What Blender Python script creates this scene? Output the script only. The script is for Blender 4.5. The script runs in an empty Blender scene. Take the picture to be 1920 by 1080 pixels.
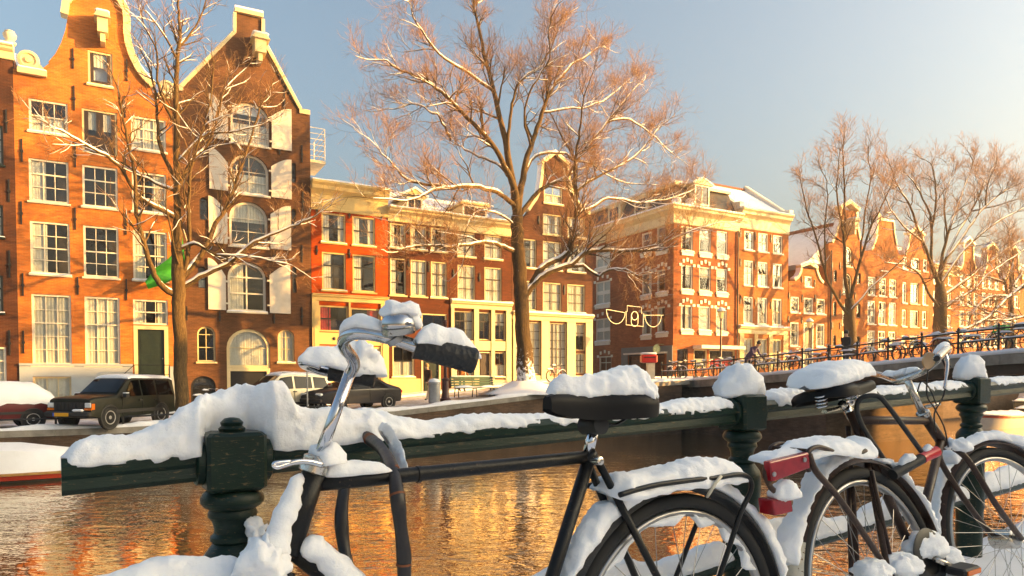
import bpy, bmesh, math, random
import numpy as np
from math import sin, cos, pi, radians, sqrt, atan2, tan
from mathutils import Vector, Matrix
from mathutils.geometry import delaunay_2d_cdt
random.seed(7)
RNG = np.random.RandomState(11)
scn = bpy.context.scene
COL = scn.collection

# ------------------------------------------------------------------ camera
EYE = 1.25
F = 1307.0          # focal length in photograph pixels (1920 wide)
TILT = radians(1.7)
PPX, PPY = 960.0, 745.8
cam = bpy.data.cameras.new('camera')
cam.sensor_width = 36.0
cam.lens = F / 1920 * 36
cam.shift_y = (PPY - 540) / 1920
cam.clip_start = 0.05
cam.clip_end = 4000
camo = bpy.data.objects.new('camera', cam)
COL.objects.link(camo)
camo.location = (0, 0, EYE)
camo.rotation_euler = (pi / 2 - TILT, 0, 0)
scn.camera = camo

# ------------------------------------------------------------------ sky, sun, exposure
SUN_AZ = radians(-3)      # direction towards the sun, angle from +X (right of the camera)
SUN_EL = radians(12.0)
world = bpy.data.worlds.new('World')
scn.world = world
world.use_nodes = True
wn = world.node_tree
bg = wn.nodes['Background']
sky = wn.nodes.new('ShaderNodeTexSky')
sky.sky_type = 'NISHITA'
sky.sun_disc = False
sky.sun_elevation = SUN_EL
sky.sun_rotation = pi / 2 - SUN_AZ
sky.altitude = 0
sky.air_density = 1.0
sky.dust_density = 11.5
sky.ozone_density = 3.2
wn.links.new(sky.outputs[0], bg.inputs[0])
bg.inputs[1].default_value = 0.13
sun = bpy.data.lights.new('sun', 'SUN')
sun.energy = 4.3
sun.angle = radians(0.5)
sun.color = (1.0, 0.57, 0.215)
suno = bpy.data.objects.new('sun', sun)
COL.objects.link(suno)
sd = Vector((cos(SUN_AZ) * cos(SUN_EL), sin(SUN_AZ) * cos(SUN_EL), sin(SUN_EL)))
suno.rotation_euler = sd.to_track_quat('Z', 'Y').to_euler()
vs = scn.view_settings
vs.view_transform = 'Standard'
vs.look = 'None'
vs.gamma = 1
vs.use_curve_mapping = False
vs.exposure = 2.05
vs.use_white_balance = True
vs.white_balance_temperature = 8700
vs.white_balance_tint = 4
cy = scn.cycles
cy.max_bounces = 6
cy.diffuse_bounces = 3
cy.glossy_bounces = 3
cy.transmission_bounces = 3
cy.transparent_max_bounces = 10
cy.caustics_reflective = False
cy.caustics_refractive = False
cy.sample_clamp_indirect = 6
cy.use_denoising = True

# ------------------------------------------------------------------ frames of the place
def ray(px, py):
    dx = (px - PPX) / F
    dy = -(py - PPY) / F
    return Vector((dx, cos(TILT) + sin(TILT) * dy, -sin(TILT) + cos(TILT) * dy))
# far frame: u runs along the canal, v across it (away from the camera)
A_U = atan2(F, 3300 - 960)
U = Vector((cos(A_U), sin(A_U), 0)); V = Vector((-sin(A_U), cos(A_U), 0))
# near frame: along the near railing
A_N = atan2(F, 2950 - 960)
NU = Vector((cos(A_N), sin(A_N), 0)); NV = Vector((-sin(A_N), cos(A_N), 0))
V0 = 37.8           # facade line of the far side
VQ = 28.0           # far quay edge
WATER = -1.8
def hitv(px, py, v):            # point on the plane v = const of the far frame
    r = ray(px, py); t = v / r.dot(V)
    return Vector((0, 0, EYE)) + r * t
def fuz(px, py, v=None):        # (u, z) on a plane v = const
    p = hitv(px, py, V0 if v is None else v)
    return p.dot(U), p.z
def far(u, v, z=0.0):
    p = U * u + V * v
    return Vector((p.x, p.y, z))
def hitn(px, py, perp):         # point on a vertical plane parallel to the near railing
    r = ray(px, py); t = perp / r.dot(NV)
    return Vector((0, 0, EYE)) + r * t
def near(u, v, z=0.0):
    p = NU * u + NV * v
    return Vector((p.x, p.y, z))
def quay_z(u):
    return float(np.interp(u, [-60, 0, 10, 22, 27, 37, 46, 62, 200], [-.55, -.5, -.17, .9, 1.12, 1.2, .7, .15, 0.0]))

# ------------------------------------------------------------------ mesh helpers
class MB:
    def __init__(s):
        s.v = []; s.f = []; s.mi = []
    def add(s, vs, fs, m=0):
        o = len(s.v)
        s.v.extend([tuple(p) for p in vs])
        s.f.extend([tuple(i + o for i in f) for f in fs])
        s.mi.extend([m] * len(fs))
        return s
    def box(s, x0, x1, y0, y1, z0, z1, m=0):
        vs = [(x0, y0, z0), (x1, y0, z0), (x1, y1, z0), (x0, y1, z0), (x0, y0, z1), (x1, y0, z1), (x1, y1, z1), (x0, y1, z1)]
        return s.add(vs, [(0, 3, 2, 1), (4, 5, 6, 7), (0, 1, 5, 4), (1, 2, 6, 5), (2, 3, 7, 6), (3, 0, 4, 7)], m)
    def cbox(s, x0, x1, y0, y1, z0, z1, c=.02, m=0):    # chamfered box
        def ring(x0, x1, y0, y1, z, c):
            return [(x0 + c, y0, z), (x1 - c, y0, z), (x1, y0 + c, z), (x1, y1 - c, z), (x1 - c, y1, z), (x0 + c, y1, z), (x0, y1 - c, z), (x0, y0 + c, z)]
        rings = [ring(x0 + c, x1 - c, y0 + c, y1 - c, z0, c), ring(x0, x1, y0, y1, z0 + c, c), ring(x0, x1, y0, y1, z1 - c, c), ring(x0 + c, x1 - c, y0 + c, y1 - c, z1, c)]
        return s.loft(rings, m=m)
    def loft(s, rings, closed=True, cap=True, m=0):
        n = len(rings[0]); vs = [p for r in rings for p in r]; fs = []
        for i in range(len(rings) - 1):
            for j in range(n if closed else n - 1):
                k = (j + 1) % n
                fs.append((i * n + j, i * n + k, (i + 1) * n + k, (i + 1) * n + j))
        if cap and closed:
            fs.append(tuple(range(n - 1, -1, -1)))
            fs.append(tuple((len(rings) - 1) * n + j for j in range(n)))
        return s.add(vs, fs, m)
    def tube(s, pts, r, n=8, cap=True, m=0, flat=1.0):
        pts = [Vector(p) for p in pts]
        if not hasattr(r, '__len__'): r = [r] * len(pts)
        rings = []; up = None
        for i, p in enumerate(pts):
            t = (pts[min(i + 1, len(pts) - 1)] - pts[max(i - 1, 0)])
            if t.length < 1e-9: t = Vector((0, 0, 1))
            t.normalize()
            if up is None:
                a = Vector((0, 0, 1)) if abs(t.z) < .9 else Vector((1, 0, 0))
                up = (a - t * a.dot(t)).normalized()
            else:
                up = (up - t * up.dot(t))
                up = up.normalized() if up.length > 1e-6 else t.orthogonal().normalized()
            b = t.cross(up)
            rings.append([p + (b * cos(2 * pi * j / n) * flat + up * sin(2 * pi * j / n)) * r[i] for j in range(n)])
        return s.loft(rings, cap=cap, m=m)
    def lathe(s, prof, c=(0, 0, 0), n=16, axis=(0, 0, 1), m=0, ring=False):
        if ring: prof = list(prof) + [prof[0]]
        ax = Vector(axis).normalized(); e1 = ax.orthogonal().normalized(); e2 = ax.cross(e1); c = Vector(c)
        rings = [[c + ax * z + (e1 * cos(2 * pi * j / n) + e2 * sin(2 * pi * j / n)) * max(r, 1e-4) for j in range(n)] for r, z in prof]
        return s.loft(rings, cap=not ring, m=m)
    def prism(s, poly, y0, y1, m=0):      # polygon in x, z extruded along y
        n = len(poly)
        vs = [(x, y0, z) for x, z in poly] + [(x, y1, z) for x, z in poly]
        fs = [tuple(range(n)), tuple(range(2 * n - 1, n - 1, -1))]
        fs += [(j, j + n, (j + 1) % n + n, (j + 1) % n) for j in range(n)]
        return s.add(vs, fs, m)
    def profx(s, prof, x0, x1, m=0):      # profile in y, z run along x
        return s.loft([[(x0, y, z) for y, z in prof], [(x1, y, z) for y, z in prof]], m=m)
    def ball(s, c, r, n=10, sc=(1, 1, 1), m=0):
        prof = [(sin(pi * i / (n // 2 + 1)), -cos(pi * i / (n // 2 + 1))) for i in range(n // 2 + 2)]
        rings = [[(c[0] + a * cos(2 * pi * j / n) * r * sc[0], c[1] + a * sin(2 * pi * j / n) * r * sc[1], c[2] + b * r * sc[2]) for j in range(n)] for a, b in [(max(a, 1e-4), b) for a, b in prof]]
        return s.loft(rings, m=m)
    def strip(s, path, w, y0, y1, m=0, side=1):   # thick band along a path in x, z; w to one side
        P = [Vector((a, b)) for a, b in path]; outer = []
        for i, p in enumerate(P):
            t = P[min(i + 1, len(P) - 1)] - P[max(i - 1, 0)]
            if t.length < 1e-9: t = Vector((1, 0))
            t.normalize(); outer.append(p + Vector((-t.y, t.x)) * w * side)
        rings = [[(a.x, y0, a.y), (a.x, y1, a.y), (b.x, y1, b.y), (b.x, y0, b.y)] for a, b in zip(P, outer)]
        return s.loft(rings, m=m)
    def xf(s, M, start=0):
        for i in range(start, len(s.v)):
            s.v[i] = tuple(M @ Vector(s.v[i]))
        return s
    def mesh(s, name, mats, smooth=None):
        me = bpy.data.meshes.new(name)
        me.from_pydata(s.v, [], s.f)
        if not isinstance(mats, (list, tuple)): mats = [mats]
        for m in mats: me.materials.append(m)
        if len(mats) > 1: me.polygons.foreach_set('material_index', s.mi)
        bm = bmesh.new(); bm.from_mesh(me); bmesh.ops.recalc_face_normals(bm, faces=bm.faces); bm.to_mesh(me); bm.free()
        if smooth is not None:
            me.shade_smooth()
            if smooth < 180: me.set_sharp_from_angle(angle=radians(smooth))
        me.update()
        return me
    def build(s, name, mats, parent=None, smooth=None, loc=None):
        return link(name, s.mesh(name, mats, smooth), parent, loc)
def link(name, me, parent=None, loc=None):
    o = bpy.data.objects.new(name, me)
    COL.objects.link(o)
    if parent is not None: o.parent = parent
    if loc is not None: o.location = loc
    return o
def tag(o, label=None, cat=None, group=None, kind=None):
    if label: o['label'] = label
    if cat: o['category'] = cat
    if group: o['group'] = group
    if kind: o['kind'] = kind
    return o
def empty(name, loc, rz=0.0, label=None, cat=None, group=None):
    o = bpy.data.objects.new(name, None)
    COL.objects.link(o); o.location = loc; o.rotation_euler = (0, 0, rz)
    o.empty_display_size = .2
    return tag(o, label, cat, group)
def copy_tree(o, parent=None):
    c = o.copy(); COL.objects.link(c); c.parent = parent
    for ch in [x for x in o.children]:
        copy_tree(ch, c)
    return c
def evaluated(o, name):            # apply the modifiers of a helper object and remove it
    dg = bpy.context.evaluated_depsgraph_get()
    me = bpy.data.meshes.new_from_object(o.evaluated_get(dg))
    me.name = name
    bpy.data.objects.remove(o)
    return me
def smooth_path(pts, sub=4):       # Catmull-Rom through points
    P = [Vector(p) for p in pts]; out = []
    for i in range(len(P) - 1):
        p0 = P[max(i - 1, 0)]; p1 = P[i]; p2 = P[i + 1]; p3 = P[min(i + 2, len(P) - 1)]
        for k in range(sub):
            t = k / sub
            out.append(.5 * ((2 * p1) + (p2 - p0) * t + (2 * p0 - 5 * p1 + 4 * p2 - p3) * t * t + (3 * p1 - p0 - 3 * p2 + p3) * t ** 3))
    out.append(P[-1])
    return out

# ------------------------------------------------------------------ materials
MATS = {}
def newmat(name):
    m = bpy.data.materials.new(name); m.use_nodes = True
    MATS[name] = m
    return m, m.node_tree, m.node_tree.nodes['Principled BSDF']
def N(nt, t, **kw):
    n = nt.nodes.new(t)
    for k, v in kw.items():
        if isinstance(k, str) and hasattr(n, k): setattr(n, k, v)
    return n
def rampn(nt, fac, stops):
    r = nt.nodes.new('ShaderNodeValToRGB')
    e = r.color_ramp.elements
    while len(e) < len(stops): e.new(.5)
    for x, (p, c) in zip(e, stops):
        x.position = p; x.color = (*c, 1) if len(c) == 3 else c
    nt.links.new(fac, r.inputs[0])
    return r
def noise(nt, scale, detail=4, rough=.6, vec=None, dist=0):
    n = nt.nodes.new('ShaderNodeTexNoise')
    n.inputs['Scale'].default_value = scale; n.inputs['Detail'].default_value = detail
    n.inputs['Roughness'].default_value = rough; n.inputs['Distortion'].default_value = dist
    if vec is not None: nt.links.new(vec, n.inputs['Vector'])
    return n
def objcoord(nt, sc=(1, 1, 1)):
    tc = nt.nodes.new('ShaderNodeTexCoord'); mp = nt.nodes.new('ShaderNodeMapping')
    mp.inputs['Scale'].default_value = sc
    nt.links.new(tc.outputs['Object'], mp.inputs['Vector'])
    return mp.outputs[0]
def bump(nt, bsdf, h, strength=.3, dist=.02):
    b = nt.nodes.new('ShaderNodeBump'); b.inputs['Strength'].default_value = strength; b.inputs['Distance'].default_value = dist
    nt.links.new(h, b.inputs['Height']); nt.links.new(b.outputs[0], bsdf.inputs['Normal'])
def mixc(nt, fac, a, b, mode='MIX'):
    m = nt.nodes.new('ShaderNodeMix'); m.data_type = 'RGBA'; m.blend_type = mode
    for i, x in ((0, fac), (6, a), (7, b)):
        if hasattr(x, 'node'): nt.links.new(x, m.inputs[i])
        else: m.inputs[i].default_value = x if i == 0 else ((*x, 1) if len(x) == 3 else x)
    return m.outputs[2]
def plain(name, col, rough=.6, var=.12, scale=6, metal=0, spec=.5, bmp=0, detail=5):
    m, nt, b = newmat(name)
    n = noise(nt, scale, detail, .6, objcoord(nt))
    lo = tuple(c * (1 - var) for c in col); hi = tuple(min(1, c * (1 + var)) for c in col)
    r = rampn(nt, n.outputs[0], [(.3, lo), (.7, hi)])
    nt.links.new(r.outputs[0], b.inputs['Base Color'])
    b.inputs['Roughness'].default_value = rough; b.inputs['Metallic'].default_value = metal
    b.inputs['Specular IOR Level'].default_value = spec
    if bmp: bump(nt, b, n.outputs[0], bmp, .01)
    return m
def brickmat(name, c1, c2, mortar, var=.35, sc=1.0):
    m, nt, b = newmat(name)
    tc = N(nt, 'ShaderNodeTexCoord')
    sx = N(nt, 'ShaderNodeSeparateXYZ'); cx = N(nt, 'ShaderNodeCombineXYZ')
    nt.links.new(tc.outputs['Object'], sx.inputs[0])
    ad = N(nt, 'ShaderNodeMath', operation='ADD')
    nt.links.new(sx.outputs[0], ad.inputs[0]); nt.links.new(sx.outputs[1], ad.inputs[1])
    nt.links.new(ad.outputs[0], cx.inputs[0]); nt.links.new(sx.outputs[2], cx.inputs[1])
    br = N(nt, 'ShaderNodeTexBrick')
    br.inputs['Scale'].default_value = 1.0
    br.inputs['Brick Width'].default_value = .22 * sc; br.inputs['Row Height'].default_value = .065 * sc
    br.inputs['Mortar Size'].default_value = .008 * sc; br.inputs['Mortar Smooth'].default_value = .3
    br.inputs['Color1'].default_value = (*c1, 1); br.inputs['Color2'].default_value = (*c2, 1); br.inputs['Mortar'].default_value = (*mortar, 1)
    nt.links.new(cx.outputs[0], br.inputs['Vector'])
    n1 = noise(nt, .7, 5, .65, tc.outputs['Object'])
    mp = N(nt, 'ShaderNodeMapping'); mp.inputs['Scale'].default_value = (.6, .6, 3.5)
    nt.links.new(tc.outputs['Object'], mp.inputs[0])
    n2 = noise(nt, 2.6, 6, .75, mp.outputs[0])
    r1 = rampn(nt, n1.outputs[0], [(.3, (1 - var,) * 3), (.7, (1 + var * .6,) * 3)])
    r2 = rampn(nt, n2.outputs[0], [(.33, (.62, .60, .58)), (.67, (1.2, 1.2, 1.2))])
    a = mixc(nt, 1.0, br.outputs[0], r1.outputs[0], 'MULTIPLY')
    a = mixc(nt, 1.0, a, r2.outputs[0], 'MULTIPLY')
    nt.links.new(a, b.inputs['Base Color'])
    b.inputs['Roughness'].default_value = .85; b.inputs['Specular IOR Level'].default_value = .25
    bump(nt, b, br.outputs[1], -.4, .008)
    return m
M = MATS
brickmat('brick_orange', (.46, .128, .028), (.58, .175, .04), (.44, .21, .085))
brickmat('brick_brown', (.115, .045, .020), (.155, .062, .028), (.16, .09, .05))
brickmat('brick_dark', (.085, .024, .012), (.115, .034, .016), (.13, .07, .04))
brickmat('brick_red', (.43, .052, .006), (.48, .065, .008), (.40, .06, .010), var=.12)
brickmat('brick_redbrown', (.085, .017, .005), (.115, .024, .008), (.12, .045, .018))
brickmat('brick_corner', (.34, .092, .032), (.42, .12, .042), (.37, .165, .08))
brickmat('brick_warm', (.40, .115, .03), (.49, .15, .042), (.43, .21, .085))
brickmat('brick_quay', (.12, .072, .048), (.17, .10, .065), (.15, .11, .085), var=.5)
plain('cream_paint', (.66, .54, .32), .5, .06, 3, spec=.4)
plain('white_paint', (.76, .70, .58), .45, .05, 5, spec=.4)
plain('yellow_cream', (.63, .47, .21), .5, .06, 3, spec=.4)
plain('grey_blue_plaster', (.30, .34, .38), .7, .1, 1.2)
plain('stone_trim', (.62, .55, .42), .8, .15, 4)
plain('dark_green_paint', (.012, .022, .016), .35, .3, 8)
plain('black_paint', (.012, .011, .010), .4, .3, 8)
plain('dark_brown_paint', (.035, .02, .014), .45, .3, 8)
plain('iron_black', (.010, .010, .010), .5, .3, 10)
plain('shutter_paint', (.66, .60, .52), .6, .08, 3)
plain('roof_tile', (.22, .07, .035), .8, .3, 8)
plain('roof_slate', (.045, .04, .042), .7, .3, 4)
plain('room_dark', (.05, .035, .025), .9, .4, 1.5)  # dark base colour stands for the shade of unlit rooms
plain('curtain_white', (.72, .66, .54), .9, .08, 10)
plain('curtain_red', (.55, .03, .03), .85, .15, 8)
plain('snow_far', (.84, .84, .86), .7, .05, 2, spec=.3, bmp=.25)
plain('stone_cap', (.30, .27, .23), .85, .3, 2.5, bmp=.2)
plain('asphalt_snow', (.62, .58, .55), .85, .25, 1.3, bmp=.3)
plain('metal_grey', (.35, .36, .37), .4, .15, 6, metal=.6)
plain('red_paint', (.55, .015, .012), .35, .1, 6)
def glassmat(name, tint=(.9, .93, .95), refl=.12, ior=1.5):
    m, nt, b = newmat(name)
    nt.nodes.remove(b)
    out = nt.nodes['Material Output']
    lw = N(nt, 'ShaderNodeLayerWeight'); pw = N(nt, 'ShaderNodeMath', operation='POWER'); pw.inputs[1].default_value = 4.0
    nt.links.new(lw.outputs['Facing'], pw.inputs[0])
    ml = N(nt, 'ShaderNodeMath', operation='MULTIPLY_ADD'); ml.inputs[1].default_value = .9; ml.inputs[2].default_value = refl
    nt.links.new(pw.outputs[0], ml.inputs[0])
    tr = N(nt, 'ShaderNodeBsdfTransparent'); tr.inputs[0].default_value = (*tint, 1)
    gl = N(nt, 'ShaderNodeBsdfGlossy'); gl.inputs['Roughness'].default_value = .02
    n = noise(nt, 1.7, 2, .5, objcoord(nt)); bp = N(nt, 'ShaderNodeBump'); bp.inputs['Strength'].default_value = .02; bp.inputs['Distance'].default_value = .05
    nt.links.new(n.outputs[0], bp.inputs['Height']); nt.links.new(bp.outputs[0], gl.inputs['Normal'])
    mx = N(nt, 'ShaderNodeMixShader')
    nt.links.new(ml.outputs[0], mx.inputs[0]); nt.links.new(tr.outputs[0], mx.inputs[1]); nt.links.new(gl.outputs[0], mx.inputs[2])
    nt.links.new(mx.outputs[0], out.inputs[0])
    return m
glassmat('glass', refl=0.05)
glassmat('car_glass', (.25, .27, .27), .1)
# ================================================================== setting: water, quays, bridge
def watermat():
    m, nt, b = newmat('canal_water')
    tc = N(nt, 'ShaderNodeTexCoord'); mp = N(nt, 'ShaderNodeMapping')
    mp.inputs['Rotation'].default_value = (0, 0, -radians(12))
    mp.inputs['Scale'].default_value = (.9, 1.7, 1)
    nt.links.new(tc.outputs['Object'], mp.inputs[0])
    n1 = noise(nt, 1.5, 2, .5, mp.outputs[0], .9)
    n2 = noise(nt, 6.5, 1.5, .5, mp.outputs[0], .6)
    n3 = noise(nt, .16, 2, .5, tc.outputs['Object'])
    ad = N(nt, 'ShaderNodeMath', operation='MULTIPLY_ADD'); ad.inputs[1].default_value = .28
    nt.links.new(n2.outputs[0], ad.inputs[0]); nt.links.new(n1.outputs[0], ad.inputs[2])
    mr = N(nt, 'ShaderNodeMapRange'); mr.inputs[1].default_value = .35; mr.inputs[2].default_value = .65; mr.inputs[3].default_value = .2; mr.inputs[4].default_value = 1.2
    nt.links.new(n3.outputs[0], mr.inputs[0])
    mu = N(nt, 'ShaderNodeMath', operation='MULTIPLY'); nt.links.new(ad.outputs[0], mu.inputs[0]); nt.links.new(mr.outputs[0], mu.inputs[1])
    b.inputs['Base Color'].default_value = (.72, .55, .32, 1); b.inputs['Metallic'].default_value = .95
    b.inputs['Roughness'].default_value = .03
    bp = N(nt, 'ShaderNodeBump'); bp.inputs['Strength'].default_value = 1.0; bp.inputs['Distance'].default_value = .034
    nt.links.new(mu.outputs[0], bp.inputs['Height'])
    nt.links.new(bp.outputs[0], b.inputs['Normal'])
    return m
watermat()
def struct(name, mb, mat, smooth=None, parent=None):
    o = mb.build(name, mat, parent, smooth)
    if parent is None: o['kind'] = 'structure'
    return o
g = MB(); g.add([(-3000, -3000, -2.7), (3000, -3000, -2.7), (3000, 3000, -2.7), (-3000, 3000, -2.7)], [(0, 1, 2, 3)])
struct('terrain', g, M['asphalt_snow'])
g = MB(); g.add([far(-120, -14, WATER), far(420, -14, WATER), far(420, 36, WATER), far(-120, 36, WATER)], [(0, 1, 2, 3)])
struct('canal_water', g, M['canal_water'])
# far quay street, covered in trodden snow
us = [-120] + list(np.arange(-30, 80, 2.0)) + [100, 150, 260, 420]
vsn = [VQ + .35, 30.5, 34.0, 36.6, 37.9, 52, 120, 700]
g = MB(); nn = len(vsn)
g.add([far(u, v, quay_z(u)) for u in us for v in vsn], [(i * nn + j, (i + 1) * nn + j, (i + 1) * nn + j + 1, i * nn + j + 1) for i in range(len(us) - 1) for j in range(nn - 1)])
def streetmat():
    m, nt, b = newmat('street_snow')
    v = objcoord(nt)
    n = noise(nt, .35, 6, .65, v); n2 = noise(nt, 3.2, 6, .7, v)
    md = N(nt, 'ShaderNodeMath', operation='MULTIPLY_ADD'); md.inputs[1].default_value = .5
    nt.links.new(n2.outputs[0], md.inputs[0]); nt.links.new(n.outputs[0], md.inputs[2])
    r = rampn(nt, md.outputs[0], [(.58, (.20, .15, .11)), (.72, (.50, .45, .40)), (.86, (.80, .79, .79))])
    nt.links.new(r.outputs[0], b.inputs['Base Color']); b.inputs['Roughness'].default_value = .85
    bump(nt, b, md.outputs[0], .6, .08)
streetmat()
struct('street', g, M['street_snow'], 60)
# raised pavement along the houses
g = MB(); rings = []
for u in us[1:-2]:
    z = quay_z(u)
    rings.append([far(u, 36.2, z - .1), far(u, 36.2, z + .12), far(u, 37.78, z + .13), far(u, 37.78, z - .1)])
g.loft(rings)
struct('pavement', g, M['snow_far'])
# far quay wall with its cap stones and the snow lying on them
qw = empty('quay_wall', far(10, VQ, 0), A_U, 'brown brick quay wall of the far bank with snow on its stone edge', 'wall')
g = MB(); ul = us[1:-1]; ul = [u for u in ul if u <= 26.9]
g.loft([[(u - 10, 0, -3), (u - 10, 0, quay_z(u) - .22), (u - 10, .5, quay_z(u) - .22), (u - 10, .5, -3)] for u in ul])
g.build('wall', M['brick_quay'], qw)
for k, u in enumerate(np.arange(-14, 26.5, 1.5)):
    a, b_ = quay_z(u), quay_z(u + 1.5); g = MB()
    e = .006
    g.loft([[(x - 10, -.05 - random.random() * .015, z - .23), (x - 10, -.05, z - .02), (x - 10, .42, z - .01), (x - 10, .42, z - .23)] for x, z in ((u + e, a), (u + 1.5 - e, b_))])
    g.build('cap_stone', M['stone_cap'], qw)
g = MB(); rings = []
for u in np.arange(-30, 26.9, .25):
    z = quay_z(u) - .012; h = .10 + .05 * sin(u * 2.1) + random.random() * .05; o = .04 * random.random()
    rings.append([(u - 10, -.02 - o, z), (u - 10, .0 - o, z + h * .7), (u - 10, .16, z + h), (u - 10, .5, z + h * .9), (u - 10, 1.1, z + .02), (u - 10, 1.1, z - .05), (u - 10, .3, z - .05)])
g.loft(rings)
tag(g.build('snow_cover', M['snow_far'], qw, 70), kind='stuff')
# canal continues beyond the bridge
q2 = empty('quay_wall', far(37, VQ, 0), A_U, 'distant quay wall seen under the bridge', 'wall')
g = MB(); ul = [37] + [u for u in us if u > 38]
g.loft([[(u - 37, 0, -3), (u - 37, 0, quay_z(u)), (u - 37, .5, quay_z(u)), (u - 37, .5, -3)] for u in ul])
g.build('wall', M['brick_quay'], q2)
g = MB(); g.loft([[(u - 37, -.06, quay_z(u)), (u - 37, -.02, quay_z(u) + .16), (u - 37, .7, quay_z(u) + .14), (u - 37, .7, quay_z(u) - .02)] for u in ul])
g.build('snow_cover', M['snow_far'], q2, 60)
# low guard rail on the far quay edge
kr = empty('guard_rail', far(-6, VQ + .25, 0), A_U, 'low black iron guard rail along the far quay edge before the parked cars', 'railing')
g = MB(); g.tube([(u + 6, 0, quay_z(u) + .34) for u in np.arange(-14, 8.1, 2)], .035, 6); g.build('rail', M['iron_black'], kr)
for u in np.arange(-14, 8.1, 2.0):
    g = MB(); g.box(-.035, .035, -.035, .035, -.05, .34); g.build('post', M['iron_black'], kr, loc=(u + 6, 0, quay_z(u)))

# near quay: the ground the camera stands on, its edge stone and wall
def near_z(u): return .19 + .034 * u
g = MB()
g.add([near(u, v, near_z(max(-6, min(u, 34)))) for u in (-150, -6, 0, 6, 34, 400) for v in (1.62, .5, -3, -7.5)],
      [(i * 4 + j, (i + 1) * 4 + j, (i + 1) * 4 + j + 1, i * 4 + j + 1) for i in range(5) for j in range(3)])
struct('pavement', g, M['snow_far'])
g = MB()
g.loft([[near(u, 1.62, -3), near(u, 1.62, near_z(u) + .04), near(u, 1.2, near_z(u) + .04), near(u, 1.2, -3)] for u in (-60, -6, 0, 6, 26)])
o = g.build('quay_wall', M['brick_quay']); tag(o, 'near brick quay wall directly below the green railing', 'wall')
g = MB(); rings = []
for u in np.arange(-2, 9, .12):
    z = near_z(u) + .03; h = .13 + .03 * sin(u * 3) + .02 * random.random()
    rings.append([near(u, 1.64, z), near(u, 1.62, z + h * .7), near(u, 1.5, z + h), near(u, 1.25, z + h * .9), near(u, .9, z + h * .5), near(u, .7, z - .02)])
g.loft(rings); tag(g.build('snow_bank', M['snow_far'], None, 70), 'white snow lying on the near quay edge under the railing', 'snow', kind='stuff')

# ------------------------------------------------------------------ bridge
UB0, UB1 = 27.0, 36.0
def bridge_z(v):
    return float(np.interp(v, [-6, 0, 4, 9, 12.3, 15.5, 18.7, 23, 28, 31.5, 34], [.9, 1.5, 1.95, 2.2, 2.15, 1.95, 1.70, 1.40, 1.12, 1.06, 1.06]))
br = empty('bridge', far(UB0, 15, 0), A_U, 'low stone and brick canal bridge with dark underside carrying parked bicycles', 'bridge')
vv = list(np.arange(-5, 33.1, 1.0))
g = MB(); g.loft([[(0.0, v - 15, bridge_z(v) - .1), (0.0, v - 15, bridge_z(v)), (9, v - 15, bridge_z(v)), (9, v - 15, bridge_z(v) - .1)] for v in vv])
g.build('deck', M['street_snow'], br)
for k in range(len(vv) - 1):
    if vv[k] < -3 or vv[k] > 31: continue
    a, b_ = vv[k] + .006, vv[k + 1] - .006; ja = random.random() * .012
    g = MB(); g.loft([[(-.16 - ja, v - 15, bridge_z(v) - .42), (-.16 - ja, v - 15, bridge_z(v) - .05), (-.004, v - 15, bridge_z(v) + .03), (-.004, v - 15, bridge_z(v) - .42)] for v in (a, b_)])
    g.build('fascia_stone', M['stone_cap'], br)
g = MB(); rings = []
for v in np.arange(-4, 32, .3):
    z = bridge_z(v); h = .09 + .04 * random.random()
    rings.append([(-.17, v - 15, z - .06), (-.19, v - 15, z + .01), (-.1, v - 15, z + h), (.3, v - 15, z + h * .9), (.8, v - 15, z + .01), (.8, v - 15, z - .05)])
g.loft(rings); tag(g.build('snow_cover', M['snow_far'], br, 70), kind='stuff')
# steel girders below the deck, far and near abutments
for x in (.05, 2.3, 4.5, 6.7, 8.7):
    g = MB(); g.loft([[(x, v - 15, bridge_z(v) - .78), (x, v - 15, bridge_z(v) - .1), (x + .22, v - 15, bridge_z(v) - .1), (x + .22, v - 15, bridge_z(v) - .78)] for v in vv])
    g.build('girder', M['dark_brown_paint'], br)
g = MB(); g.loft([[(.0, v - 15, -3), (.0, v - 15, bridge_z(v) - .43), (9, v - 15, bridge_z(v) - .43), (9, v - 15, -3)] for v in (20.0, 22, 24, 26, 28, 30, 33)])
g.build('abutment', M['brick_quay'], br)
g = MB(); g.loft([[(.0, v - 15, -3), (.0, v - 15, bridge_z(v) - .43), (9, v - 15, bridge_z(v) - .43), (9, v - 15, -3)] for v in (-5, -3, 0, 3, 5.5)])
g.build('abutment', M['brick_quay'], br)
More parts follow.
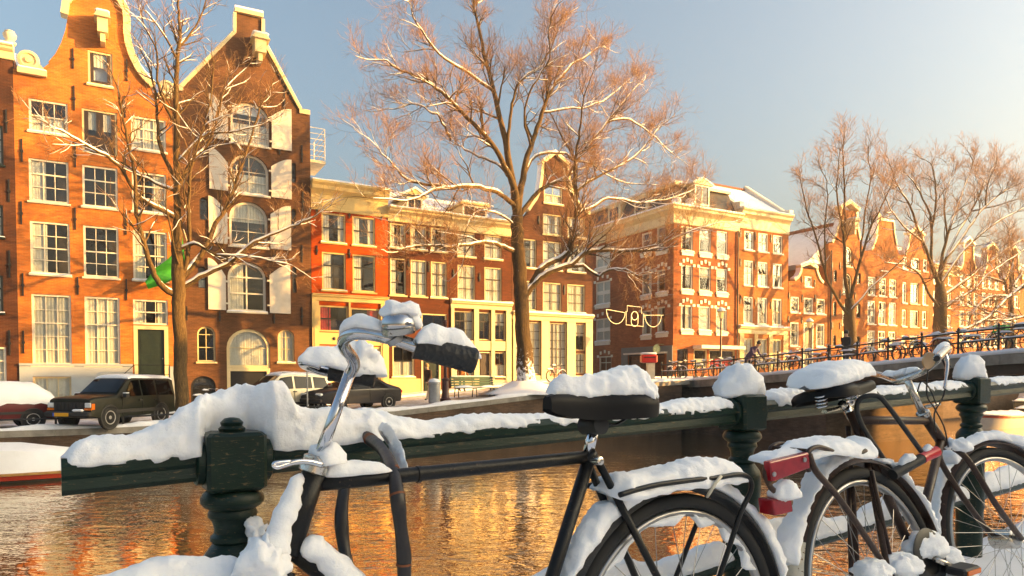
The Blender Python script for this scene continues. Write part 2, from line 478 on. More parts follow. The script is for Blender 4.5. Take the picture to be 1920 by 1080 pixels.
# railing on the bridge
rl = empty('bridge_railing', far(UB0 + .1, 15, 0), A_U, 'black iron bridge railing with knobbed posts and snowy rails', 'railing')
pv = list(np.arange(13.19 - 1.36 * 9, 32, 1.36))
pp = MB(); pp.lathe([(.075, -.05), (.075, .04), (.045, .07), (.04, .45), (.055, .47), (.055, .52), (.04, .55), (.035, .84), (.06, .87), (.06, .91), (.03, .94), (.055, .99), (.035, 1.05), (.01, 1.07)], n=10)
pm = pp.mesh('post', M['iron_black'], 50)
for v in pv:
    link('post', pm, rl, (0, v - 15, bridge_z(v)))
for h, r, nm in ((.88, .032, 'top_rail'), (.50, .028, 'middle_rail')):
    g = MB(); g.tube([(0, v - 15, bridge_z(v) + h) for v in pv], r, 8); g.build(nm, M['iron_black'], rl, 60)
g = MB()
for a, b_ in zip(pv[:-1], pv[1:]):
    for h in (.88, .50):
        if random.random() < (.35 if h > .6 else .85):
            n = 8; rings = []
            s0, s1 = a + .08, b_ - .08
            for i in range(n + 1):
                v = s0 + (s1 - s0) * i / n; z = bridge_z(v) + h + .022; hh = .05 * (.4 + random.random()) * (0.2 if i in (0, n) else 1)
                rings.append([(-.035, v - 15, z), (-.02, v - 15, z + hh), (.02, v - 15, z + hh), (.035, v - 15, z)])
            g.loft(rings)
tag(g.build('snow_cover', M['snow_far'], rl, 70), kind='stuff')
# ================================================================== houses
PANE = {}
def pane_mesh(w, h):
    k = (round(w, 2), round(h, 2))
    if k not in PANE:
        g = MB(); g.box(-w / 2, w / 2, 0, .012, -h / 2, h / 2); PANE[k] = g.mesh('pane', M['glass'])
    return PANE[k]
ANCH = {}
def arc(x0, x1, zs, rise, n=12):     # from left spring over the crown to right spring
    w = (x1 - x0) / 2; cx = (x0 + x1) / 2
    return [(cx - w * cos(pi * i / n), zs + rise * sin(pi * i / n)) for i in range(n + 1)]
class House:
    def __init__(s, label, pxL, pxR, py, zb, mat, depth=11, name='canal_house', v=None, swap=None):
        s.v = V0 if v is None else v
        s.uL = fuz(pxL, py, s.v)[0]; s.uR = fuz(pxR, py, s.v)[0]; s.W = s.uR - s.uL; s.zb = zb
        s.root = empty(name, far(s.uL, s.v, zb), A_U, label, 'house', 'canal houses on the far bank')
        s.mat = M[mat]; s.depth = depth; s.holes = []; s.out = None; s.eave = None
    def X(s, px, py): return fuz(px, py, s.v)[0] - s.uL
    def Z(s, px, py): return fuz(px, py, s.v)[1] - s.zb
    def P(s, px, py): return (s.X(px, py), s.Z(px, py))
    def rect(s, px0, py0, px1, py1):
        pc, qc = (px0 + px1) / 2, (py0 + py1) / 2
        return s.X(px0, qc), s.X(px1, qc), s.Z(pc, py1), s.Z(pc, py0)
    def part(s, g, name, mat, smooth=None, parent=None, label=None):
        o = g.build(name, M[mat] if isinstance(mat, str) else mat, parent or s.root, smooth)
        if label: o['label'] = label
        return o
    def window(s, x0, x1, z0, z1, nx=2, ny=2, frame='white_paint', fw=.085, arch=0, curtain=None, sill=True, bar=.03, name='window', dark=None, y=.05, split=None, ccol='curtain_white', sillmat=None):
        if arch:
            zs = z1 - arch
            ap = arc(x0, x1, zs, arch)
            poly = [(x0, z0)] + ap + [(x1, z0)]
        else:
            poly = [(x0, z0), (x0, z1), (x1, z1), (x1, z0)]
        s.holes.append(poly)
        g = MB(); f = M[frame]
        ya, yb = y, y + .12
        g.box(x0 + fw, x1 - fw, ya, yb, z0, z0 + fw)
        if arch:
            g.box(x0, x0 + fw, ya, yb, z0, zs); g.box(x1 - fw, x1, ya, yb, z0, zs)
            o_ = ap; i_ = arc(x0 + fw, x1 - fw, zs, arch - fw)
            g.loft([[(a[0], ya, a[1]), (a[0], yb, a[1]), (b[0], yb, b[1]), (b[0], ya, b[1])] for a, b in zip(o_, i_)])
        else:
            g.box(x0, x0 + fw, ya, yb, z0, z1); g.box(x1 - fw, x1, ya, yb, z0, z1)
            g.box(x0 + fw, x1 - fw, ya, yb, z1 - fw, z1)
        w = g.build(name, f, s.root)
        ix0, ix1, iz0, iz1 = x0 + fw, x1 - fw, z0 + fw, z1 - fw
        zt = zs if arch else iz1
        # glazing bars
        g = MB(); yb0, yb1 = ya + .045, ya + .085
        xs = [ix0 + (ix1 - ix0) * i / nx for i in range(nx + 1)]
        if split: zsn = [iz0 + (zt - iz0) * t for t in split]
        else: zsn = [iz0 + (zt - iz0) * i / ny for i in range(ny + 1)]
        for i, x in enumerate(xs[1:-1]):
            top = zt
            if arch: top = zs + (arch - fw) * sqrt(max(0, 1 - ((x - (ix0 + ix1) / 2) / ((ix1 - ix0) / 2)) ** 2))
            g.box(x - bar / 2, x + bar / 2, yb0, yb1, iz0, top)
        for j, z in enumerate(zsn[1:] if arch else zsn[1:-1]):
            t = bar * (1.9 if (not arch and len(zsn) > 2 and j == (len(zsn) - 2) // 2) else 1)
            for a, b_ in zip(xs[:-1], xs[1:]):
                g.box(a + (bar / 2 if a > ix0 else 0), b_ - (bar / 2 if b_ < ix1 else 0), yb0 - .004, yb1 + .004, z - t / 2, z + t / 2)
        if g.v: g.build('glazing_bars', M[dark] if dark else f, w)
        for a, b_ in zip(xs[:-1], xs[1:]):
            for c, d in zip(zsn[:-1], zsn[1:]):
                o = link('pane', pane_mesh(b_ - a, d - c), w, ((a + b_) / 2, ya + .06, (c + d) / 2))
                o.rotation_euler = (random.uniform(-.012, .012), 0, random.uniform(-.015, .015))
            if arch:
                cx = (ix0 + ix1) / 2; hw = (ix1 - ix0) / 2
                tp = [(x, zs + (arch - fw) * sqrt(max(0, 1 - ((x - cx) / hw) ** 2))) for x in np.linspace(a, b_, 7)]
                g = MB(); g.prism([(a, zs)] + [t for t in tp if t[1] > zs + .002] + [(b_, zs)], ya + .06, ya + .072)
                g.build('pane', M['glass'], w)
        if sill:
            g = MB(); g.profx([(.17, z0 - .09), (-.07, z0 - .10), (-.09, z0 - .05), (-.08, z0 - .015), (.17, z0 + .003)], x0 - .07, x1 + .07)
            g.build('sill', M[sillmat or frame], w)
            if random.random() < .75:
                g = MB(); n = 8; rings = []
                for i in range(n + 1):
                    x = x0 - .05 + (x1 - x0 + .1) * i / n; h = (.02 + .045 * random.random())
                    rings.append([(x, -.085, z0 - .015), (x, -.06, z0 - .015 + h), (x, .03, z0 - .01 + h), (x, .049, z0 - .012)])
                g.loft(rings); g.build('snow_cover', M['snow_far'], w, 60)
        if curtain:
            def drape(a, b_, c, d, sd):
                n = max(6, int((b_ - a) / .04)); g = MB(); rr = random.Random(sd)
                ph = rr.random() * 6; fr = 42 + rr.random() * 14
                pts = [(a + (b_ - a) * i / n, y + .115 + .018 * sin(ph + fr * (b_ - a) * i / n + .6 * sin(i * .7))) for i in range(n + 1)]
                g.add([(x, yy, c) for x, yy in pts] + [(x, yy, d) for x, yy in pts], [(i, i + 1, n + 2 + i, n + 1 + i) for i in range(n)])
                g.build('curtain', M[ccol], w, 80)
            wd = x1 - x0; rd = random.randint(0, 9999)
            if curtain == 'full': drape(x0 - .05, x1 + .05, z0, z1, rd)
            elif curtain == 'sides': drape(x0 - .05, x0 + wd * .33, z0, z1, rd); drape(x1 - wd * .3, x1 + .05, z0, z1, rd + 1)
            elif curtain == 'left': drape(x0 - .05, x0 + wd * .42, z0, z1, rd)
            elif curtain == 'right': drape(x1 - wd * .42, x1 + .05, z0, z1, rd)
            elif curtain == 'half': drape(x0 - .05, x1 + .05, z0, z0 + (z1 - z0) * .5, rd)
            elif curtain == 'top': drape(x0 - .05, x1 + .05, z0 + (z1 - z0) * .55, z1, rd)
        return w
    def winp(s, px0, py0, px1, py1, **k):
        return s.window(*s.rect(px0, py0, px1, py1), **k)
    def grid(s, cols, rows, cpy, rpx, curtains=(None,), **k):
        i = 0
        for (a, b_) in cols:
            x0, x1 = s.X(a, cpy), s.X(b_, cpy)
            for (c, d) in rows:
                s.window(x0, x1, s.Z(rpx, d), s.Z(rpx, c), curtain=curtains[i % len(curtains)], **k); i += 1
    def door(s, x0, x1, z0, z1, mat='dark_green_paint', frame='white_paint', fw=.12, panels=2):
        s.holes.append([(x0, z0), (x0, z1), (x1, z1), (x1, z0)])
        g = MB(); g.box(x0, x0 + fw, -.02, .2, z0, z1); g.box(x1 - fw, x1, -.02, .2, z0, z1); g.box(x0 + fw, x1 - fw, -.02, .2, z1 - fw, z1)
        d = g.build('door', M[frame], s.root)
        g = MB(); g.box(x0 + fw, x1 - fw, .1, .16, z0, z1 - fw)
        h = (z1 - fw - z0) / panels
        for i in range(panels):
            g.box(x0 + fw + .13, x1 - fw - .13, .075, .105, z0 + i * h + .12, z0 + (i + 1) * h - .08)
        g.build('door_leaf', M[mat], d)
        g = MB(); g.ball((x1 - fw - .08, .06, z0 + (z1 - z0) * .45), .035, 8); g.build('knob', M['metal_grey'], d, 60)
    def anchor(s, px, py0, py1):
        x, z0, z1 = s.X(px, (py0 + py1) / 2), s.Z(px, py1), s.Z(px, py0)
        k = round(z1 - z0, 1)
        if k not in ANCH:
            g = MB(); g.box(-.028, .028, -.06, .02, -k / 2, k / 2); g.box(-.06, .06, -.075, .0, -.08, .02); ANCH[k] = g.mesh('wall_anchor', M['iron_black'])
        link('wall_anchor', ANCH[k], s.root, (x, 0, (z0 + z1) / 2))
    def cornice(s, x0, x1, z0, z1, proj=.4, mat='cream_paint', name='cornice', snow=True, returns=True, brackets=0):
        h = z1 - z0
        g = MB()
        g.profx([(-.02, z0), (-.06, z0), (-.08, z0 + h * .06), (-.06, z0 + h * .10), (-.06, z0 + h * .55), (-.14, z0 + h * .62), (-proj * .7, z0 + h * .72), (-proj * .74, z0 + h * .84), (-proj, z0 + h * .93), (-proj, z1), (.3, z1 + .02), (.3, z0)], x0, x1)
        c = g.build(name, M[mat], s.root)
        if brackets:
            for i in range(brackets):
                x = x0 + (x1 - x0) * (i + .5) / brackets
                g = MB(); g.prism([(0, 0)] * 0 + [(x - .07, z0 + h * .12), (x + .07, z0 + h * .12), (x + .09, z0 + h * .62), (x - .09, z0 + h * .62)], -.16, -.055)
                g.build('bracket', M[mat], c)
        if snow:
            g = MB(); n = max(6, int((x1 - x0) / .35)); rings = []
            for i in range(n + 1):
                x = x0 + (x1 - x0) * i / n; hh = .07 + .06 * random.random()
                rings.append([(x, -proj + .02, z1), (x, -proj + .06, z1 + hh * .8), (x, -.05, z1 + hh + .04), (x, .3, z1 + hh), (x, .3, z1)])
            g.loft(rings); g.build('snow_cover', M['snow_far'], c, 60)
        return c
    def trim(s, path, w=.2, mat='cream_paint', y0=-.1, y1=.42, side=1, name='gable_trim'):
        g = MB(); g.strip(path, w, y0, y1, side=side); t = s.part(g, name, mat)
        P = [Vector(p) for p in path]; outer = []
        for i, p in enumerate(P):
            d = P[min(i + 1, len(P) - 1)] - P[max(i - 1, 0)]; d.normalize()
            outer.append((p.x - d.y * w * side, p.y + d.x * w * side, abs(d.x)))
        rings = []
        for (x, z, hz) in outer:
            h = .02 + .09 * hz * (.7 + .6 * random.random())
            rings.append([(x, y0 + .02, z - .01), (x, y0 + .06, z + h), (x, y1 - .05, z + h), (x, y1, z - .01)])
        g = MB(); g.loft(rings); g.build('snow_cover', M['snow_far'], t, 60)
        return t
    def roof(s, zr, ze, x0=None, x1=None, mat='snow_far', y0=.36, over=0):   # ridge runs away from the street
        x0 = 0 if x0 is None else x0; x1 = s.W if x1 is None else x1
        g = MB(); xm = (x0 + x1) / 2
        g.prism([(x0 + .01, ze), (xm, zr), (x1 - .01, ze)], y0, s.depth)
        return s.part(g, 'roof', mat)
    def roof_side(s, ze, zr, mat='snow_far', y0=.0):   # ridge parallel to the street
        g = MB(); d = s.depth
        g.loft([[(x, y0, ze), (x, d * .5, zr), (x, d, ze)] for x in (.01, s.W - .01)])
        return s.part(g, 'roof', mat)
    def dormer(s, px0, py0, px1, py1, y=.9, mat='cream_paint', gable=True, cur=None):
        x0, x1, z0, z1 = s.rect(px0, py0, px1, py1)
        g = MB(); g.box(x0 - .12, x1 + .12, y + .1, y + 3, z0 - .8, z1 + .05)
        d = g.build('dormer', M[mat], s.root)
        g = MB(); fw = .1
        g.box(x0 - .1, x0, y, y + .095, z0, z1); g.box(x1, x1 + .1, y, y + .095, z0, z1); g.box(x0 - .1, x1 + .1, y, y + .095, z0 - .1, z0); g.box(x0 - .1, x1 + .1, y, y + .095, z1, z1 + .12)
        xm = (x0 + x1) / 2; g.box(xm - .03, xm + .03, y + .03, y + .09, z0, z1)
        g.build('window_frame', M['white_paint'], d)
        for a, b_ in ((x0, xm - .03), (xm + .03, x1)):
            g = MB(); g.box(a, b_, y + .06, y + .085, z0, z1); g.build('pane', M['dormer_glass'], d)
        if gable:
            g = MB(); g.prism([(x0 - .35, z1 + .13), (x1 + .35, z1 + .13), (xm, z1 + .55)], y - .1, y + 3); g.build('gable_cap', M[mat], d)
            g = MB(); g.strip([(x0 - .4, z1 + .14), (xm, z1 + .57), (x1 + .4, z1 + .14)], .12, y - .14, y + 3); g.build('snow_cover', M['snow_far'], d)
        else:
            g = MB(); g.box(x0 - .25, x1 + .25, y - .12, y + 3, z1 + .125, z1 + .22); g.build('cap', M[mat], d)
            g = MB(); g.box(x0 - .22, x1 + .22, y - .1, y + 3, z1 + .222, z1 + .34); g.build('snow_cover', M['snow_far'], d)
        return d
    def chimney(s, x, y, z0, z1, w=.7, mat=None):
        g = MB(); g.box(x - w / 2, x + w / 2, y, y + w, z0, z1); g.box(x - w / 2 - .06, x + w / 2 + .06, y - .06, y + w + .06, z1, z1 + .12)
        c = s.part(g, 'chimney', mat or s.mat)
        g = MB(); g.cbox(x - w / 2 - .03, x + w / 2 + .03, y - .03, y + w + .03, z1 + .122, z1 + .28, .04); g.build('snow_cover', M['snow_far'], c)
    def finish(s, outline=None, top=None, eave=None, mat2=None):
        W = s.W
        if outline is None: outline = [(0, 0), (0, top), (W, top), (W, 0)]
        eave = eave or top or min(z for x, z in outline if z > 1)
        pts = []; edges = []
        def loop(poly):
            n0 = len(pts); k = len(poly)
            pts.extend([Vector(p) for p in poly]); edges.extend([(n0 + i, n0 + (i + 1) % k) for i in range(k)])
        loop(outline)
        for h in s.holes: loop(h)
        r = delaunay_2d_cdt(pts, edges, [], 1, 1e-5)
        vs2, fs = r[0], r[2]
        def inside(p, poly):
            c = False; j = len(poly) - 1
            for i in range(len(poly)):
                a, b_ = poly[i], poly[j]
                if (a[1] > p[1]) != (b_[1] > p[1]) and p[0] < (b_[0] - a[0]) * (p[1] - a[1]) / (b_[1] - a[1]) + a[0]: c = not c
                j = i
            return c
        keep = []
        for f in fs:
            c = sum((vs2[i] for i in f), Vector((0, 0))) / len(f)
            if inside(c, outline) and not any(inside(c, h) for h in s.holes): keep.append(f)
        g = MB(); g.add([(v.x, 0, v.y) for v in vs2], keep)
        for h in s.holes:
            n = len(h); g.add([(x, 0, z) for x, z in h] + [(x, .36, z) for x, z in h], [(i, (i + 1) % n, n + (i + 1) % n, n + i) for i in range(n)])
        n = len(outline)
        g.add([(x, 0, z) for x, z in outline] + [(x, .36, z) for x, z in outline], [(i, (i + 1) % n, n + (i + 1) % n, n + i) for i in range(n)])
        # back side of the gable above the eaves, then the body of the house
        g.add([(x, .36, z) for x, z in outline if z >= eave - .01 or True], [tuple(range(n))]) if False else None
        e = .012; d = s.depth
        g.add([(e, .36, 0), (W - e, .36, 0), (W - e, d, 0), (e, d, 0), (e, .36, eave), (W - e, .36, eave), (W - e, d, eave), (e, d, eave)], [(1, 2, 6, 5), (2, 3, 7, 6), (3, 0, 4, 7), (4, 5, 6, 7)])
        s.part(g, 'wall', s.mat)
        g = MB(); mx = max(z for x, z in outline)
        g.box(.02, W - .02, 1.1, 1.15, 0.02, eave - .02)
        for z in np.arange(3.1, eave, 3.1): g.box(.02, W - .02, .37, 1.09, z - .1, z)
        s.part(g, 'room_shade_backing', 'room_dark')  # dark sheet behind the windows, room shade put into its colour
        if mx > eave + .3:
            top_poly = [p for p in outline]
            r2 = [f for f in keep]
            g = MB(); g.add([(v.x, .355, v.y) for v in vs2], [f for f in keep if min(vs2[i].y for i in f) >= eave - .2]); s.part(g, 'gable_back', s.mat)
def mdorm():
    m, nt, b = newmat('dormer_glass')
    b.inputs['Base Color'].default_value = (.03, .03, .035, 1); b.inputs['Roughness'].default_value = .06
mdorm()

# ---- dark brown house cut by the left edge of the frame
h = House('dark brown brick house cut off by the left edge of the photo', -120, 32, 500, quay_z(-6), 'brick_dark')
tz = h.Z(15, 97)
for a, b_ in ((232, 306), (382, 442), (515, 585), (650, 725)):
    h.winp(-52, a, 6 + (6 if a > 600 else 0), b_, nx=2, ny=3, curtain='sides', frame='white_paint' if a > 600 else 'dark_green_paint')
    h.winp(-112, a - 8, -72, b_ - 4, nx=2, ny=3, curtain='sides', frame='white_paint')
for px, a, b_ in ((12, 205, 250), (17, 335, 380), (18, 470, 520), (18, 620, 665)): h.anchor(px, a, b_)
h.finish(top=tz)
h.cornice(0, h.W + .03, tz - .35, tz + .25, .3, 'cream_paint')
g = MB(); x, z = h.X(18, 90), tz + .36
g.lathe([(.22, 0), (.25, .1), (.14, .15), (.24, .3), (.26, .45), (.18, .5), (.2, .56), (.05, .64)], (x, .1, z), 10); h.part(g, 'finial_urn', 'stone_trim', 50)
h.roof_side(tz, tz + 2)

# ---- orange bell gable house
h = House('tall orange brick house with white trimmed bell gable and blue grey base', 32, 327, 500, quay_z(-1), 'brick_orange')
bx = lambda px, py: h.P(px, py)
z_sh = h.Z(80, 128)
left = [(33, 130), (60, 130), (80, 128), (93, 118), (106, 103), (117, 82), (125, 58), (130, 30), (132, 12), (139, 4)]
arch_t = [(150, -6), (168, -13), (188, -15), (206, -9), (220, 4), (229, 20)]
right = [(231, 38), (231, 60), (234, 82), (241, 105), (252, 128), (266, 148), (283, 165), (300, 178), (326, 178)]
ol = [bx(*p) for p in left + arch_t + right]
outl = [(0, 0)] + [(max(0, min(h.W, x)), z) for x, z in ol] + [(h.W, 0)]
outl[1] = (0, outl[1][1]); outl[-2] = (h.W, outl[-2][1])
cols = [(55, 129.5), (155, 221), (248, 312)]
h.winp(54, 189, 127, 249, nx=3, ny=2, curtain='half')
h.winp(246, 221, 311, 282, nx=3, ny=3, curtain='full')
cy_ = 340
R2 = [(300, 379)]; R3 = [(416, 514)]; R4 = [(552, 684)]
for i, (a, b_) in enumerate(cols):
    x0, x1 = h.X(a, 380), h.X(b_, 380)
    h.window(x0, x1, h.Z(92, 379), h.Z(92, 300), nx=3, ny=3, curtain=['left', None, 'right'][i])
    h.window(x0, x1, h.Z(92, 514), h.Z(92, 416), nx=3, ny=4, curtain=['left', None, 'sides'][i])
    if i < 2: h.window(x0, x1, h.Z(92, 684), h.Z(92, 552), nx=3, ny=5, curtain='full')
x0, x1 = h.X(250, 600), h.X(315, 600)
h.window(x0, x1, h.Z(285, 609), h.Z(285, 562), nx=3, ny=2, curtain='sides', sill=False)
h.door(x0, x1, h.Z(285, 722), h.Z(285, 611) - .005, 'dark_green_paint', 'cream_paint', fw=.17)
h.winp(62, 706, 134, 748, nx=3, ny=1, curtain='full', frame='cream_paint', sill=False)
# hoist doors in the second storey from the gable, and the gable window
w = h.winp(154, 207, 220, 289, nx=2, ny=1, frame='cream_paint', curtain='top', sill=False)
x0, x1, z0, z1 = h.rect(154, 207, 220, 289)
g = MB(); zm = z0 + (z1 - z0) * .42; xm = (x0 + x1) / 2
g.box(x0 + .086, x1 - .086, .04, .09, z0 + .03, zm)
for a, b_ in ((x0 + .086, x0 + .25), (xm - .14, xm + .14), (x1 - .25, x1 - .086)): g.box(a, b_, .042, .092, zm, z1 - .09)
g.build('hoist_door', M['dark_brown_paint'], w)
w = h.winp(165, 97, 211, 160, nx=1, ny=1, frame='cream_paint', curtain='top', sill=True)
x0, x1, z0, z1 = h.rect(165, 97, 211, 160)
g = MB(); g.box(x0 + .086, x0 + .22, .045, .1, z0 + .09, z1 - .09); g.box(x1 - .22, x1 - .086, .045, .1, z0 + .09, z1 - .09); g.box(x0 + .22, x1 - .22, .045, .1, z0 + .09, z0 + .2); g.build('inner_frame', M['dark_brown_paint'], w)
for px, a, b_ in ((137, 92, 128), (139, 162, 206), (238, 112, 152), (234, 181, 220), (41, 260, 304), (141, 272, 313), (235, 290, 330), (40, 378, 420), (141, 390, 430), (236, 400, 440), (43, 512, 555), (146, 520, 552), (237, 524, 562), (44, 620, 662)): h.anchor(px, a, b_)
h.finish(outl, eave=z_sh - .3)
# plinth in grey blue plaster with a moulding
x0, x1 = h.X(33, 690), h.X(249, 690); zp = h.Z(140, 686)
xa, xb, zc, zd = h.rect(62, 706, 134, 748)
g = MB(); g.box(.01, xa - .002, -.06, -.003, 0, zp); g.box(xb + .002, x1, -.06, -.003, 0, zp); g.box(xa - .002, xb + .002, -.06, -.003, zd + .002, zp); g.box(xa - .002, xb + .002, -.06, -.003, 0, zc - .002)
g.box(.01, x1, -.12, -.003, zp, zp + .1)
h.part(g, 'plinth', 'grey_blue_plaster', label='grey blue plastered base of the house')
g = MB(); g.box(h.X(318, 690), h.W - .02, -.06, -.003, 0, zp); h.part(g, 'plinth', 'grey_blue_plaster')
g = MB(); x2 = h.X(160, 715); 
for a, b_, c, d in ((x2, h.X(226, 715), h.Z(190, 706), h.Z(190, 704)),): g.box(a, b_, -.075, -.06, c, d)
h.part(g, 'panel_moulding', 'grey_blue_plaster')
# stoop with railing before the door
xs0, xs1 = h.X(249, 700), h.X(318, 700); zd0 = h.Z(285, 722)
g = MB(); g.box(xs0, xs1, -1.0, -.065, 0, zd0)
for i in range(4): g.box(xs0 - .3 * (i + 1), xs0 - .3 * i, -1.0, -.065, 0, zd0 * (1 - (i + 1) / 5))
st = h.part(g, 'stoop', 'stone_cap')
g = MB()
for x in (xs0 + .05, xs1 - .05): g.tube([(x, -.95, zd0), (x, -.95, zd0 + .95)], .02, 6)
g.tube([(xs0 + .05, -.95, zd0 + .95), (xs1 - .05, -.95, zd0 + .95)], .02, 6); g.tube([(xs0 + .05, -.95, zd0 + .5), (xs1 - .05, -.95, zd0 + .5)], .015, 6)
g.tube([(xs0 + .05, -.95, zd0 + .95), (xs0 - 1.3, -.95, .95)], .02, 6); g.tube([(xs0 + .05, -.95, zd0 + .5), (xs0 - 1.3, -.95, .5)], .015, 6); g.tube([(xs0 - 1.3, -.95, 0), (xs0 - 1.3, -.95, .95)], .02, 6)
g.build('handrail', M['iron_black'], st)
# gable trim and volutes
t = [bx(*p) for p in left[3:] + arch_t[:-1]]; h.trim(t[:-1], .05, 'brick_orange', -.03, .4, name='gable_edge')
t = [bx(*p) for p in [(128, 30), (131, 8), (139, -2)] + arch_t + right[:-2]]; h.trim(t, .30, 'cream_paint', -.16, .42)
for a, b_, cx_ in ((33, 88, 52), (296, 326, 318)):
    x0, x1 = h.X(a, 135), min(h.X(b_, 135), h.W); zt = h.Z((a + b_) / 2, 137 if a < 100 else 182)
    g = MB(); g.box(x0, x1, -.22, .4, zt - .12, zt + .1)
    xm = x0 + (x1 - x0) * (.38 if a < 100 else .6); r = .42 if a < 100 else .34
    g.lathe([(r, -.05), (r, .08), (r * .7, .12), (r * .62, .06), (r * .35, .06), (r * .3, .14), (.01, .16)], (xm, -.02, zt + .1 + r), 16, (0, -1, 0))
    if a < 100: g.prism([(xm + r * .5, zt + .1), (x1 - .02, zt + .1), (x1 - .1, zt + .25), (xm + r * .8, zt + .5)], -.1, .2)
    h.part(g, 'volute', 'cream_paint', 50)
    g = MB(); g.cbox(x0, x1, -.2, .38, zt + .101, zt + .2, .04); h.part(g, 'snow_cover', 'snow_far')
def hoist(h, px, py, w=.42, L=.75, mat='cream_paint'):
    x, z = h.P(px, py)
    g = MB(); g.box(x - w / 2, x + w / 2, -L, .1, z - .35, z + .3); g.prism([(x - w * .8, z + .3), (x + w * .8, z + .3), (x + w * .5, z + .5), (x - w * .5, z + .5)], -L - .12, .1)
    g.box(x - .1, x + .1, -L + .1, .05, z - .75, z - .35)
    p = h.part(g, 'hoist_beam', mat)
    g = MB(); g.cbox(x - w * .7, x + w * .7, -L - .1, 0, z + .502, z + .64, .05); g.build('snow_cover', M['snow_far'], p)
hoist(h, 193, 58)
h.roof(h.Z(190, 105), z_sh - .3)

# ---- brown warehouse with shutters
h = House('brown brick warehouse with pointed gable and white arched shutters', 327.3, 583.5, 500, quay_z(5), 'brick_brown')
pk = [(327, 176), (342, 165), (443, 62), (443, 22), (490, 34), (490, 74), (560, 206), (583.5, 214)]
ol = [h.P(*p) for p in pk]
outl = [(0, 0), (0, ol[0][1])] + ol[1:-1] + [(h.W, ol[-1][1]), (h.W, 0)]
def shutter(h, x0, x1, z0, z1, rise, outer_left):
    pts = [(x0, z0), (x1, z0)]
    n = 8
    if outer_left: pts += [(x1 - (x1 - x0) * i / n, z1 - rise + rise * sin(pi / 2 * i / n)) for i in range(n + 1)]
    else: pts += [(x1 - (x1 - x0) * i / n, z1 - rise + rise * cos(pi / 2 * i / n)) for i in range(n + 1)]
    g = MB(); g.prism(pts, -.10, -.05); p = g.build('shutter', M['shutter_paint'], h.root)
    g = MB()
    for z in (z0 + (z1 - rise - z0) * .2, z0 + (z1 - rise - z0) * .85): g.box(x1 if outer_left else x0 - .12, x1 + .12 if outer_left else x0, -.11, .0, z - .04, z + .04)
    g.build('hinge', M['white_paint'], p)
    return p
rowsA = [(192, 271), (289, 364), (378, 462), (491, 584)]
for i, (a, b_) in enumerate(rowsA):
    pxa, pxb = [(432, 505), (431, 504), (430, 502), (427, 499)][i]
    x0, x1, z0, z1 = h.rect(pxa, a, pxb, b_)
    h.window(x0, x1, z0, z1, nx=2, ny=2, arch=(x1 - x0) * (.46 if i < 3 else .42), curtain=['half', 'half', 'top', 'left'][i], y=.14, bar=.07 if i == 3 else .03, fw=.12)
    dz = (z1 - z0)
    la, lb = h.X([392, 392, 391, 390][i], (a + b_) / 2), h.X([427, 427, 426.5, 426][i], (a + b_) / 2)
    ra, rb = h.X([508, 508, 506.5, 505][i], (a + b_) / 2), h.X([546, 546, 545, 544][i], (a + b_) / 2)
    lb = min(lb, x0 - .1); ra = max(ra, x1 + .1)
    shutter(h, la, lb, z0 + .02, z1 + .05, dz * .34, True); shutter(h, ra, rb, z0 - .03, z1 + .0, dz * .24, False)
for a, b_, c, d, cur in ((370, 612, 404, 678, None), (521, 618, 552, 679, 'full'), (547, 305, 555, 342, None), (547, 391, 555, 428, None), (548, 500, 556, 549, None), (371, 500, 386, 540, 'half'), (374, 370, 390, 412, None)):
    x0, x1, z0, z1 = h.rect(a, b_, c, d); big = (x1 - x0) > .5
    h.window(x0, x1, z0, z1, nx=1 if not big else 2, ny=2, arch=(x1 - x0) * .48, curtain=cur, fw=.07 if big else .04, frame='cream_paint' if big else 'dark_brown_paint', sill=big, y=.1)
x0, x1, z0, z1 = h.rect(425, 617, 506, 690)
h.window(x0, x1, z0, z1, nx=1, ny=1, arch=(x1 - x0) * .46, curtain='full', frame='cream_paint', fw=.14, sill=False)
h.door(x0, x1, 0.02, z0 - .004, 'black_paint', 'cream_paint', fw=.16)
x0, x1, z0, z1 = h.rect(358, 705, 405, 765)
h.window(x0, x1, max(.02, z0), z1, nx=1, ny=1, arch=(x1 - x0) * .46, frame='black_paint', fw=.1, sill=False, y=.12)
g = MB(); g.box(x0, x1, .2, .25, .02, z1); h.part(g, 'door_leaf', 'black_paint')
for px, a, b_ in ((533, 170, 205), (566, 272, 305), (524, 272, 290), (568, 360, 395), (514, 465, 492), (514, 585, 606), (566, 460, 492), (566, 577, 608), (412, 585, 602), (350, 575, 600)): h.anchor(px, a, b_)
h.finish(outl, eave=min(ol[0][1], ol[-1][1]) - .3)
h.trim([h.P(342, 165), h.P(443, 62)], .16, 'cream_paint', -.08, .4); h.trim([h.P(443, 62), h.P(443, 24)], .14, 'cream_paint', -.1, .4)
h.trim([h.P(440, 23), h.P(493, 35)], .2, 'cream_paint', -.18, .42); h.trim([h.P(490, 36), h.P(490, 74)], .16, 'cream_paint', -.1, .4); h.trim([h.P(490, 74), h.P(561, 206)], .16, 'cream_paint', -.08, .4)
x0, z0 = h.P(561, 212)
g = MB(); g.box(x0, h.W - .01, -.1, .35, z0 - .02, z0 + .22); h.part(g, 'eave_stone', 'cream_paint')
x0, z0 = h.P(343, 168); g = MB(); g.box(.01, x0, -.1, .35, z0 - .1, z0 + .18); h.part(g, 'eave_stone', 'cream_paint')
hoist(h, 484, 96, .55, .8)
g = MB(); g.tube([h.P(487, 78)[:1] + (-.05,) + h.P(487, 78)[1:], h.P(557, 202)[:1] + (-.05,) + h.P(557, 202)[1:]], .03, 5); h.part(g, 'drain_pipe', 'iron_black')
h.roof(h.Z(466, 70), min(ol[0][1], ol[-1][1]) - .3)
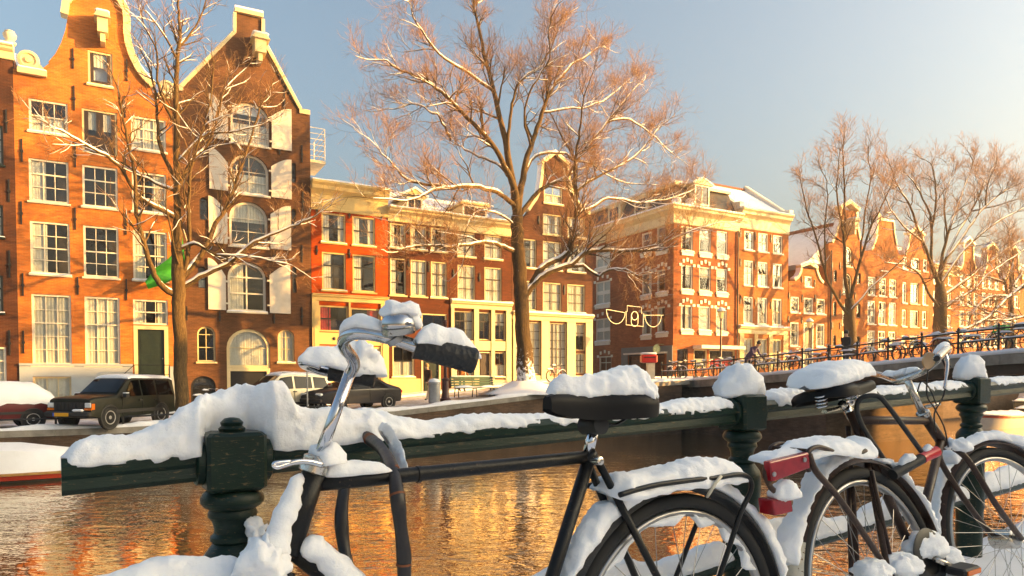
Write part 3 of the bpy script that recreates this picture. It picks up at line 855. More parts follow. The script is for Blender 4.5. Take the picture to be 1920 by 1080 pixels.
tr = empty('terrace_railing', far(h.uR + .02, V0 + .6, 0), A_U, 'white roof terrace railing beside the brown warehouse', 'railing')
za, zb_ = fuz(595, 292)[1], fuz(595, 232)[1]
g = MB(); g.box(0, .95, 0, 2.5, za - .2, za - .05); g.build('floor', M['stone_trim'], tr)
g = MB()
for x in (.05, .9): g.tube([(x, 0, za), (x, 0, zb_)], .025, 6); 
g.tube([(.9, 2.4, za), (.9, 2.4, zb_)], .025, 6)
g.build('post', M['white_paint'], tr)
for z in np.linspace(za + .15, zb_ - .02, 6):
    g = MB(); g.tube([(.02, 0, z), (.9, 0, z), (.9, 2.4, z)], .018, 5); g.build('rail', M['white_paint'], tr)
# ---- red house
h = House('bright red house with yellow shop front and red curtains', 584, 727.5, 500, quay_z(10), 'brick_red')
tz = h.Z(655, 388)
for (a, b_) in ((603.5, 648.5), (661, 704)):
    x0, x1 = h.X(a, 480), h.X(b_, 480)
    h.window(x0, x1, h.Z(626, 455), h.Z(626, 400), nx=2, ny=2, curtain='sides', frame='yellow_cream', dark='black_paint', ccol='curtain_white')
    h.window(x0, x1, h.Z(626, 544), h.Z(626, 473), nx=2, ny=3, curtain='left', frame='yellow_cream', dark='black_paint')
x0, x1 = h.X(598, 600), h.X(653, 600); x2, x3 = h.X(657, 600), h.X(713, 600)
h.window(x0, x1, h.Z(626, 622), h.Z(626, 573), nx=3, ny=2, curtain='left', ccol='curtain_red', frame='yellow_cream', dark='black_paint', sill=False)
h.window(x2, x3, h.Z(685, 624), h.Z(685, 578), nx=3, ny=2, curtain='right', ccol='curtain_red', frame='yellow_cream', dark='black_paint', sill=False)
h.window(x0, x1, h.Z(626, 712), h.Z(626, 648), nx=2, ny=2, curtain='full', ccol='curtain_red', frame='yellow_cream', dark='black_paint', sill=False)
h.door(x2 + .3, x3, .02, h.Z(685, 650), 'dark_green_paint', 'yellow_cream')
for px, a, b_ in ((594, 385, 402), (655, 395, 410), (594, 460, 478), (655, 466, 484), (715, 400, 412)): h.anchor(px, a, b_)
h.finish(top=tz)
h.cornice(0.0, h.W, tz - .35, h.Z(655, 348), .45, 'yellow_cream', brackets=0)
g = MB(); zt = h.Z(655, 567)
for a, b_ in ((.0, x0 - .01), (x1 + .01, x2 - .01), (x3 + .01, h.W - .01)):
    g.box(a, b_, -.1, -.003, 0, zt)
    if b_ - a > .3: g.box(a + .1, b_ - .1, -.13, -.1, .6, zt - .5)
h.part(g, 'pilaster', 'yellow_cream')
g = MB(); g.box(x0 - .01, x1 + .01, -.08, -.003, h.Z(626, 646), h.Z(626, 624)); g.box(x0 - .01, x1 + .01, -.08, -.003, 0, h.Z(626, 714)); g.box(x2 - .01, x3 + .01, -.08, -.003, h.Z(685, 648), h.Z(685, 626)); h.part(g, 'panel', 'yellow_cream')
g = MB()
for px in (626, 685): g.lathe([(.09, 0), (.09, .03), (.05, .05), (.01, .06)], (h.X(px, 635), -.08, h.Z(px, 635)), 10, (0, -1, 0))
h.part(g, 'rosette', 'dark_brown_paint')
h.cornice(0, h.W, zt, zt + .38, .25, 'yellow_cream', 'shop_cornice', snow=False)
h.roof_side(tz + .4, tz + 2.6)
h.chimney(h.W * .62, 3, tz, h.Z(655, 330), 1.0, M['yellow_cream'])

# ---- two brown houses under one cornice
h1 = House('narrow brown brick house with three tall windows per floor', 727.8, 842, 500, quay_z(14), 'brick_redbrown')
h2 = House('brown brick house with cream shop front and wide sash windows', 842.3, 959, 500, quay_z(18), 'brick_redbrown')
h = h1; tz = h.Z(785, 414)
for (a, b_) in ((731.5, 761), (770, 800), (808, 838)):
    x0, x1 = h.X(a, 500), h.X(b_, 500)
    h.window(x0, x1, h.Z(746, 464), h.Z(746, 419), nx=2, ny=2, curtain='sides', frame='cream_paint', dark='dark_brown_paint', fw=.07)
    h.window(x0, x1, h.Z(746, 553), h.Z(746, 484), nx=2, ny=3, curtain='left' if a < 740 else 'full', frame='cream_paint', dark='dark_brown_paint', fw=.07)
h.winp(790, 588, 838, 622, nx=2, ny=1, frame='cream_paint', dark='black_paint', curtain=None, sill=False)
h.winp(738, 588, 776, 625, nx=2, ny=1, frame='cream_paint', dark='black_paint', curtain='top', sill=False)
h.winp(736, 648, 777, 706, nx=2, ny=2, frame='cream_paint', dark='black_paint', curtain='half', sill=True)
x0, x1 = h.X(790, 680), h.X(826, 680); h.door(x0, x1, .02, h.Z(808, 640), 'dark_green_paint', 'cream_paint', fw=.1, panels=3)
for px, a, b_ in ((766, 422, 440), (804, 428, 446), (766, 486, 505), (804, 490, 510)): h.anchor(px, a, b_)
h.finish(top=tz)
h.cornice(0, h.W, tz - .2, h.Z(785, 396), .5, 'cream_paint', brackets=0)
g = MB(); x0, x1, z0, z1 = h.rect(736, 648, 777, 706)
g.box(.02, h.X(788, 680), -.06, -.003, 0, z0 - .12); h.part(g, 'plinth', 'yellow_cream')
h.roof_side(tz + .2, tz + 3.0); h.dormer(774, 368, 798, 390, .7, 'yellow_cream')
h = h2; tz = h.Z(900, 432)
for (a, b_) in ((858, 891), (908.5, 941)):
    x0, x1 = h.X(a, 500), h.X(b_, 500)
    h.window(x0, x1, h.Z(874, 481), h.Z(874, 436), nx=2, ny=2, curtain='full', frame='cream_paint', dark='dark_brown_paint', fw=.07)
    h.window(x0, x1, h.Z(874, 564), h.Z(874, 497), nx=2, ny=3, curtain='full', frame='cream_paint', dark='dark_brown_paint', fw=.07)
SH = [(851, 888), (897, 920), (927, 948)]
for i, (a, b_) in enumerate(SH):
    x0, x1 = h.X(a, 640), h.X(b_, 640)
    h.window(x0, x1, h.Z(900, 637), h.Z(900, 585), nx=3 - min(i, 1), ny=3, frame='cream_paint', dark='dark_brown_paint', fw=.05, sill=False, curtain=['right', None, 'top'][i])
    if i == 1: h.door(x0, x1, .02, h.Z(908, 660), 'dark_brown_paint', 'cream_paint', fw=.06, panels=3)
    else: h.window(x0, x1, h.Z(900, 706), h.Z(900, 660), nx=2, ny=2, frame='cream_paint', dark='dark_brown_paint', fw=.05, curtain='half')
for px, a, b_ in ((850, 440, 455), (899, 447, 462), (850, 505, 520), (899, 512, 528), (950, 455, 468)): h.anchor(px, a, b_)
h.finish(top=tz)
h.cornice(0, h.W, tz - .2, h.Z(900, 411), .5, 'cream_paint')
zt = h.Z(900, 580); e = [h.X(p, 640) for p in (845, 851, 888, 897, 920, 927, 948, 958)]
g = MB()
for a, b_ in zip(e[::2], e[1::2]): g.box(a + .01, min(b_, h.W - .01) - .01, -.1, -.003, 0, zt)
h.part(g, 'pilaster', 'cream_paint')
for i, (a, b_) in enumerate(((e[1], e[2]), (e[3], e[4]), (e[5], e[6]))):
    g = MB(); g.box(a, b_, -.06, -.003, h.Z(900, 657), h.Z(900, 639)); h.part(g, 'panel', 'cream_paint')
    if i != 1: g = MB(); g.box(a, b_, -.06, -.003, 0, h.Z(900, 712)); h.part(g, 'panel', 'cream_paint')
h.cornice(e[0], h.W, zt, zt + .42, .3, 'cream_paint', 'shop_cornice', snow=True)
h.roof_side(tz + .2, tz + 3.0); h.dormer(880, 384, 920, 406, .7, 'yellow_cream', gable=False)

# ---- neck gable house behind the big tree
h = House('dark brown neck gable house with cream ground floor behind the big tree', 959.5, 1111, 500, quay_z(24), 'brick_dark')
lf = [(968, 425), (992, 396), (998, 386), (1006, 375), (1013, 358), (1017, 335), (1019, 308)]
rt = [(1062, 313), (1065, 338), (1070, 360), (1078, 378), (1088, 390), (1098, 398), (1104, 404), (1111, 440)]
ol = [h.P(*p) for p in lf + [(1040, 290)] + rt]
outl = [(0, 0), (0, h.Z(962, 428))] + ol[:-1] + [(h.W, h.Z(1108, 446)), (h.W, 0)]
for i, (a, b_) in enumerate(((975, 1006), (1018, 1053), (1064, 1097))):
    x0, x1 = h.X(a, 520), h.X(b_, 520)
    if i > 0: h.window(x0, x1, h.Z(1036, 440), h.Z(1036, 402), nx=2, ny=2, curtain='sides', frame='cream_paint', dark='dark_brown_paint', fw=.07)
    h.window(x0, x1, h.Z(1036, 506), h.Z(1036, 453), nx=3, ny=3, curtain='sides', frame='cream_paint', dark='dark_brown_paint', fw=.07)
    h.window(x0, x1, h.Z(1036, 584), h.Z(1036, 530), nx=2, ny=3, curtain='full', frame='cream_paint', dark='dark_brown_paint', fw=.07)
h.winp(1020, 349, 1055, 382, nx=2, ny=2, frame='cream_paint', curtain='half')
GW = [(966, 1014), (1029, 1062), (1078, 1097)]
for i, (a, b_) in enumerate(GW):
    x0, x1 = h.X(a, 650), h.X(b_, 650)
    if i == 2:
        h.window(x0, x1, h.Z(1045, 656), h.Z(1045, 606), nx=2, ny=3, frame='cream_paint', dark='dark_brown_paint', fw=.04, curtain='top', sill=False)
        h.window(x0, x1, h.Z(1045, 700), h.Z(1045, 662), nx=3, ny=3, frame='cream_paint', dark='dark_brown_paint', fw=.04, curtain='full', sill=False)
    else: h.window(x0, x1, h.Z(1045, 702), h.Z(1045, 606), nx=4, ny=6, frame='cream_paint', dark='dark_brown_paint', fw=.05, curtain='full', sill=False)
for px, a, b_ in ((1010, 405, 420), (1058, 410, 425), (1058, 460, 475), (1058, 535, 552)): h.anchor(px, a, b_)
h.finish(outl, eave=min(ol[0][1], ol[-1][1]) - .6)
h.trim([h.P(*p) for p in lf[1:]], .18, 'cream_paint', -.12, .4); h.trim([h.P(*p) for p in rt[:-1]], .18, 'cream_paint', -.12, .4)
h.trim([h.P(1016, 309), h.P(1040, 290), h.P(1066, 314)], .2, 'cream_paint', -.18, .4)
zt = h.Z(1045, 603); e = [h.X(p, 650) for p in (961, 966, 1014, 1029, 1062, 1078, 1097, 1110)]
g = MB()
for a, b_ in zip(e[::2], e[1::2]): g.box(a + .01, min(b_, h.W) - .01, -.1, -.003, 0, zt)
h.part(g, 'pilaster', 'cream_paint'); 
g = MB()
for a, b_ in ((e[1], e[2]), (e[3], e[4]), (e[5], e[6])): g.box(a, b_, -.05, -.003, 0, h.Z(1045, 704))
h.part(g, 'plinth', 'cream_paint')
h.cornice(e[0], h.W, zt, zt + .45, .3, 'cream_paint', 'shop_cornice')
h.roof(h.Z(1040, 395), min(ol[0][1], ol[-1][1]) - .6)
# ---- corner house with its side street face
zc = quay_z(34)
h = House('pink and orange brick corner house with stone window arches and grey shop front', 1263, 1384, 500, zc, 'brick_corner', depth=.9, name='corner_house')
UC = h.uL
class Side(House):        # the face of the corner house that looks onto the side street (plane u = UC)
    def __init__(s, root, length, mat):
        s.len = length; s.zb = zc; s.W = length; s.mat = M[mat]; s.depth = .4; s.holes = []
        s.host = root
        s.root = empty('side', far(UC, V0 + length, zc), A_U - pi / 2)
    def X(s, px, py):
        r = ray(px, py); t = UC / r.dot(U); p = r * t
        return s.len - (p.dot(V) - V0)
    def Z(s, px, py):
        r = ray(px, py); t = UC / r.dot(U)
        return EYE + r.z * t - s.zb
    def adopt(s):
        A = Matrix.Translation(s.root.location) @ Matrix.Rotation(A_U - pi / 2, 4, 'Z')
        B = Matrix.Translation(s.host.location) @ Matrix.Rotation(A_U, 4, 'Z')
        T = B.inverted() @ A
        for ch in list(s.root.children):
            ch.parent = s.host; ch.matrix_basis = T @ ch.matrix_basis
        bpy.data.objects.remove(s.root)
def arch_stones(h, x0, x1, z1, n=3):
    for i in range(n):
        t = (i + .5) / n; x = x0 + (x1 - x0) * t; z = z1 + .16 + .22 * sin(pi * t)
        g = MB(); w = .09; g.prism([(x - w, z - .13), (x + w, z - .13), (x + w * 1.25, z + .13), (x - w * 1.25, z + .13)], -.05, .02)
        h.part(g, 'arch_stone', 'white_paint')
    for x in (x0 - .1, x1 + .1):
        g = MB(); g.box(x - .12, x + .12, -.045, .02, z1 - .1, z1 + .1); h.part(g, 'arch_stone', 'white_paint')
def deep_sill(h, x0, x1, z0):
    g = MB(); g.box(x0 - .1, x1 + .1, -.12, -.003, z0 - .16, z0 - .105); g.box(x0 - .02, x1 + .02, -.09, -.003, z0 - .36, z0 - .16); h.part(g, 'sill_block', 'white_paint')
tz = h.Z(1320, 424)
for a, b_ in ((1277.5, 1299), (1311, 1333), (1343.5, 1364)):
    x0, x1 = h.X(a, 520), h.X(b_, 520)
    for i, (c, d) in enumerate(((424, 470), (497, 543), (572, 618))):
        zlo, zhi = h.Z(1288, d), h.Z(1288, c)
        h.window(x0, x1, zlo, zhi, nx=1, ny=2, split=(0, .62, 1), curtain=['top', 'top', 'full'][i], frame='white_paint', dark='dark_brown_paint' if i else None, fw=.09)
        if i: arch_stones(h, x0, x1, zhi)
        deep_sill(h, x0, x1, zlo)
h.winp(1301, 655, 1326, 690, nx=1, ny=1, frame='cream_paint', curtain='half', sill=False)
h.winp(1330, 656, 1378, 690, nx=2, ny=1, frame='cream_paint', curtain='half', sill=False, ccol='curtain_red')
h.winp(1264.5, 654, 1290, 712, nx=1, ny=2, split=(0, .6, 1), frame='dark_brown_paint', sill=False, fw=.1)
h.finish(top=tz)
for o in [c for c in h.root.children if c.name.startswith('room_shade_backing')]: bpy.data.objects.remove(o)
g = MB(); g.box(.38, h.W - .02, .5, .55, .02, tz - .02); g.box(.36, .379, .37, .5, .02, tz - .02); h.part(g, 'room_shade_backing', 'room_dark')  # dark boards carry the room shade behind the corner windows
g = MB(); z0, z1 = h.Z(1350, 655), h.Z(1350, 649); g.box(h.X(1299, 652), h.W - .1, -.9, -.003, z0, z1); h.part(g, 'awning', 'white_paint')
g = MB(); g.box(.0, h.X(1263.5, 690), -.04, -.003, 0, h.Z(1290, 655)); h.part(g, 'pier', 'grey_shop')if 'grey_shop' in M else None
g = MB(); g.tube([(h.W - .12, -.1, 0), (h.W - .12, -.1, tz)], .06, 8); h.part(g, 'drain_pipe', 'dark_brown_paint', 60)
plain('grey_shop', (.16, .165, .16), .6, .1, 3)
L = 12.0
s = Side(h.root, L, 'brick_corner')
for (a, b_, rows) in ((1231.5, 1252.5, ((424, 468), (505, 547), (575, 623))), (1203, 1221.5, ((436, 473), (512, 553), (582, 628)))):
    for i, (c, d) in enumerate(rows):
        x0, x1, z0, z1 = s.rect(a, c, b_, d)
        s.window(x0, x1, z0, z1, nx=1, ny=2, split=(0, .62, 1), curtain=[None, 'right', 'sides'][i], dark='dark_brown_paint' if i else None, fw=.1)
        if i: arch_stones(s, x0, x1, z1)
        deep_sill(s, x0, x1, z0)
for (c, d) in ((460, 501), (527, 570), (597, 639)):
    x0, x1, z0, z1 = s.rect(1117, c, 1144, d)
    s.window(x0, x1, z0, z1, nx=2, ny=2, bar=.16, curtain='full', dark='white_paint', fw=.1); deep_sill(s, x0, x1, z0); arch_stones(s, x0, x1, z1)
x0, x1, z0, z1 = s.rect(1123, 668, 1146, 705); s.window(x0, x1, max(.1, z0), z1, nx=2, ny=2, split=(0, .7, 1), sill=False); arch_stones(s, x0, x1, z1)
x0, x1, z0, z1 = s.rect(1178, 664, 1251, 708); s.window(x0, x1, max(.25, z0), z1, nx=3, ny=1, frame='dark_brown_paint', sill=False, fw=.08)
xs0, xs1 = x0, x1; zs1 = z1; zs0 = max(.25, z0)
tzs = s.Z(1235, 424)
s.finish(top=tz)
# grey shop surround and white awning bar on the side street
xa = s.X(1166, 668); zf0, zf1 = zs1 + .02, s.Z(1215, 650)
g = MB(); g.box(xa, L - .01, -.07, -.003, zf0, zf1); g.box(xa, xs0 - .01, -.07, -.003, .0, zf0 - .005); g.box(xs1 + .01, L - .01, -.07, -.003, 0, zf0 - .005); s.part(g, 'shop_surround', 'grey_shop')
g = MB(); g.box(xs0 - .2, xs1 + .1, -.35, -.075, zf0 - .02, zf0 + .10); s.part(g, 'awning', 'white_paint')
g = MB(); c = (s.X(1246, 655), -.75, s.Z(1246, 655)); g.lathe([(.01, -.06), (.3, -.06), (.34, 0), (.3, .06), (.01, .06)], c, 16, (1, 0, 0)); g.tube([(c[0], -.07, c[2] + .36), (c[0], -.75, c[2] + .36)], .02, 6); s.part(g, 'round_sign', plain('sign_green', (.45, .5, .25), .5, .5, 9))
s.adopt()
def lcornice(prof_pts, name, mat):      # runs along the side street face and round the corner
    g = MB(); rings = []
    for tt in (0, 1, 2):
        ring = []
        for o_, z in prof_pts:
            if tt == 0: ring.append((-o_, L, z))
            elif tt == 1: ring.append((-o_, -o_, z))
            else: ring.append((h.W + .03, -o_, z))
        rings.append(ring)
    g.loft(rings); return h.part(g, name, mat)
z1 = h.Z(1263, 386)
hh = z1 - tz
c_ = lcornice([(.05, tz - .1), (.1, tz - .05), (.1, tz + hh * .5), (.22, tz + hh * .6), (.5, tz + hh * .75), (.52, tz + hh * .88), (.62, tz + hh * .95), (.62, z1), (-.4, z1 + .02), (-.4, tz - .1)], 'cornice', 'cream_paint')
sn = lcornice([(.6, z1 + .001), (.55, z1 + .12), (.1, z1 + .18), (-.39, z1 + .1), (-.39, z1 + .022)], 'snow_cover', 'snow_far')
g = MB()   # mansard roof with a flat snowy top
W = h.W; zt = h.Z(1263, 338)
g.loft([[(.1, .1, z1), (W - .02, .1, z1), (W - .02, L, z1), (.1, L, z1)], [(1.0, 1.0, zt), (W - .03, 1.0, zt), (W - .03, L, zt), (1.0, L, zt)]]); h.part(g, 'roof', 'roof_slate')
g = MB(); g.box(.75, W - .02, .75, L, zt + .002, zt + .18); h.part(g, 'roof_edge', 'cream_paint')
g = MB(); g.box(.8, W - .05, .8, L - .1, zt + .182, zt + .35); h.part(g, 'roof_snow', 'snow_far')
h.dormer(1308, 349, 1331, 382, .15, 'cream_paint')
g = MB(); xq = 0.35
for yq in (3.2, 6.5):
    g = MB(); g.box(.3, 2, yq, yq + 1.6, z1 + .2, zt - .1); dq = h.part(g, 'dormer', 'cream_paint')
    g = MB(); g.box(.28, .299, yq + .25, yq + 1.35, z1 + .5, zt - .4); g.build('pane', M['dormer_glass'], dq)
for x_, y_ in ((.55, .35), (1.6, .1)):
    g = MB(); g.ball((x_, y_, z1 + .5), .35, 10, (1, 1, .8)); h.part(g, 'snow_lump', 'snow_far', 60)

# ---- taller orange house with cornice beside the corner house
h = House('tall narrow orange house with cream cornice and three windows per floor', 1384.5, 1478, 500, quay_z(40), 'brick_warm')
tz = h.Z(1430, 425)
for i, (a, b_) in enumerate(((1395, 1413), (1421, 1440), (1449, 1467))):
    x0, x1 = h.X(a, 520), h.X(b_, 520)
    for j, (c, d) in enumerate(((433, 469), (488, 535), (556, 607))):
        h.window(x0, x1, h.Z(1404, d), h.Z(1404, c), nx=2, ny=2, curtain=['sides', 'full', 'half'][(i + j) % 3], frame='white_paint', dark='dark_brown_paint', fw=.1)
    h.window(x0, x1, h.Z(1404, 690), h.Z(1404, 634), nx=2, ny=2, curtain='full', frame='cream_paint', fw=.1, sill=False)
for px, a, b_ in ((1388, 430, 445), (1416, 435, 450), (1445, 440, 455), (1388, 485, 500), (1416, 490, 505), (1388, 555, 570), (1416, 560, 575), (1445, 565, 580)): h.anchor(px, a, b_)
h.finish(top=tz)
h.cornice(0, h.W, tz - .35, h.Z(1430, 398), .55, 'cream_paint'); zg = h.Z(1430, 627)
h.cornice(.02, h.W, zg, zg + .55, .35, 'cream_paint', 'shop_cornice')
g = MB()
for a, b_ in ((1386, 1394), (1414, 1420), (1441, 1448), (1468, 1477)): g.box(h.X(a, 660), h.X(b_, 660), -.06, -.003, 0, zg)
h.part(g, 'pilaster', 'yellow_cream')
zr = h.Z(1430, 352); ze = h.Z(1430, 399)
g = MB(); g.loft([[(x, -.05, ze), (x, 4.5, zr + 1.2), (x, 9.5, ze)] for x in (.45, h.W - .02)]); h.part(g, 'roof', 'snow_far')
for x0, mt in ((.0, 'white_paint'), (h.W - .019, 'white_paint')):
    g = MB(); g.loft([[(x, -.1, ze + .02), (x, -.1, ze + .55), (x, .5, ze + .6), (x, 4.5, zr + 1.6), (x, 9.5, ze + .3), (x, 9.5, ze - 2), (x, .35, ze - 1.0)] for x in (x0, x0 + .4)]); h.part(g, 'party_wall', mt)
g = MB()
for k in range(22): g.box(.5 + k * (h.W - .6) / 22, .5 + (k + .8) * (h.W - .6) / 22, 4.35, 4.65, zr + 1.15, zr + 1.3)
h.part(g, 'ridge_tiles', 'roof_tile')

# ---- small bell gable house
h = House('small orange gable house with little attic window past the bridge', 1478.3, 1552, 560, quay_z(46), 'brick_warm')
pts = [(1478, 527), (1490, 527), (1497, 521), (1502, 511), (1503, 503), (1529, 506), (1532, 515), (1536, 525), (1542, 532), (1552, 538)]
ol = [h.P(*p) for p in pts]; outl = [(0, 0), (0, ol[0][1])] + ol[1:-1] + [(h.W, ol[-1][1]), (h.W, 0)]
for i, (a, b_) in enumerate(((1482, 1499), (1507, 1525), (1531, 1547.5))):
    x0, x1 = h.X(a, 590), h.X(b_, 590)
    for j, (c, d) in enumerate(((556, 586), (604, 649))):
        if i == 1 and j == 1: h.door(x0, x1, .05, h.Z(1490, c), 'dark_brown_paint', 'white_paint', fw=.1)
        else: h.window(x0, x1, h.Z(1490, d), h.Z(1490, c), nx=2, ny=3, curtain='sides', dark='dark_brown_paint', fw=.12)
h.winp(1509, 518, 1523, 538, nx=2, ny=2, curtain='half', fw=.1)
for px, a, b_ in ((1503, 518, 530), (1527, 525, 538), (1479, 548, 560), (1504, 553, 566), (1528, 553, 566), (1503, 595, 607), (1478, 592, 605)): h.anchor(px, a, b_)
h.finish(outl, eave=min(ol[0][1], ol[-1][1]) - .2)
h.trim(ol[1:5], .2, 'cream_paint', -.1, .4); h.trim(ol[5:-1], .2, 'cream_paint', -.1, .4); h.trim([h.P(1500, 502), h.P(1516, 496), h.P(1531, 505)], .2, 'cream_paint', -.15, .4)
h.roof(h.Z(1516, 522), min(ol[0][1], ol[-1][1]) - .2)

# ---- warehouse with neck gable and tall snowy roof
h = House('orange warehouse with dark central hatches and steep snowy tiled roof', 1552.3, 1620, 560, quay_z(52), 'brick_warm', depth=14)
pts = [(1552, 456), (1561, 456), (1568, 440), (1574, 420), (1577, 392), (1604, 396), (1606, 425), (1611, 450), (1620, 470)]
ol = [h.P(*p) for p in pts]; outl = [(0, 0), (0, ol[0][1])] + ol[1:-1] + [(h.W, ol[-1][1]), (h.W, 0)]
x0, x1 = h.X(1580, 520), h.X(1597, 520)
for c, d in ((462, 500), (512, 552), (568, 610)):
    h.window(x0, x1, h.Z(1588, d), h.Z(1588, c), nx=2, ny=1, arch=(x1 - x0) * .45, frame='dark_brown_paint', fw=.14, sill=True, sillmat='cream_paint')
    g = MB(); g.box(x0 + .15, x1 - .15, .2, .25, h.Z(1588, d), h.Z(1588, c) - .6); h.part(g, 'hatch', 'dark_brown_paint')
h.door(x0, x1, .02, h.Z(1588, 622), 'black_paint', 'cream_paint')
for a, b_ in ((1563, 1569), (1607, 1614)):
    xa, xb = h.X(a, 540), h.X(b_, 540)
    for c, d in ((506, 528), (565, 593), (628, 650)): h.window(xa, xb, h.Z(1566, d), h.Z(1566, c), nx=1, ny=2, arch=(xb - xa) * .45, frame='dark_brown_paint', fw=.06, sill=False)
for px, a, b_ in ((1560, 492, 505), (1575, 492, 505), (1560, 545, 560), (1575, 545, 560), (1560, 604, 618), (1575, 604, 618), (1603, 548, 562), (1603, 606, 620)): h.anchor(px, a, b_)
h.finish(outl, eave=h.Z(1590, 480))
h.trim(ol[1:5], .2, 'cream_paint', -.1, .4); h.trim(ol[5:-1], .2, 'cream_paint', -.1, .4); h.trim([h.P(1574, 393), h.P(1590, 383), h.P(1607, 397)], .3, 'cream_paint', -.25, .4)
g = MB(); zr = h.Z(1590, 415); ze = h.Z(1590, 500); g.loft([[(.01 - 2.2, y, ze), (h.W / 2, y, zr), (h.W - .01, y, ze)] for y in (.37, 16)]); h.part(g, 'roof', 'snow_far')
for k in range(26):
    g = MB(); t = k / 26; g.box(h.W / 2 - .35, h.W / 2 + .2, .4 + k * .58, .4 + k * .58 + .5, zr - .22, zr + .06); h.part(g, 'ridge_tile', 'roof_tile')
hoist(h, 1590, 425, .5, .8)
g = MB(); g.tube([(h.X(1556, 560), -.1, 0), (h.X(1556, 560), -.1, h.Z(1556, 470))], .07, 8); h.part(g, 'drain_pipe', 'dark_brown_paint')

# ---- the houses further along the far bank
def simple(label, pa, pb, pyb, cols, rows, gable, mat, nx=2, ny=3, trimm='cream_paint', lower=None, refpx=None, hatch=None, eave=None, name='canal_house'):
    h = House(label, pa, pb, pyb, quay_z(fuz(pa, pyb)[0]), mat, name=name)
    rp = refpx or cols[0][0]
    ol = [h.P(*p) for p in gable]
    outl = [(0, 0), (0, ol[0][1])] + ol[1:-1] + [(h.W, ol[-1][1]), (h.W, 0)]
    for i, (a, b_) in enumerate(cols):
        x0, x1 = h.X(a, pyb), h.X(b_, pyb)
        for j, (c, d) in enumerate(rows):
            if hatch == i: 
                h.window(x0, x1, h.Z(rp, d), h.Z(rp, c), nx=2, ny=1, frame='dark_brown_paint', fw=.14, sillmat='cream_paint', curtain=None)
                g = MB(); g.box(x0 + .15, x1 - .15, .2, .25, h.Z(rp, d), h.Z(rp, c)); h.part(g, 'hatch', 'dark_brown_paint')
            else: h.window(x0, x1, h.Z(rp, d), h.Z(rp, c), nx=nx, ny=ny, curtain=['sides', 'full', None, 'half'][(i * 2 + j) % 4], fw=.12, bar=.05)
    e = eave or min(ol[0][1], ol[-1][1]) - .2
    h.finish(outl, eave=e)
    if len(ol) > 4:
        m = len(ol) // 2
        h.trim(ol[1:m], .13, trimm, -.1, .4); h.trim(ol[m:-1], .13, trimm, -.1, .4)
        a, b_ = ol[m - 1], ol[m]; h.trim([(a[0] - .25, a[1] + .0), ((a[0] + b_[0]) / 2, max(a[1], b_[1]) + .6), (b_[0] + .2, b_[1])], .18, trimm, -.2, .4)
        h.roof(e + .55 * (max(a[1], b_[1]) - e), e, mat='roof_tile' if 'tiles' in label or 'right of' in label or 'right edge' in label else 'snow_far')
    else: h.cornice(0, h.W, min(ol[0][1], ol[-1][1]) - .7, min(ol[0][1], ol[-1][1]) + .2, .4, trimm); h.roof_side(min(ol[0][1], ol[-1][1]), min(ol[0][1], ol[-1][1]) + 3)
    return h
h = simple('orange neck gable house with white tall windows left of the bigger bare tree', 1620.3, 1686, 560, ((1627, 1642), (1648, 1662), (1667, 1681)), ((518, 553), (563, 607), (619, 655)), [(1620, 470), (1634, 470), (1640, 456), (1645, 440), (1646, 413), (1674, 417), (1676, 440), (1680, 460), (1686, 480)], 'brick_warm', 2, 3)
h.winp(1652, 480, 1666, 508, nx=2, ny=2, curtain='half', fw=.1); h.winp(1652, 442, 1664, 463, nx=1, ny=2, fw=.1) if False else None
h = simple('orange bell gable house with a column of dark red hatches', 1686.3, 1744, 560, ((1692, 1700), (1707, 1723), (1730, 1738)), ((480, 504), (528, 568), (580, 612), (628, 650)), [(1686, 478), (1697, 478), (1703, 462), (1706, 440), (1728, 443), (1730, 462), (1735, 476), (1744, 492)], 'brick_warm', 1, 2, hatch=1)
h = simple('flat fronted orange house behind the bigger bare tree', 1744.3, 1796, 560, ((1750, 1757), (1764, 1771), (1777, 1784)), ((510, 532), (545, 575), (588, 612), (622, 650)), [(1744, 492), (1796, 506)], 'brick_warm', 1, 2)
h = simple('orange neck gable house right of the bigger bare tree', 1796.3, 1838, 560, ((1800, 1809), (1813, 1822), (1826, 1834)), ((512, 538), (546, 572), (582, 612), (624, 650)), [(1796, 510), (1802, 505), (1806, 490), (1807, 458), (1823, 461), (1824, 488), (1828, 504), (1838, 520)], 'brick_warm', 1, 2)
h = simple('narrow orange gable house with dark red roof tiles', 1838.3, 1876, 560, ((1841, 1849), (1853, 1861), (1865, 1873)), ((518, 540), (548, 573), (584, 612), (624, 650)), [(1838, 522), (1843, 518), (1850, 500), (1851, 468), (1866, 471), (1867, 500), (1870, 512), (1876, 530)], 'brick_warm', 1, 2)
h = simple('orange gable house close to the right edge of the photo', 1876.3, 1915, 560, ((1880, 1887), (1891, 1898), (1902, 1910)), ((522, 543), (552, 575), (586, 612), (624, 650)), [(1876, 530), (1884, 525), (1891, 508), (1892, 474), (1907, 477), (1908, 508), (1911, 520), (1915, 536)], 'brick_warm', 1, 2)
h = simple('farthest orange house at the right edge of the photo', 1915.3, 1990, 560, ((1922, 1930), (1938, 1946), (1954, 1962)), ((528, 548), (556, 578), (588, 612)), [(1915, 510), (1990, 522)], 'brick_warm', 1, 2)
u_end = h.uR
h = House('long distant row house continuing past the right edge', 1990.3, 2200, 560, 0, 'brick_warm', name='canal_house'); h.finish(top=9.5); h.roof_side(9.5, 11)

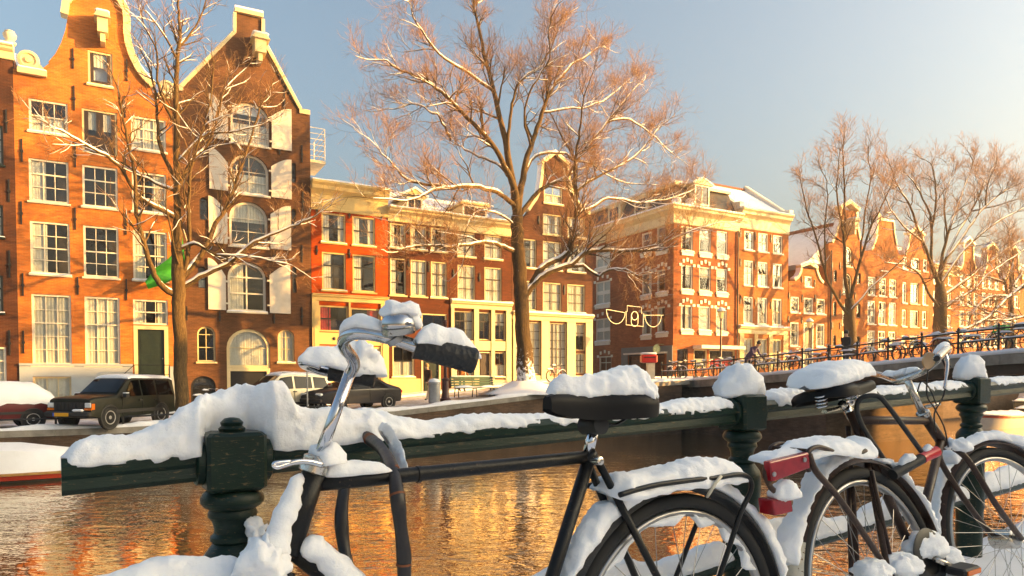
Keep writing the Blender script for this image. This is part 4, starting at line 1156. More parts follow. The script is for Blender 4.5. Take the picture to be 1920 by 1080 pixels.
# ------------------------------------------------------------------ unseen near bank houses behind the camera, shaped for shade and bounced light
xr = random.Random(5)
ucur = 9.0; k = 0
plain('plaster_cream', (.72, .66, .55), .8, .08, 1.5); plain('plaster_grey', (.55, .55, .53), .8, .08, 1.5); plain('plaster_white', (.78, .76, .72), .8, .06, 1.5); plain('plaster_ochre', (.62, .48, .28), .8, .08, 1.5)  # pale walls chosen to bounce light onto the near snow
NAMES = ['first', 'second', 'third', 'fourth', 'fifth', 'sixth', 'seventh', 'eighth', 'ninth', 'tenth', 'eleventh', 'twelfth', 'thirteenth', 'fourteenth', 'fifteenth', 'sixteenth', 'seventeenth', 'eighteenth', 'nineteenth', 'twentieth', 'twenty first', 'twenty second']
while ucur < 102 and k < 22:
    w = xr.uniform(5.6, 7.2); uc = ucur + w / 2
    hh = 16.8 if 51 < uc < 66 else (19.3 if 66 <= uc < 75 else (xr.uniform(6.6, 7.2) if uc < 34 else xr.uniform(7.2, 8.6)))  # heights set for light: tall ones shade the far cars, low ones admit sky
    r = empty('canal_house', far(ucur, -7.6, .3), A_U, ['cream', 'grey', 'white', 'ochre'][k % 4] + ' plastered house of the near bank, unseen and sized for its shade, ' + NAMES[k] + ' of its row', 'house', 'canal houses of the near bank')
    g = MB(); g.box(.01, w - .01, -10, 0, 0, hh - 2); g.build('wall', [M['plaster_cream'], M['plaster_grey'], M['plaster_white'], M['plaster_ochre']][k % 4], r)
    g = MB(); g.prism([(0, hh - 2), (w, hh - 2), (w * .8, hh), (w * .2, hh)], -10, .02); g.build('roof', M['snow_far'], r)
    for fl in range(int((hh - 2) / 3)):
        for c in range(3):
            g = MB(); x = w * (c + .5) / 3; g.box(x - .5, x + .5, .002, .06, 1 + fl * 3, 2.7 + fl * 3); wo = g.build('window', M['white_paint'], r)
            g = MB(); g.box(x - .42, x + .42, .061, .07, 1.08 + fl * 3, 2.62 + fl * 3); g.build('pane', M['dormer_glass'], wo)
    ucur += w + .01; k += 1
# ================================================================== trees
def barkmat(name, c1, c2, snow_z=None):
    m, nt, b = newmat(name)
    v = objcoord(nt, (3, 3, .8)); n = noise(nt, 6, 6, .7, v, .5)
    r = rampn(nt, n.outputs[0], [(.3, c1), (.7, c2)])
    colr = r.outputs[0]
    if snow_z:
        tc = N(nt, 'ShaderNodeTexCoord'); sx = N(nt, 'ShaderNodeSeparateXYZ'); nt.links.new(tc.outputs['Object'], sx.inputs[0])
        mr = N(nt, 'ShaderNodeMapRange'); mr.inputs[1].default_value = 0; mr.inputs[2].default_value = snow_z; mr.inputs[3].default_value = .20; mr.inputs[4].default_value = -.12
        nt.links.new(sx.outputs[2], mr.inputs[0])
        n3 = noise(nt, 5, 6, .8, tc.outputs['Object']); ad = N(nt, 'ShaderNodeMath', operation='ADD'); nt.links.new(n3.outputs[0], ad.inputs[0]); nt.links.new(mr.outputs[0], ad.inputs[1])
        r2 = rampn(nt, ad.outputs[0], [(.55, (0, 0, 0)), (.6, (1, 1, 1))])
        colr = mixc(nt, r2.outputs[0], colr, (.85, .85, .87))
    nt.links.new(colr, b.inputs['Base Color']); b.inputs['Roughness'].default_value = .9; b.inputs['Specular IOR Level'].default_value = .2
    bump(nt, b, n.outputs[0], .8, .05)
    return m
barkmat('bark', (.045, .027, .014), (.17, .105, .045))
barkmat('bark_base', (.035, .022, .013), (.13, .08, .036), 2.6)
barkmat('twig', (.30, .16, .085), (.48, .28, .15))
plain('tree_snow', (.85, .85, .87), .7, .04, 4, spec=.3)

def ribbon_tubes(polys, n=3):
    """polys: list of (points list, radii list) -> verts, faces arrays for n-sided tubes"""
    V_, F_ = [], []; off = 0
    groups = {}
    for p, r in polys: groups.setdefault(len(p), []).append((p, r))
    for k, items in groups.items():
        P = np.array([[tuple(q) for q in p] for p, r in items]); R = np.array([r for p, r in items])
        T = np.empty_like(P); T[:, 1:-1] = P[:, 2:] - P[:, :-2]; T[:, 0] = P[:, 1] - P[:, 0]; T[:, -1] = P[:, -1] - P[:, -2]
        T /= np.linalg.norm(T, axis=2, keepdims=True) + 1e-9
        a = np.where(np.abs(T[:, :1, 2:3]) < .9, np.array([0, 0, 1.0]), np.array([1.0, 0, 0]))
        e1 = np.cross(T, np.broadcast_to(a, T.shape)); e1 /= np.linalg.norm(e1, axis=2, keepdims=True) + 1e-9
        e2 = np.cross(T, e1)
        rings = np.stack([P + (e1 * cos(2 * pi * j / n) + e2 * sin(2 * pi * j / n)) * R[..., None] for j in range(n)], axis=2)  # B,k,n,3
        B = len(items)
        V_.append(rings.reshape(-1, 3))
        b = np.arange(B)[:, None, None] * (k * n); i = np.arange(k - 1)[None, :, None] * n; j = np.arange(n)[None, None, :]
        j2 = (j + 1) % n
        f = np.stack([b + i + j, b + i + j2, b + i + n + j2, b + i + n + j], axis=-1).reshape(-1, 4) + off
        F_.append(f); off += B * k * n
    return np.concatenate(V_), np.concatenate(F_)
def np_mesh(name, V_, F_, mat, smooth=True):
    me = bpy.data.meshes.new(name)
    me.vertices.add(len(V_)); me.vertices.foreach_set('co', V_.astype(np.float32).ravel())
    k = F_.shape[1]
    me.loops.add(len(F_) * k); me.loops.foreach_set('vertex_index', F_.astype(np.int32).ravel())
    me.polygons.add(len(F_)); me.polygons.foreach_set('loop_start', np.arange(0, len(F_) * k, k, dtype=np.int32)); me.polygons.foreach_set('loop_total', np.full(len(F_), k, dtype=np.int32))
    me.materials.append(mat); me.update(calc_edges=True); me.validate()
    if smooth: me.shade_smooth()
    return me
def tree(label, px, py, v, trunk, limbs, seed, scale=1.0, levels=4, dens=1.0, tip=.010, name='bare_tree', snow=1.0, base='bark', kids=(9, 7, 6, 3), cat='tree', lr=1.0):
    rr = random.Random(seed)
    b0 = hitv(px, py, v); zg = b0.z
    root = empty(name, b0, 0, label, cat, 'bare canal side trees')
    def W(q, dv=0.0):
        p = hitv(q[0], q[1], v + dv); return p - b0
    limbmesh = []; polys = {1: [], 2: [], 3: [], 4: [], 5: []}; snowp = []
    def addsnow(pts, rad, thick):
        # lay a ridge of snow on the flatter stretches
        seg = []; segr = []
        for i, p in enumerate(pts):
            t = (pts[min(i + 1, len(pts) - 1)] - pts[max(i - 1, 0)]).normalized()
            ok = abs(t.z) < .88 and rr.random() < .96
            if ok:
                k = thick * (1 - .6 * abs(t.z))
                seg.append(p + Vector((-.25 * rad[i], -.3 * rad[i], rad[i] * .62 + k * .25))); segr.append(rad[i] * .62 + k * .35 * rr.uniform(.7, 1.3))
            if (not ok or i == len(pts) - 1):
                if len(seg) >= 3: segr[0] *= .4; segr[-1] *= .4; snowp.append((seg, segr))
                seg = []; segr = []
    def grow(p, d, ln, r, lv, maxlv):
        n = 5 if lv <= 2 else 4
        pts = [p]; d = d.normalized(); q = p
        wob = .2 if lv < 3 else .15
        for i in range(n - 1):
            d = (d + Vector((rr.gauss(0, wob), rr.gauss(0, wob), rr.gauss(.06, wob * .7)))).normalized()
            q = q + d * (ln / (n - 1)); pts.append(q)
        rad = [max(tip * .8, r * (1 - .75 * i / (n - 1))) for i in range(n)]
        polys[lv].append((pts, rad))
        if lv <= 2 and snow > 0 and rr.random() < (.75 if lv == 1 else .35) * snow: addsnow(pts, rad, .035 if lv == 1 else .022)
        if lv < maxlv:
            m = max(1, int(round(kids[lv] * dens * rr.uniform(.7, 1.3))))
            for k in range(m):
                t = rr.uniform(.2, 1.0); f = t * (n - 1); i = min(int(f), n - 2)
                a = pts[i].lerp(pts[i + 1], f - i); td = (pts[i + 1] - pts[i]).normalized()
                grow(a, splay(td, rr.uniform(.45, .95)), ln * rr.uniform(.45, .8), max(tip, rad[i] * .6), lv + 1, maxlv)
    def splay(td, ang):
        ax = Vector((rr.gauss(0, 1), rr.gauss(0, 1), rr.gauss(0, 1))); ax = ax - td * ax.dot(td)
        if ax.length < 1e-4: ax = td.orthogonal()
        ax.normalize()
        return (td * cos(ang) + ax * sin(ang) + Vector((0, 0, .18))).normalized()
    # trunk
    tp = smooth_path([W(q[:2]) for q in trunk], 4); tr_ = np.interp(np.linspace(0, 1, len(tp)), np.linspace(0, 1, len(trunk)), [q[2] for q in trunk])
    tp = [p + Vector((rr.gauss(0, .02), rr.gauss(0, .02), 0)) for p in tp]
    g = MB(); n = 14; rings = []
    for p, r in zip(tp, tr_):
        rings.append([p + Vector((cos(2 * pi * j / n), sin(2 * pi * j / n), 0)) * r * (1 + .09 * sin(3 * 2 * pi * j / n + p.z * .4) + rr.gauss(0, .025)) for j in range(n)])
    g.loft(rings); g.build('trunk', M[base], root, 180)
    built = list(tp)
    for li, L_ in enumerate(limbs):
        pts2, r0, r1 = L_[0], L_[1] * lr, L_[2] * lr; dvend = L_[3] if len(L_) > 3 else rr.uniform(-2.5, 2.5) * scale
        m = len(pts2)
        P = smooth_path([W(q, dvend * (i / max(1, m - 1)) ** 1.2) for i, q in enumerate(pts2)], 4)
        P = [P[0]] + [p + Vector((rr.gauss(0, .025), rr.gauss(0, .025), rr.gauss(0, .025))) * scale for p in P[1:]]
        best = min(built, key=lambda q: (q - P[0]).dot(U) ** 2 + (q.z - P[0].z) ** 2)
        if (best - P[0]).dot(U) ** 2 + (best.z - P[0].z) ** 2 < .8:
            off = best - P[0]; kk = max(1, int(len(P) * .45))
            P = [p + off * max(0.0, 1 - i / kk) for i, p in enumerate(P)]
        built += P
        k = len(P); rad = [max(.012, r0 + (r1 - r0) * (i / (k - 1)) ** .8) for i in range(k)]
        g = MB(); g.tube(P, rad, 8); g.build('limb', M['bark'], root, 180)
        if snow > 0: addsnow(P, rad, .06 * snow)
        tot = sum((P[i + 1] - P[i]).length for i in range(k - 1))
        nb = int(max(4, kids[0] * dens * tot / 3.2 / scale))
        for b in range(nb):
            t = rr.uniform(.22, 1.0) ** .8; f = t * (k - 1); i = min(int(f), k - 2)
            a = P[i].lerp(P[i + 1], f - i); td = (P[i + 1] - P[i]).normalized()
            ln = scale * rr.uniform(1.1, 2.4) * (1.25 - .6 * t)
            grow(a, splay(td, rr.uniform(.5, 1.1) if t < .95 else rr.uniform(0, .4)), ln, max(tip * 1.5, rad[i] * .5), 1, levels)
        grow(P[-1], P[-1] - P[-2], scale * 1.6, rad[-1], 1, levels)
    Vv, Ff = ribbon_tubes(polys[1] + polys[2], 5)
    tag(link('branches', np_mesh('branches', Vv, Ff, M['bark']), root), kind='stuff')
    tw = polys[3] + polys[4] + polys[5]
    if tw:
        Vv, Ff = ribbon_tubes(tw, 3)
        tag(link('twigs', np_mesh('twigs', Vv, Ff, M['twig']), root), kind='stuff')
    if snowp:
        Vv, Ff = ribbon_tubes(snowp, 6)
        tag(link('snow_cover', np_mesh('snow_cover', Vv, Ff, M['tree_snow']), root), kind='stuff')
    return root
# young tree at the left
T1 = [
 ([(333, 420), (332, 330), (332, 233), (330, 155), (334, 97), (338, 60), (334, 10), (336, -40)], .15, .03, .2),
 ([(326, 557), (301, 543), (285, 518), (273, 473), (261, 424), (254, 381), (253, 330), (241, 272), (229, 218), (222, 167)], .13, .03, -1.5),
 ([(331, 400), (288, 381), (257, 362), (233, 323), (210, 299), (175, 280), (136, 257), (100, 240)], .10, .02, -2.0),
 ([(330, 365), (280, 338), (233, 307), (190, 290)], .07, .02, 1.2),
 ([(341, 540), (379, 518), (428, 494), (468, 461), (509, 441), (558, 420), (590, 406)], .11, .02, -2.0),
 ([(345, 530), (383, 477), (407, 420), (428, 389), (447, 330), (467, 272), (486, 206), (509, 163)], .12, .02, .6),
 ([(334, 470), (366, 457), (407, 477), (468, 481), (550, 498)], .07, .015, -1.5),
 ([(338, 350), (361, 303), (389, 272), (408, 218), (420, 171), (463, 128)], .10, .02, 1.2),
 ([(333, 350), (303, 288), (295, 233), (292, 175), (280, 130), (262, 90)], .09, .02, 1.0),
 ([(332, 240), (310, 200), (296, 150), (294, 97), (272, 50), (258, 5)], .07, .015, -1.0),
 ([(337, 90), (362, 58), (381, 19), (390, -20)], .05, .015, .5), ([(331, 110), (303, 58), (272, 20)], .05, .015, -.5),
 ([(338, 520), (350, 470), (352, 400), (356, 330), (372, 270), (395, 190), (400, 120)], .10, .02, -1.0),
 ([(336, 300), (380, 255), (430, 248), (490, 235)], .06, .015, -1.2), ([(345, 520), (330, 480), (318, 420), (310, 380)], .06, .02, -.8)]
tree('slender bare tree at the left with snowy limbs before the bell gable house', 341, 800, 29.2, [(341, 806, .29), (340, 760, .25), (339, 700, .235), (338, 640, .23), (336, 580, .228), (335, 530, .24), (334, 470, .19), (333, 415, .15)], T1, 3, .62, 3, 1.0, .0055, snow=1.0, kids=(6, 4, 3, 3))
T2 = [
 ([(969, 409), (964, 347), (950, 318), (930, 279), (887, 231), (844, 188), (810, 159), (752, 130), (722, 112)], .24, .03, -1.5),
 ([(974, 400), (957, 289), (942, 231), (926, 169), (911, 116), (897, 53), (887, 0), (880, -50)], .24, .04, 1.0),
 ([(925, 166), (868, 130), (824, 101), (781, 43), (770, 10)], .10, .02, -1.5),
 ([(981, 395), (988, 327), (998, 274), (1012, 226), (1031, 173), (1056, 140), (1080, 116), (1128, 87)], .24, .03, .8),
 ([(957, 288), (957, 250), (962, 193), (974, 154), (1012, 125), (1036, 82), (1050, 40)], .13, .02, -1.0),
 ([(985, 414), (1010, 370), (1027, 350), (1060, 332), (1080, 308), (1046, 241), (1027, 202)], .17, .03, 2.0),
 ([(978, 573), (994, 538), (1017, 501), (1056, 481), (1075, 448), (1080, 385), (1084, 356), (1128, 327), (1190, 294), (1234, 241)], .24, .03, -1.2),
 ([(1080, 385), (1077, 332), (1080, 289), (1089, 231), (1094, 183), (1110, 140)], .14, .02, -2.0),
 ([(1084, 330), (1105, 280), (1137, 231), (1170, 190), (1200, 154)], .11, .02, -.5),
 ([(980, 565), (1004, 535), (1029, 513), (1071, 496), (1110, 470), (1177, 471), (1228, 467), (1255, 452), (1298, 432), (1352, 417)], .23, .02, -3.0),
 ([(1050, 505), (1088, 502), (1119, 516), (1142, 506), (1173, 506), (1197, 518)], .13, .03, -3.0),
 ([(968, 475), (943, 464), (914, 455), (880, 458), (837, 464), (799, 460), (764, 464), (747, 473)], .14, .02, -2.0),
 ([(966, 394), (943, 372), (909, 355), (858, 351), (816, 355), (799, 364), (764, 377), (700, 372)], .17, .02, -2.5),
 ([(830, 352), (790, 345), (764, 338), (747, 321), (730, 300), (712, 285)], .10, .02, -1.2),
 ([(960, 330), (930, 305), (887, 290), (860, 272), (845, 262)], .10, .02, 2.5),
 ([(990, 330), (1010, 290), (1055, 285), (1075, 300), (1110, 310), (1160, 340), (1215, 345)], .10, .02, 2.5),
 ([(1080, 400), (1110, 390), (1140, 372), (1200, 380), (1260, 372), (1300, 355)], .12, .02, 1.0),
 ([(895, 228), (850, 215), (812, 212), (780, 195), (740, 205)], .08, .02, 1.5),
 ([(1000, 270), (985, 215), (1000, 160), (1030, 110), (1030, 50), (1040, 20)], .09, .02, -2.5),
 ([(965, 420), (935, 400), (905, 395), (885, 405), (875, 430)], .07, .02, -1.8),
 ([(1040, 225), (1080, 205), (1130, 190), (1180, 150)], .07, .02, 2.2), ([(1137, 231), (1180, 225), (1230, 260), (1262, 290)], .07, .02, 1.2)]
tree('large bare elm with pink twigs and snow lined limbs in the middle', 986, 735, 30.0, [(988, 742, .68), (987, 725, .56), (985, 700, .45), (982, 650, .38), (978, 600, .355), (976, 550, .345), (973, 500, .33), (970, 450, .31), (969, 405, .28)], T2, 8, .9, 4, 1.0, .0046, base='bark_base', kids=(6, 6, 5, 3), lr=.8)
T3 = [
 ([(1591, 590), (1580, 575), (1551, 524), (1533, 453), (1516, 404), (1504, 351)], .18, .04), ([(1592, 560), (1584, 520), (1584, 462), (1578, 418), (1569, 364), (1573, 307)], .22, .04),
 ([(1585, 440), (1584, 395), (1582, 329), (1580, 275)], .14, .04), ([(1597, 570), (1602, 542), (1613, 493), (1631, 431), (1653, 387), (1675, 338)], .22, .04),
 ([(1597, 580), (1604, 573), (1640, 533), (1689, 489), (1706, 462)], .14, .03), ([(1613, 493), (1618, 440), (1625, 380), (1632, 330), (1628, 290)], .12, .03), ([(1551, 524), (1545, 440), (1552, 380), (1548, 330)], .10, .03)]
tree('bare tree with three upright leaders past the bridge', 1594, 660, 30.5, [(1595, 668, .48), (1595, 635, .42), (1593, 595, .38), (1593, 560, .28)], T3, 21, .95, 4, 1.0, .0065, lr=.72, base='bark', kids=(4, 5, 5, 2), snow=.6)
T4 = [
 ([(1758, 540), (1751, 511), (1729, 453), (1706, 387), (1689, 360), (1675, 330)], .22, .04), ([(1760, 530), (1746, 489), (1746, 418), (1724, 360), (1702, 329)], .22, .04),
 ([(1764, 530), (1764, 506), (1777, 440), (1795, 387), (1817, 329), (1825, 300)], .22, .04), ([(1768, 530), (1771, 498), (1808, 440), (1840, 395), (1875, 364), (1900, 350)], .22, .04),
 ([(1768, 556), (1790, 540), (1817, 522), (1862, 485), (1911, 453), (1950, 440)], .20, .03), ([(1768, 590), (1790, 567), (1817, 551), (1853, 515), (1902, 480), (1950, 450)], .20, .03),
 ([(1758, 590), (1737, 546), (1724, 515), (1697, 498), (1657, 493)], .18, .03), ([(1746, 430), (1755, 380), (1752, 330), (1745, 305)], .14, .04), ([(1777, 440), (1770, 390), (1780, 340), (1775, 305)], .12, .03), ([(1840, 395), (1850, 350), (1860, 325)], .10, .03), ([(1768, 535), (1800, 480), (1850, 430), (1900, 400), (1940, 382)], .16, .03), ([(1764, 522), (1790, 450), (1830, 380), (1850, 335), (1866, 310)], .16, .03), ([(1838, 398), (1880, 382), (1915, 372)], .10, .03), ([(1729, 453), (1700, 430), (1675, 400), (1660, 370)], .10, .03)]
tree('broad bare tree with fan shaped crown at the right past the bridge', 1763, 660, 30.5, [(1764, 668, .55), (1763, 631, .5), (1763, 595, .46), (1763, 560, .42), (1763, 530, .3)], T4, 22, 1.05, 4, 1.0, .007, lr=.72, kids=(4, 5, 5, 2), snow=.7)
T5 = [([(1896, 600), (1892, 560), (1880, 530), (1850, 520), (1810, 515)], .16, .03), ([(1896, 590), (1900, 540), (1925, 500), (1950, 470)], .16, .03), ([(1897, 580), (1895, 520), (1900, 480), (1890, 430)], .16, .03), ([(1895, 610), (1870, 600), (1830, 575), (1800, 560)], .12, .03)]
tree('small distant bare tree near the right edge', 1897, 660, 31, [(1897, 665, .35), (1896, 630, .3), (1896, 600, .25), (1896, 580, .2)], T5, 23, 1.0, 3, .9, .009, kids=(7, 6, 5, 3), snow=.8)
T6 = [([(2010, 520), (1960, 515), (1920, 537), (1884, 564), (1853, 595), (1820, 612), (1775, 632)], .22, .05, -1.0), ([(2010, 530), (1960, 580), (1905, 598), (1850, 600)], .16, .03, -.5), ([(1884, 564), (1850, 560), (1822, 590), (1812, 620)], .10, .03, .3), ([(2012, 500), (2000, 420), (1960, 380), (1930, 330)], .2, .04)]
tree('low snow laden limbs of a tree beyond the right edge', 2014, 690, 28.9, [(2016, 700, .5), (2015, 640, .45), (2014, 580, .4), (2012, 500, .3)], T6, 24, .9, 3, .7, .008, kids=(5, 5, 5, 3), snow=1.2)
# snow heaped round the foot of the big tree
b0 = hitv(986, 735, 30.0)
g = MB(); rr = random.Random(4); rings = []
for k in range(7):
    r = 1.9 * (1 - k / 7) + .35; z = .62 * (k / 6) ** 1.3 - .1
    rings.append([b0 + Vector((cos(a) * r * (1 + .12 * rr.random()), sin(a) * r * (1 + .12 * rr.random()), z + .05 * rr.random())) for a in np.linspace(0, 2 * pi, 24, endpoint=False)])
g.loft(rings); tag(g.build('snow_heap', M['snow_far'], None, 180), 'snow heaped round the foot of the large elm', 'snow', kind='stuff')
# ================================================================== vehicles
def carpaint(name, col, rough=.4, metal=.0, coat=.1):
    m, nt, b = newmat(name)
    n = noise(nt, 3, 4, .6, objcoord(nt)); r = rampn(nt, n.outputs[0], [(.35, tuple(c * .8 for c in col)), (.7, tuple(c * 1.1 for c in col))])
    nt.links.new(r.outputs[0], b.inputs['Base Color']); b.inputs['Roughness'].default_value = rough; b.inputs['Metallic'].default_value = metal
    b.inputs['Coat Weight'].default_value = coat; b.inputs['Specular IOR Level'].default_value = .25; b.inputs['Coat Roughness'].default_value = .12
    return m
carpaint('paint_green', (.005, .008, .004)); carpaint('paint_red', (.10, .008, .010)); carpaint('paint_beige', (.55, .48, .36), .3, .3); carpaint('paint_navy', (.012, .010, .014), coat=.35)
plain('tyre', (.012, .012, .012), .8, .2, 20); plain('black_plastic', (.014, .014, .014), .6, .2, 10); plain('rim_silver', (.55, .55, .55), .3, .1, 6, metal=.8)
plain('lamp_glass', (.75, .75, .72), .1, .05, 6); plain('amber', (.75, .16, .01), .25, .05, 6); plain('lamp_red', (.5, .01, .01), .2, .05, 6); plain('plate_yellow', (.85, .38, .01), .5, .03, 5); plain('plate_blue', (.02, .08, .5), .5, .03, 5)
glassmat('windscreen', (.10, .12, .13), 0.03)
def wheel_meshes(R, w):
    t = MB(); t.lathe([(R * .66, -w / 2), (R * .93, -w / 2), (R, -w * .36), (R, w * .36), (R * .93, w / 2), (R * .66, w / 2)], n=28, axis=(0, 1, 0), ring=True)
    t.lathe([(R * .66, -w * .3), (R * .66, w * .3)], n=28, axis=(0, 1, 0))
    r = MB(); r.lathe([(R * .665, w * .3), (R * .66, w * .5), (R * .58, w * .5), (R * .56, w * .36)], n=28, axis=(0, 1, 0), ring=True)
    for k in range(5):
        a = 2 * pi * k / 5; d = Vector((cos(a), 0, sin(a))); e = Vector((-sin(a), 0, cos(a))); y0, y1 = w * .30, w * .46
        P = [d * R * .12 - e * R * .1, d * R * .6 - e * R * .14, d * R * .6 + e * R * .14, d * R * .12 + e * R * .1]
        r.loft([[(p.x, y0, p.z) for p in P], [(p.x, y1, p.z) for p in P]])
    r.lathe([(R * .18, w * .28), (R * .18, w * .48), (.01, w * .5)], n=14, axis=(0, 1, 0))
    return t.mesh('tyre', M['tyre'], 40), r.mesh('rim', M['rim_silver'], 40)
def car(label, loc, heading, S, paint, wheel_x, R, W2, windows, name='parked_car', roof_snow=True, group='cars parked on the far quay', details=None):
    """S: sections (x, wb, wbelt, wt, zb, zbelt, zt) from rear to front, in metres; heading: angle of +x"""
    root = empty(name, loc, heading, label, 'car', group)
    rings = []
    for (x, wb, wbelt, wt, zb, zbl, zt) in S:
        zm = zb + (zbl - zb) * .45; wm = max(wb, wbelt) * 1.0
        rings.append([(x, -wb, zb), (x, -wm, zm), (x, -wbelt, zbl), (x, -wt, zt), (x, -wt * .6, zt + .025), (x, wt * .6, zt + .025), (x, wt, zt), (x, wbelt, zbl), (x, wm, zm), (x, wb, zb)])
    g = MB(); g.loft(rings); body = g.build('body', M[paint], root, 32)
    b = body.modifiers.new('bevel', 'BEVEL'); b.width = .03; b.segments = 2; b.limit_method = 'ANGLE'; b.angle_limit = radians(28)
    tm, rm = wheel_meshes(R, .2)
    for x in wheel_x:
        for sd in (-1, 1):
            w = link('wheel', tm, root, (x, sd * (W2 - .09), R)); w.rotation_euler = (0, random.random(), 0 if sd > 0 else pi)
            link('rim', rm, w)
            g = MB(); g.lathe([(R * 1.04, -.1), (R * 1.2, -.1), (R * 1.2, .02), (R * 1.14, .03), (R * 1.04, .02)], (x, sd * (W2 - .012), R * 1.02), 28, (0, sd, 0), ring=True); g.build('wheel_arch', M['black_plastic'], root, 40)
            g = MB(); g.lathe([(R * 1.06, .0), (.01, .0)], (x, sd * (W2 + .004), R * 1.02), 28, (0, sd, 0)); g.build('wheel_well', M['black_plastic'], root)
    def surf(x, f, sd):      # point on the greenhouse side at station x, fraction f from belt to roof
        for a, c in zip(S[:-1], S[1:]):
            if a[0] <= x <= c[0] + 1e-6:
                t = (x - a[0]) / (c[0] - a[0]) if c[0] > a[0] else 0
                wbl = a[2] + (c[2] - a[2]) * t; wt = a[3] + (c[3] - a[3]) * t; zb = a[5] + (c[5] - a[5]) * t; zt = a[6] + (c[6] - a[6]) * t
                return Vector((x, sd * (wbl + (wt - wbl) * f + .012), zb + (zt - zb) * f))
        return Vector((x, sd * S[-1][2], S[-1][5]))
    for poly in windows['side']:
        for sd in (-1, 1):
            pts = [surf(x, f, sd) for x, f in poly]
            g = MB(); o = Vector((0, sd * .006, 0)); g.loft([[p for p in pts], [p + o for p in pts]]); g.build('side_window', M['windscreen'], root)
    def quadwin(nm, sa, sb, fa, fb, inset, off):
        a, c = S[sa], S[sb]
        def P(t, wv): 
            x = a[0] + (c[0] - a[0]) * t; z = a[6] + (c[6] - a[6]) * t + .02; w = (a[3] + (c[3] - a[3]) * t) * inset
            return [(x, -w, z), (x, -w * .6, z + .022), (x, w * .6, z + .022), (x, w, z)]
        nrm = Vector((-(c[6] - a[6]), 0, c[0] - a[0])).normalized() * off
        A_, B_ = P(fa, 0), P(fb, 0); g = MB()
        g.loft([[Vector(p) + nrm for p in A_], [Vector(p) + nrm for p in B_]], closed=False); g.build(nm, M['windscreen'], root)
    for q in windows['quads']: quadwin(*q)
    if details: details(root, S)
    if roof_snow:
        i0, i1 = windows['roof']; g = MB(); rings = []; rs = random.Random(3)
        xa, xb = S[i0][0] + .02, S[i1][0] - .02; n = 14
        for k in range(n + 1):
            x = xa + (xb - xa) * k / n
            p = surf(x, 1.0, 1); w = p.y - .0; z = p.z + .01; hgt = (.10 + .02 * rs.random()) * (.45 if k in (0, n) else 1)
            rings.append([(x, -w, z - .015), (x, -w * .97, z + hgt * .6), (x, -w * .6, z + hgt), (x, 0, z + hgt * 1.15), (x, w * .6, z + hgt), (x, w * .97, z + hgt * .6), (x, w, z - .015)])
        g.loft(rings); g.build('roof_snow', M['snow_far'], root, 60)
    return root
# dark green off-road car
def jeep_details(r, S):
    g = MB(); g.box(2.12, 2.135, -.60, .60, .62, .90); gr = g.build('grille', M['black_plastic'], r)
    for k in range(8):
        y = -.5 + k / 7 * 1.0; g = MB(); g.box(2.135, 2.155, y - .035, y + .035, .65, .88); g.build('slat', M['iron_black'], gr)
    for sd in (-1, 1):
        g = MB(); g.cbox(2.11, 2.15, sd * .72 - .12, sd * .72 + .12, .73, .89, .02); g.build('headlight', M['lamp_glass'], r)
        g = MB(); g.box(2.115, 2.145, sd * .72 - .13, sd * .72 + .13, .64, .71); g.build('indicator', M['amber'], r)
        g = MB(); g.box(1.98, 2.11, sd * .845 - .012, sd * .845 + .012, .66, .86); g.build('side_marker', M['amber'], r)
        g = MB(); g.cbox(.62, .78, sd * .98 - .1, sd * .98 + .1, 1.03, 1.17, .03); mi = g.build('mirror', M['black_plastic'], r)
        g = MB(); g.cbox(.63, .77, sd * .98 - .09, sd * .98 + .09, 1.172, 1.21, .015); g.build('snow_cover', M['snow_far'], mi)
        g = MB(); g.box(-1.35, 1.05, sd * .862 - .012, sd * .862 + .012, .50, .62); g.build('side_trim', M['black_plastic'], r)
        for x in (-.15, -.95): 
            g = MB(); g.box(x - .1, x + .06, sd * .865 - .02, sd * .865 + .02, .9, .94); g.build('door_handle', M['black_plastic'], r)
        for x in (.72, -.28, -1.1):
            g = MB(); g.box(x - .008, x + .008, sd * .857 - .008, sd * .857 + .008, .42, 1.0); g.build('door_gap', M['iron_black'], r)
    g = MB(); g.cbox(2.1, 2.3, -.86, .86, .42, .60, .04); g.build('bumper', M['black_plastic'], r)
    g = MB(); g.cbox(-2.28, -2.08, -.84, .84, .42, .60, .04); g.build('bumper', M['black_plastic'], r)
    g = MB(); g.box(2.301, 2.315, -.42, .12, .44, .56); pl = g.build('number_plate', M['plate_yellow'], r)
    g = MB(); g.box(2.3005, 2.317, -.48, -.42, .44, .56); g.build('plate_strip', M['plate_blue'], pl)
    g = MB(); g.cbox(2.16, 2.32, .25, .62, .60, .68, .03); g.build('snow_lump', M['snow_far'], r)
    g = MB(); g.loft([[(x, -w, z), (x, 0, z + .05), (x, w, z)] for x, w, z in ((.95, .1, 1.03), (1.1, .35, 1.05), (1.3, .3, 1.045), (1.5, .05, 1.02))]); g.build('hood_snow', M['snow_far'], r, 60)
SJ = [(a_, b_, c_, d_, z0_ * 1.0, z1_ * 1.06, z2_ * 1.09) for a_, b_, c_, d_, z0_, z1_, z2_ in [(-2.12, .80, .80, .72, .46, .98, 1.0), (-2.10, .82, .82, .70, .42, .98, 1.50), (-1.9, .84, .83, .68, .40, .98, 1.56), (0.05, .85, .84, .68, .36, .98, 1.58), (.25, .85, .84, .68, .36, .98, 1.54), (.92, .85, .84, .78, .36, .98, 1.03), (1.95, .85, .82, .76, .38, .95, .97), (2.11, .80, .78, .72, .46, .90, .92)]]
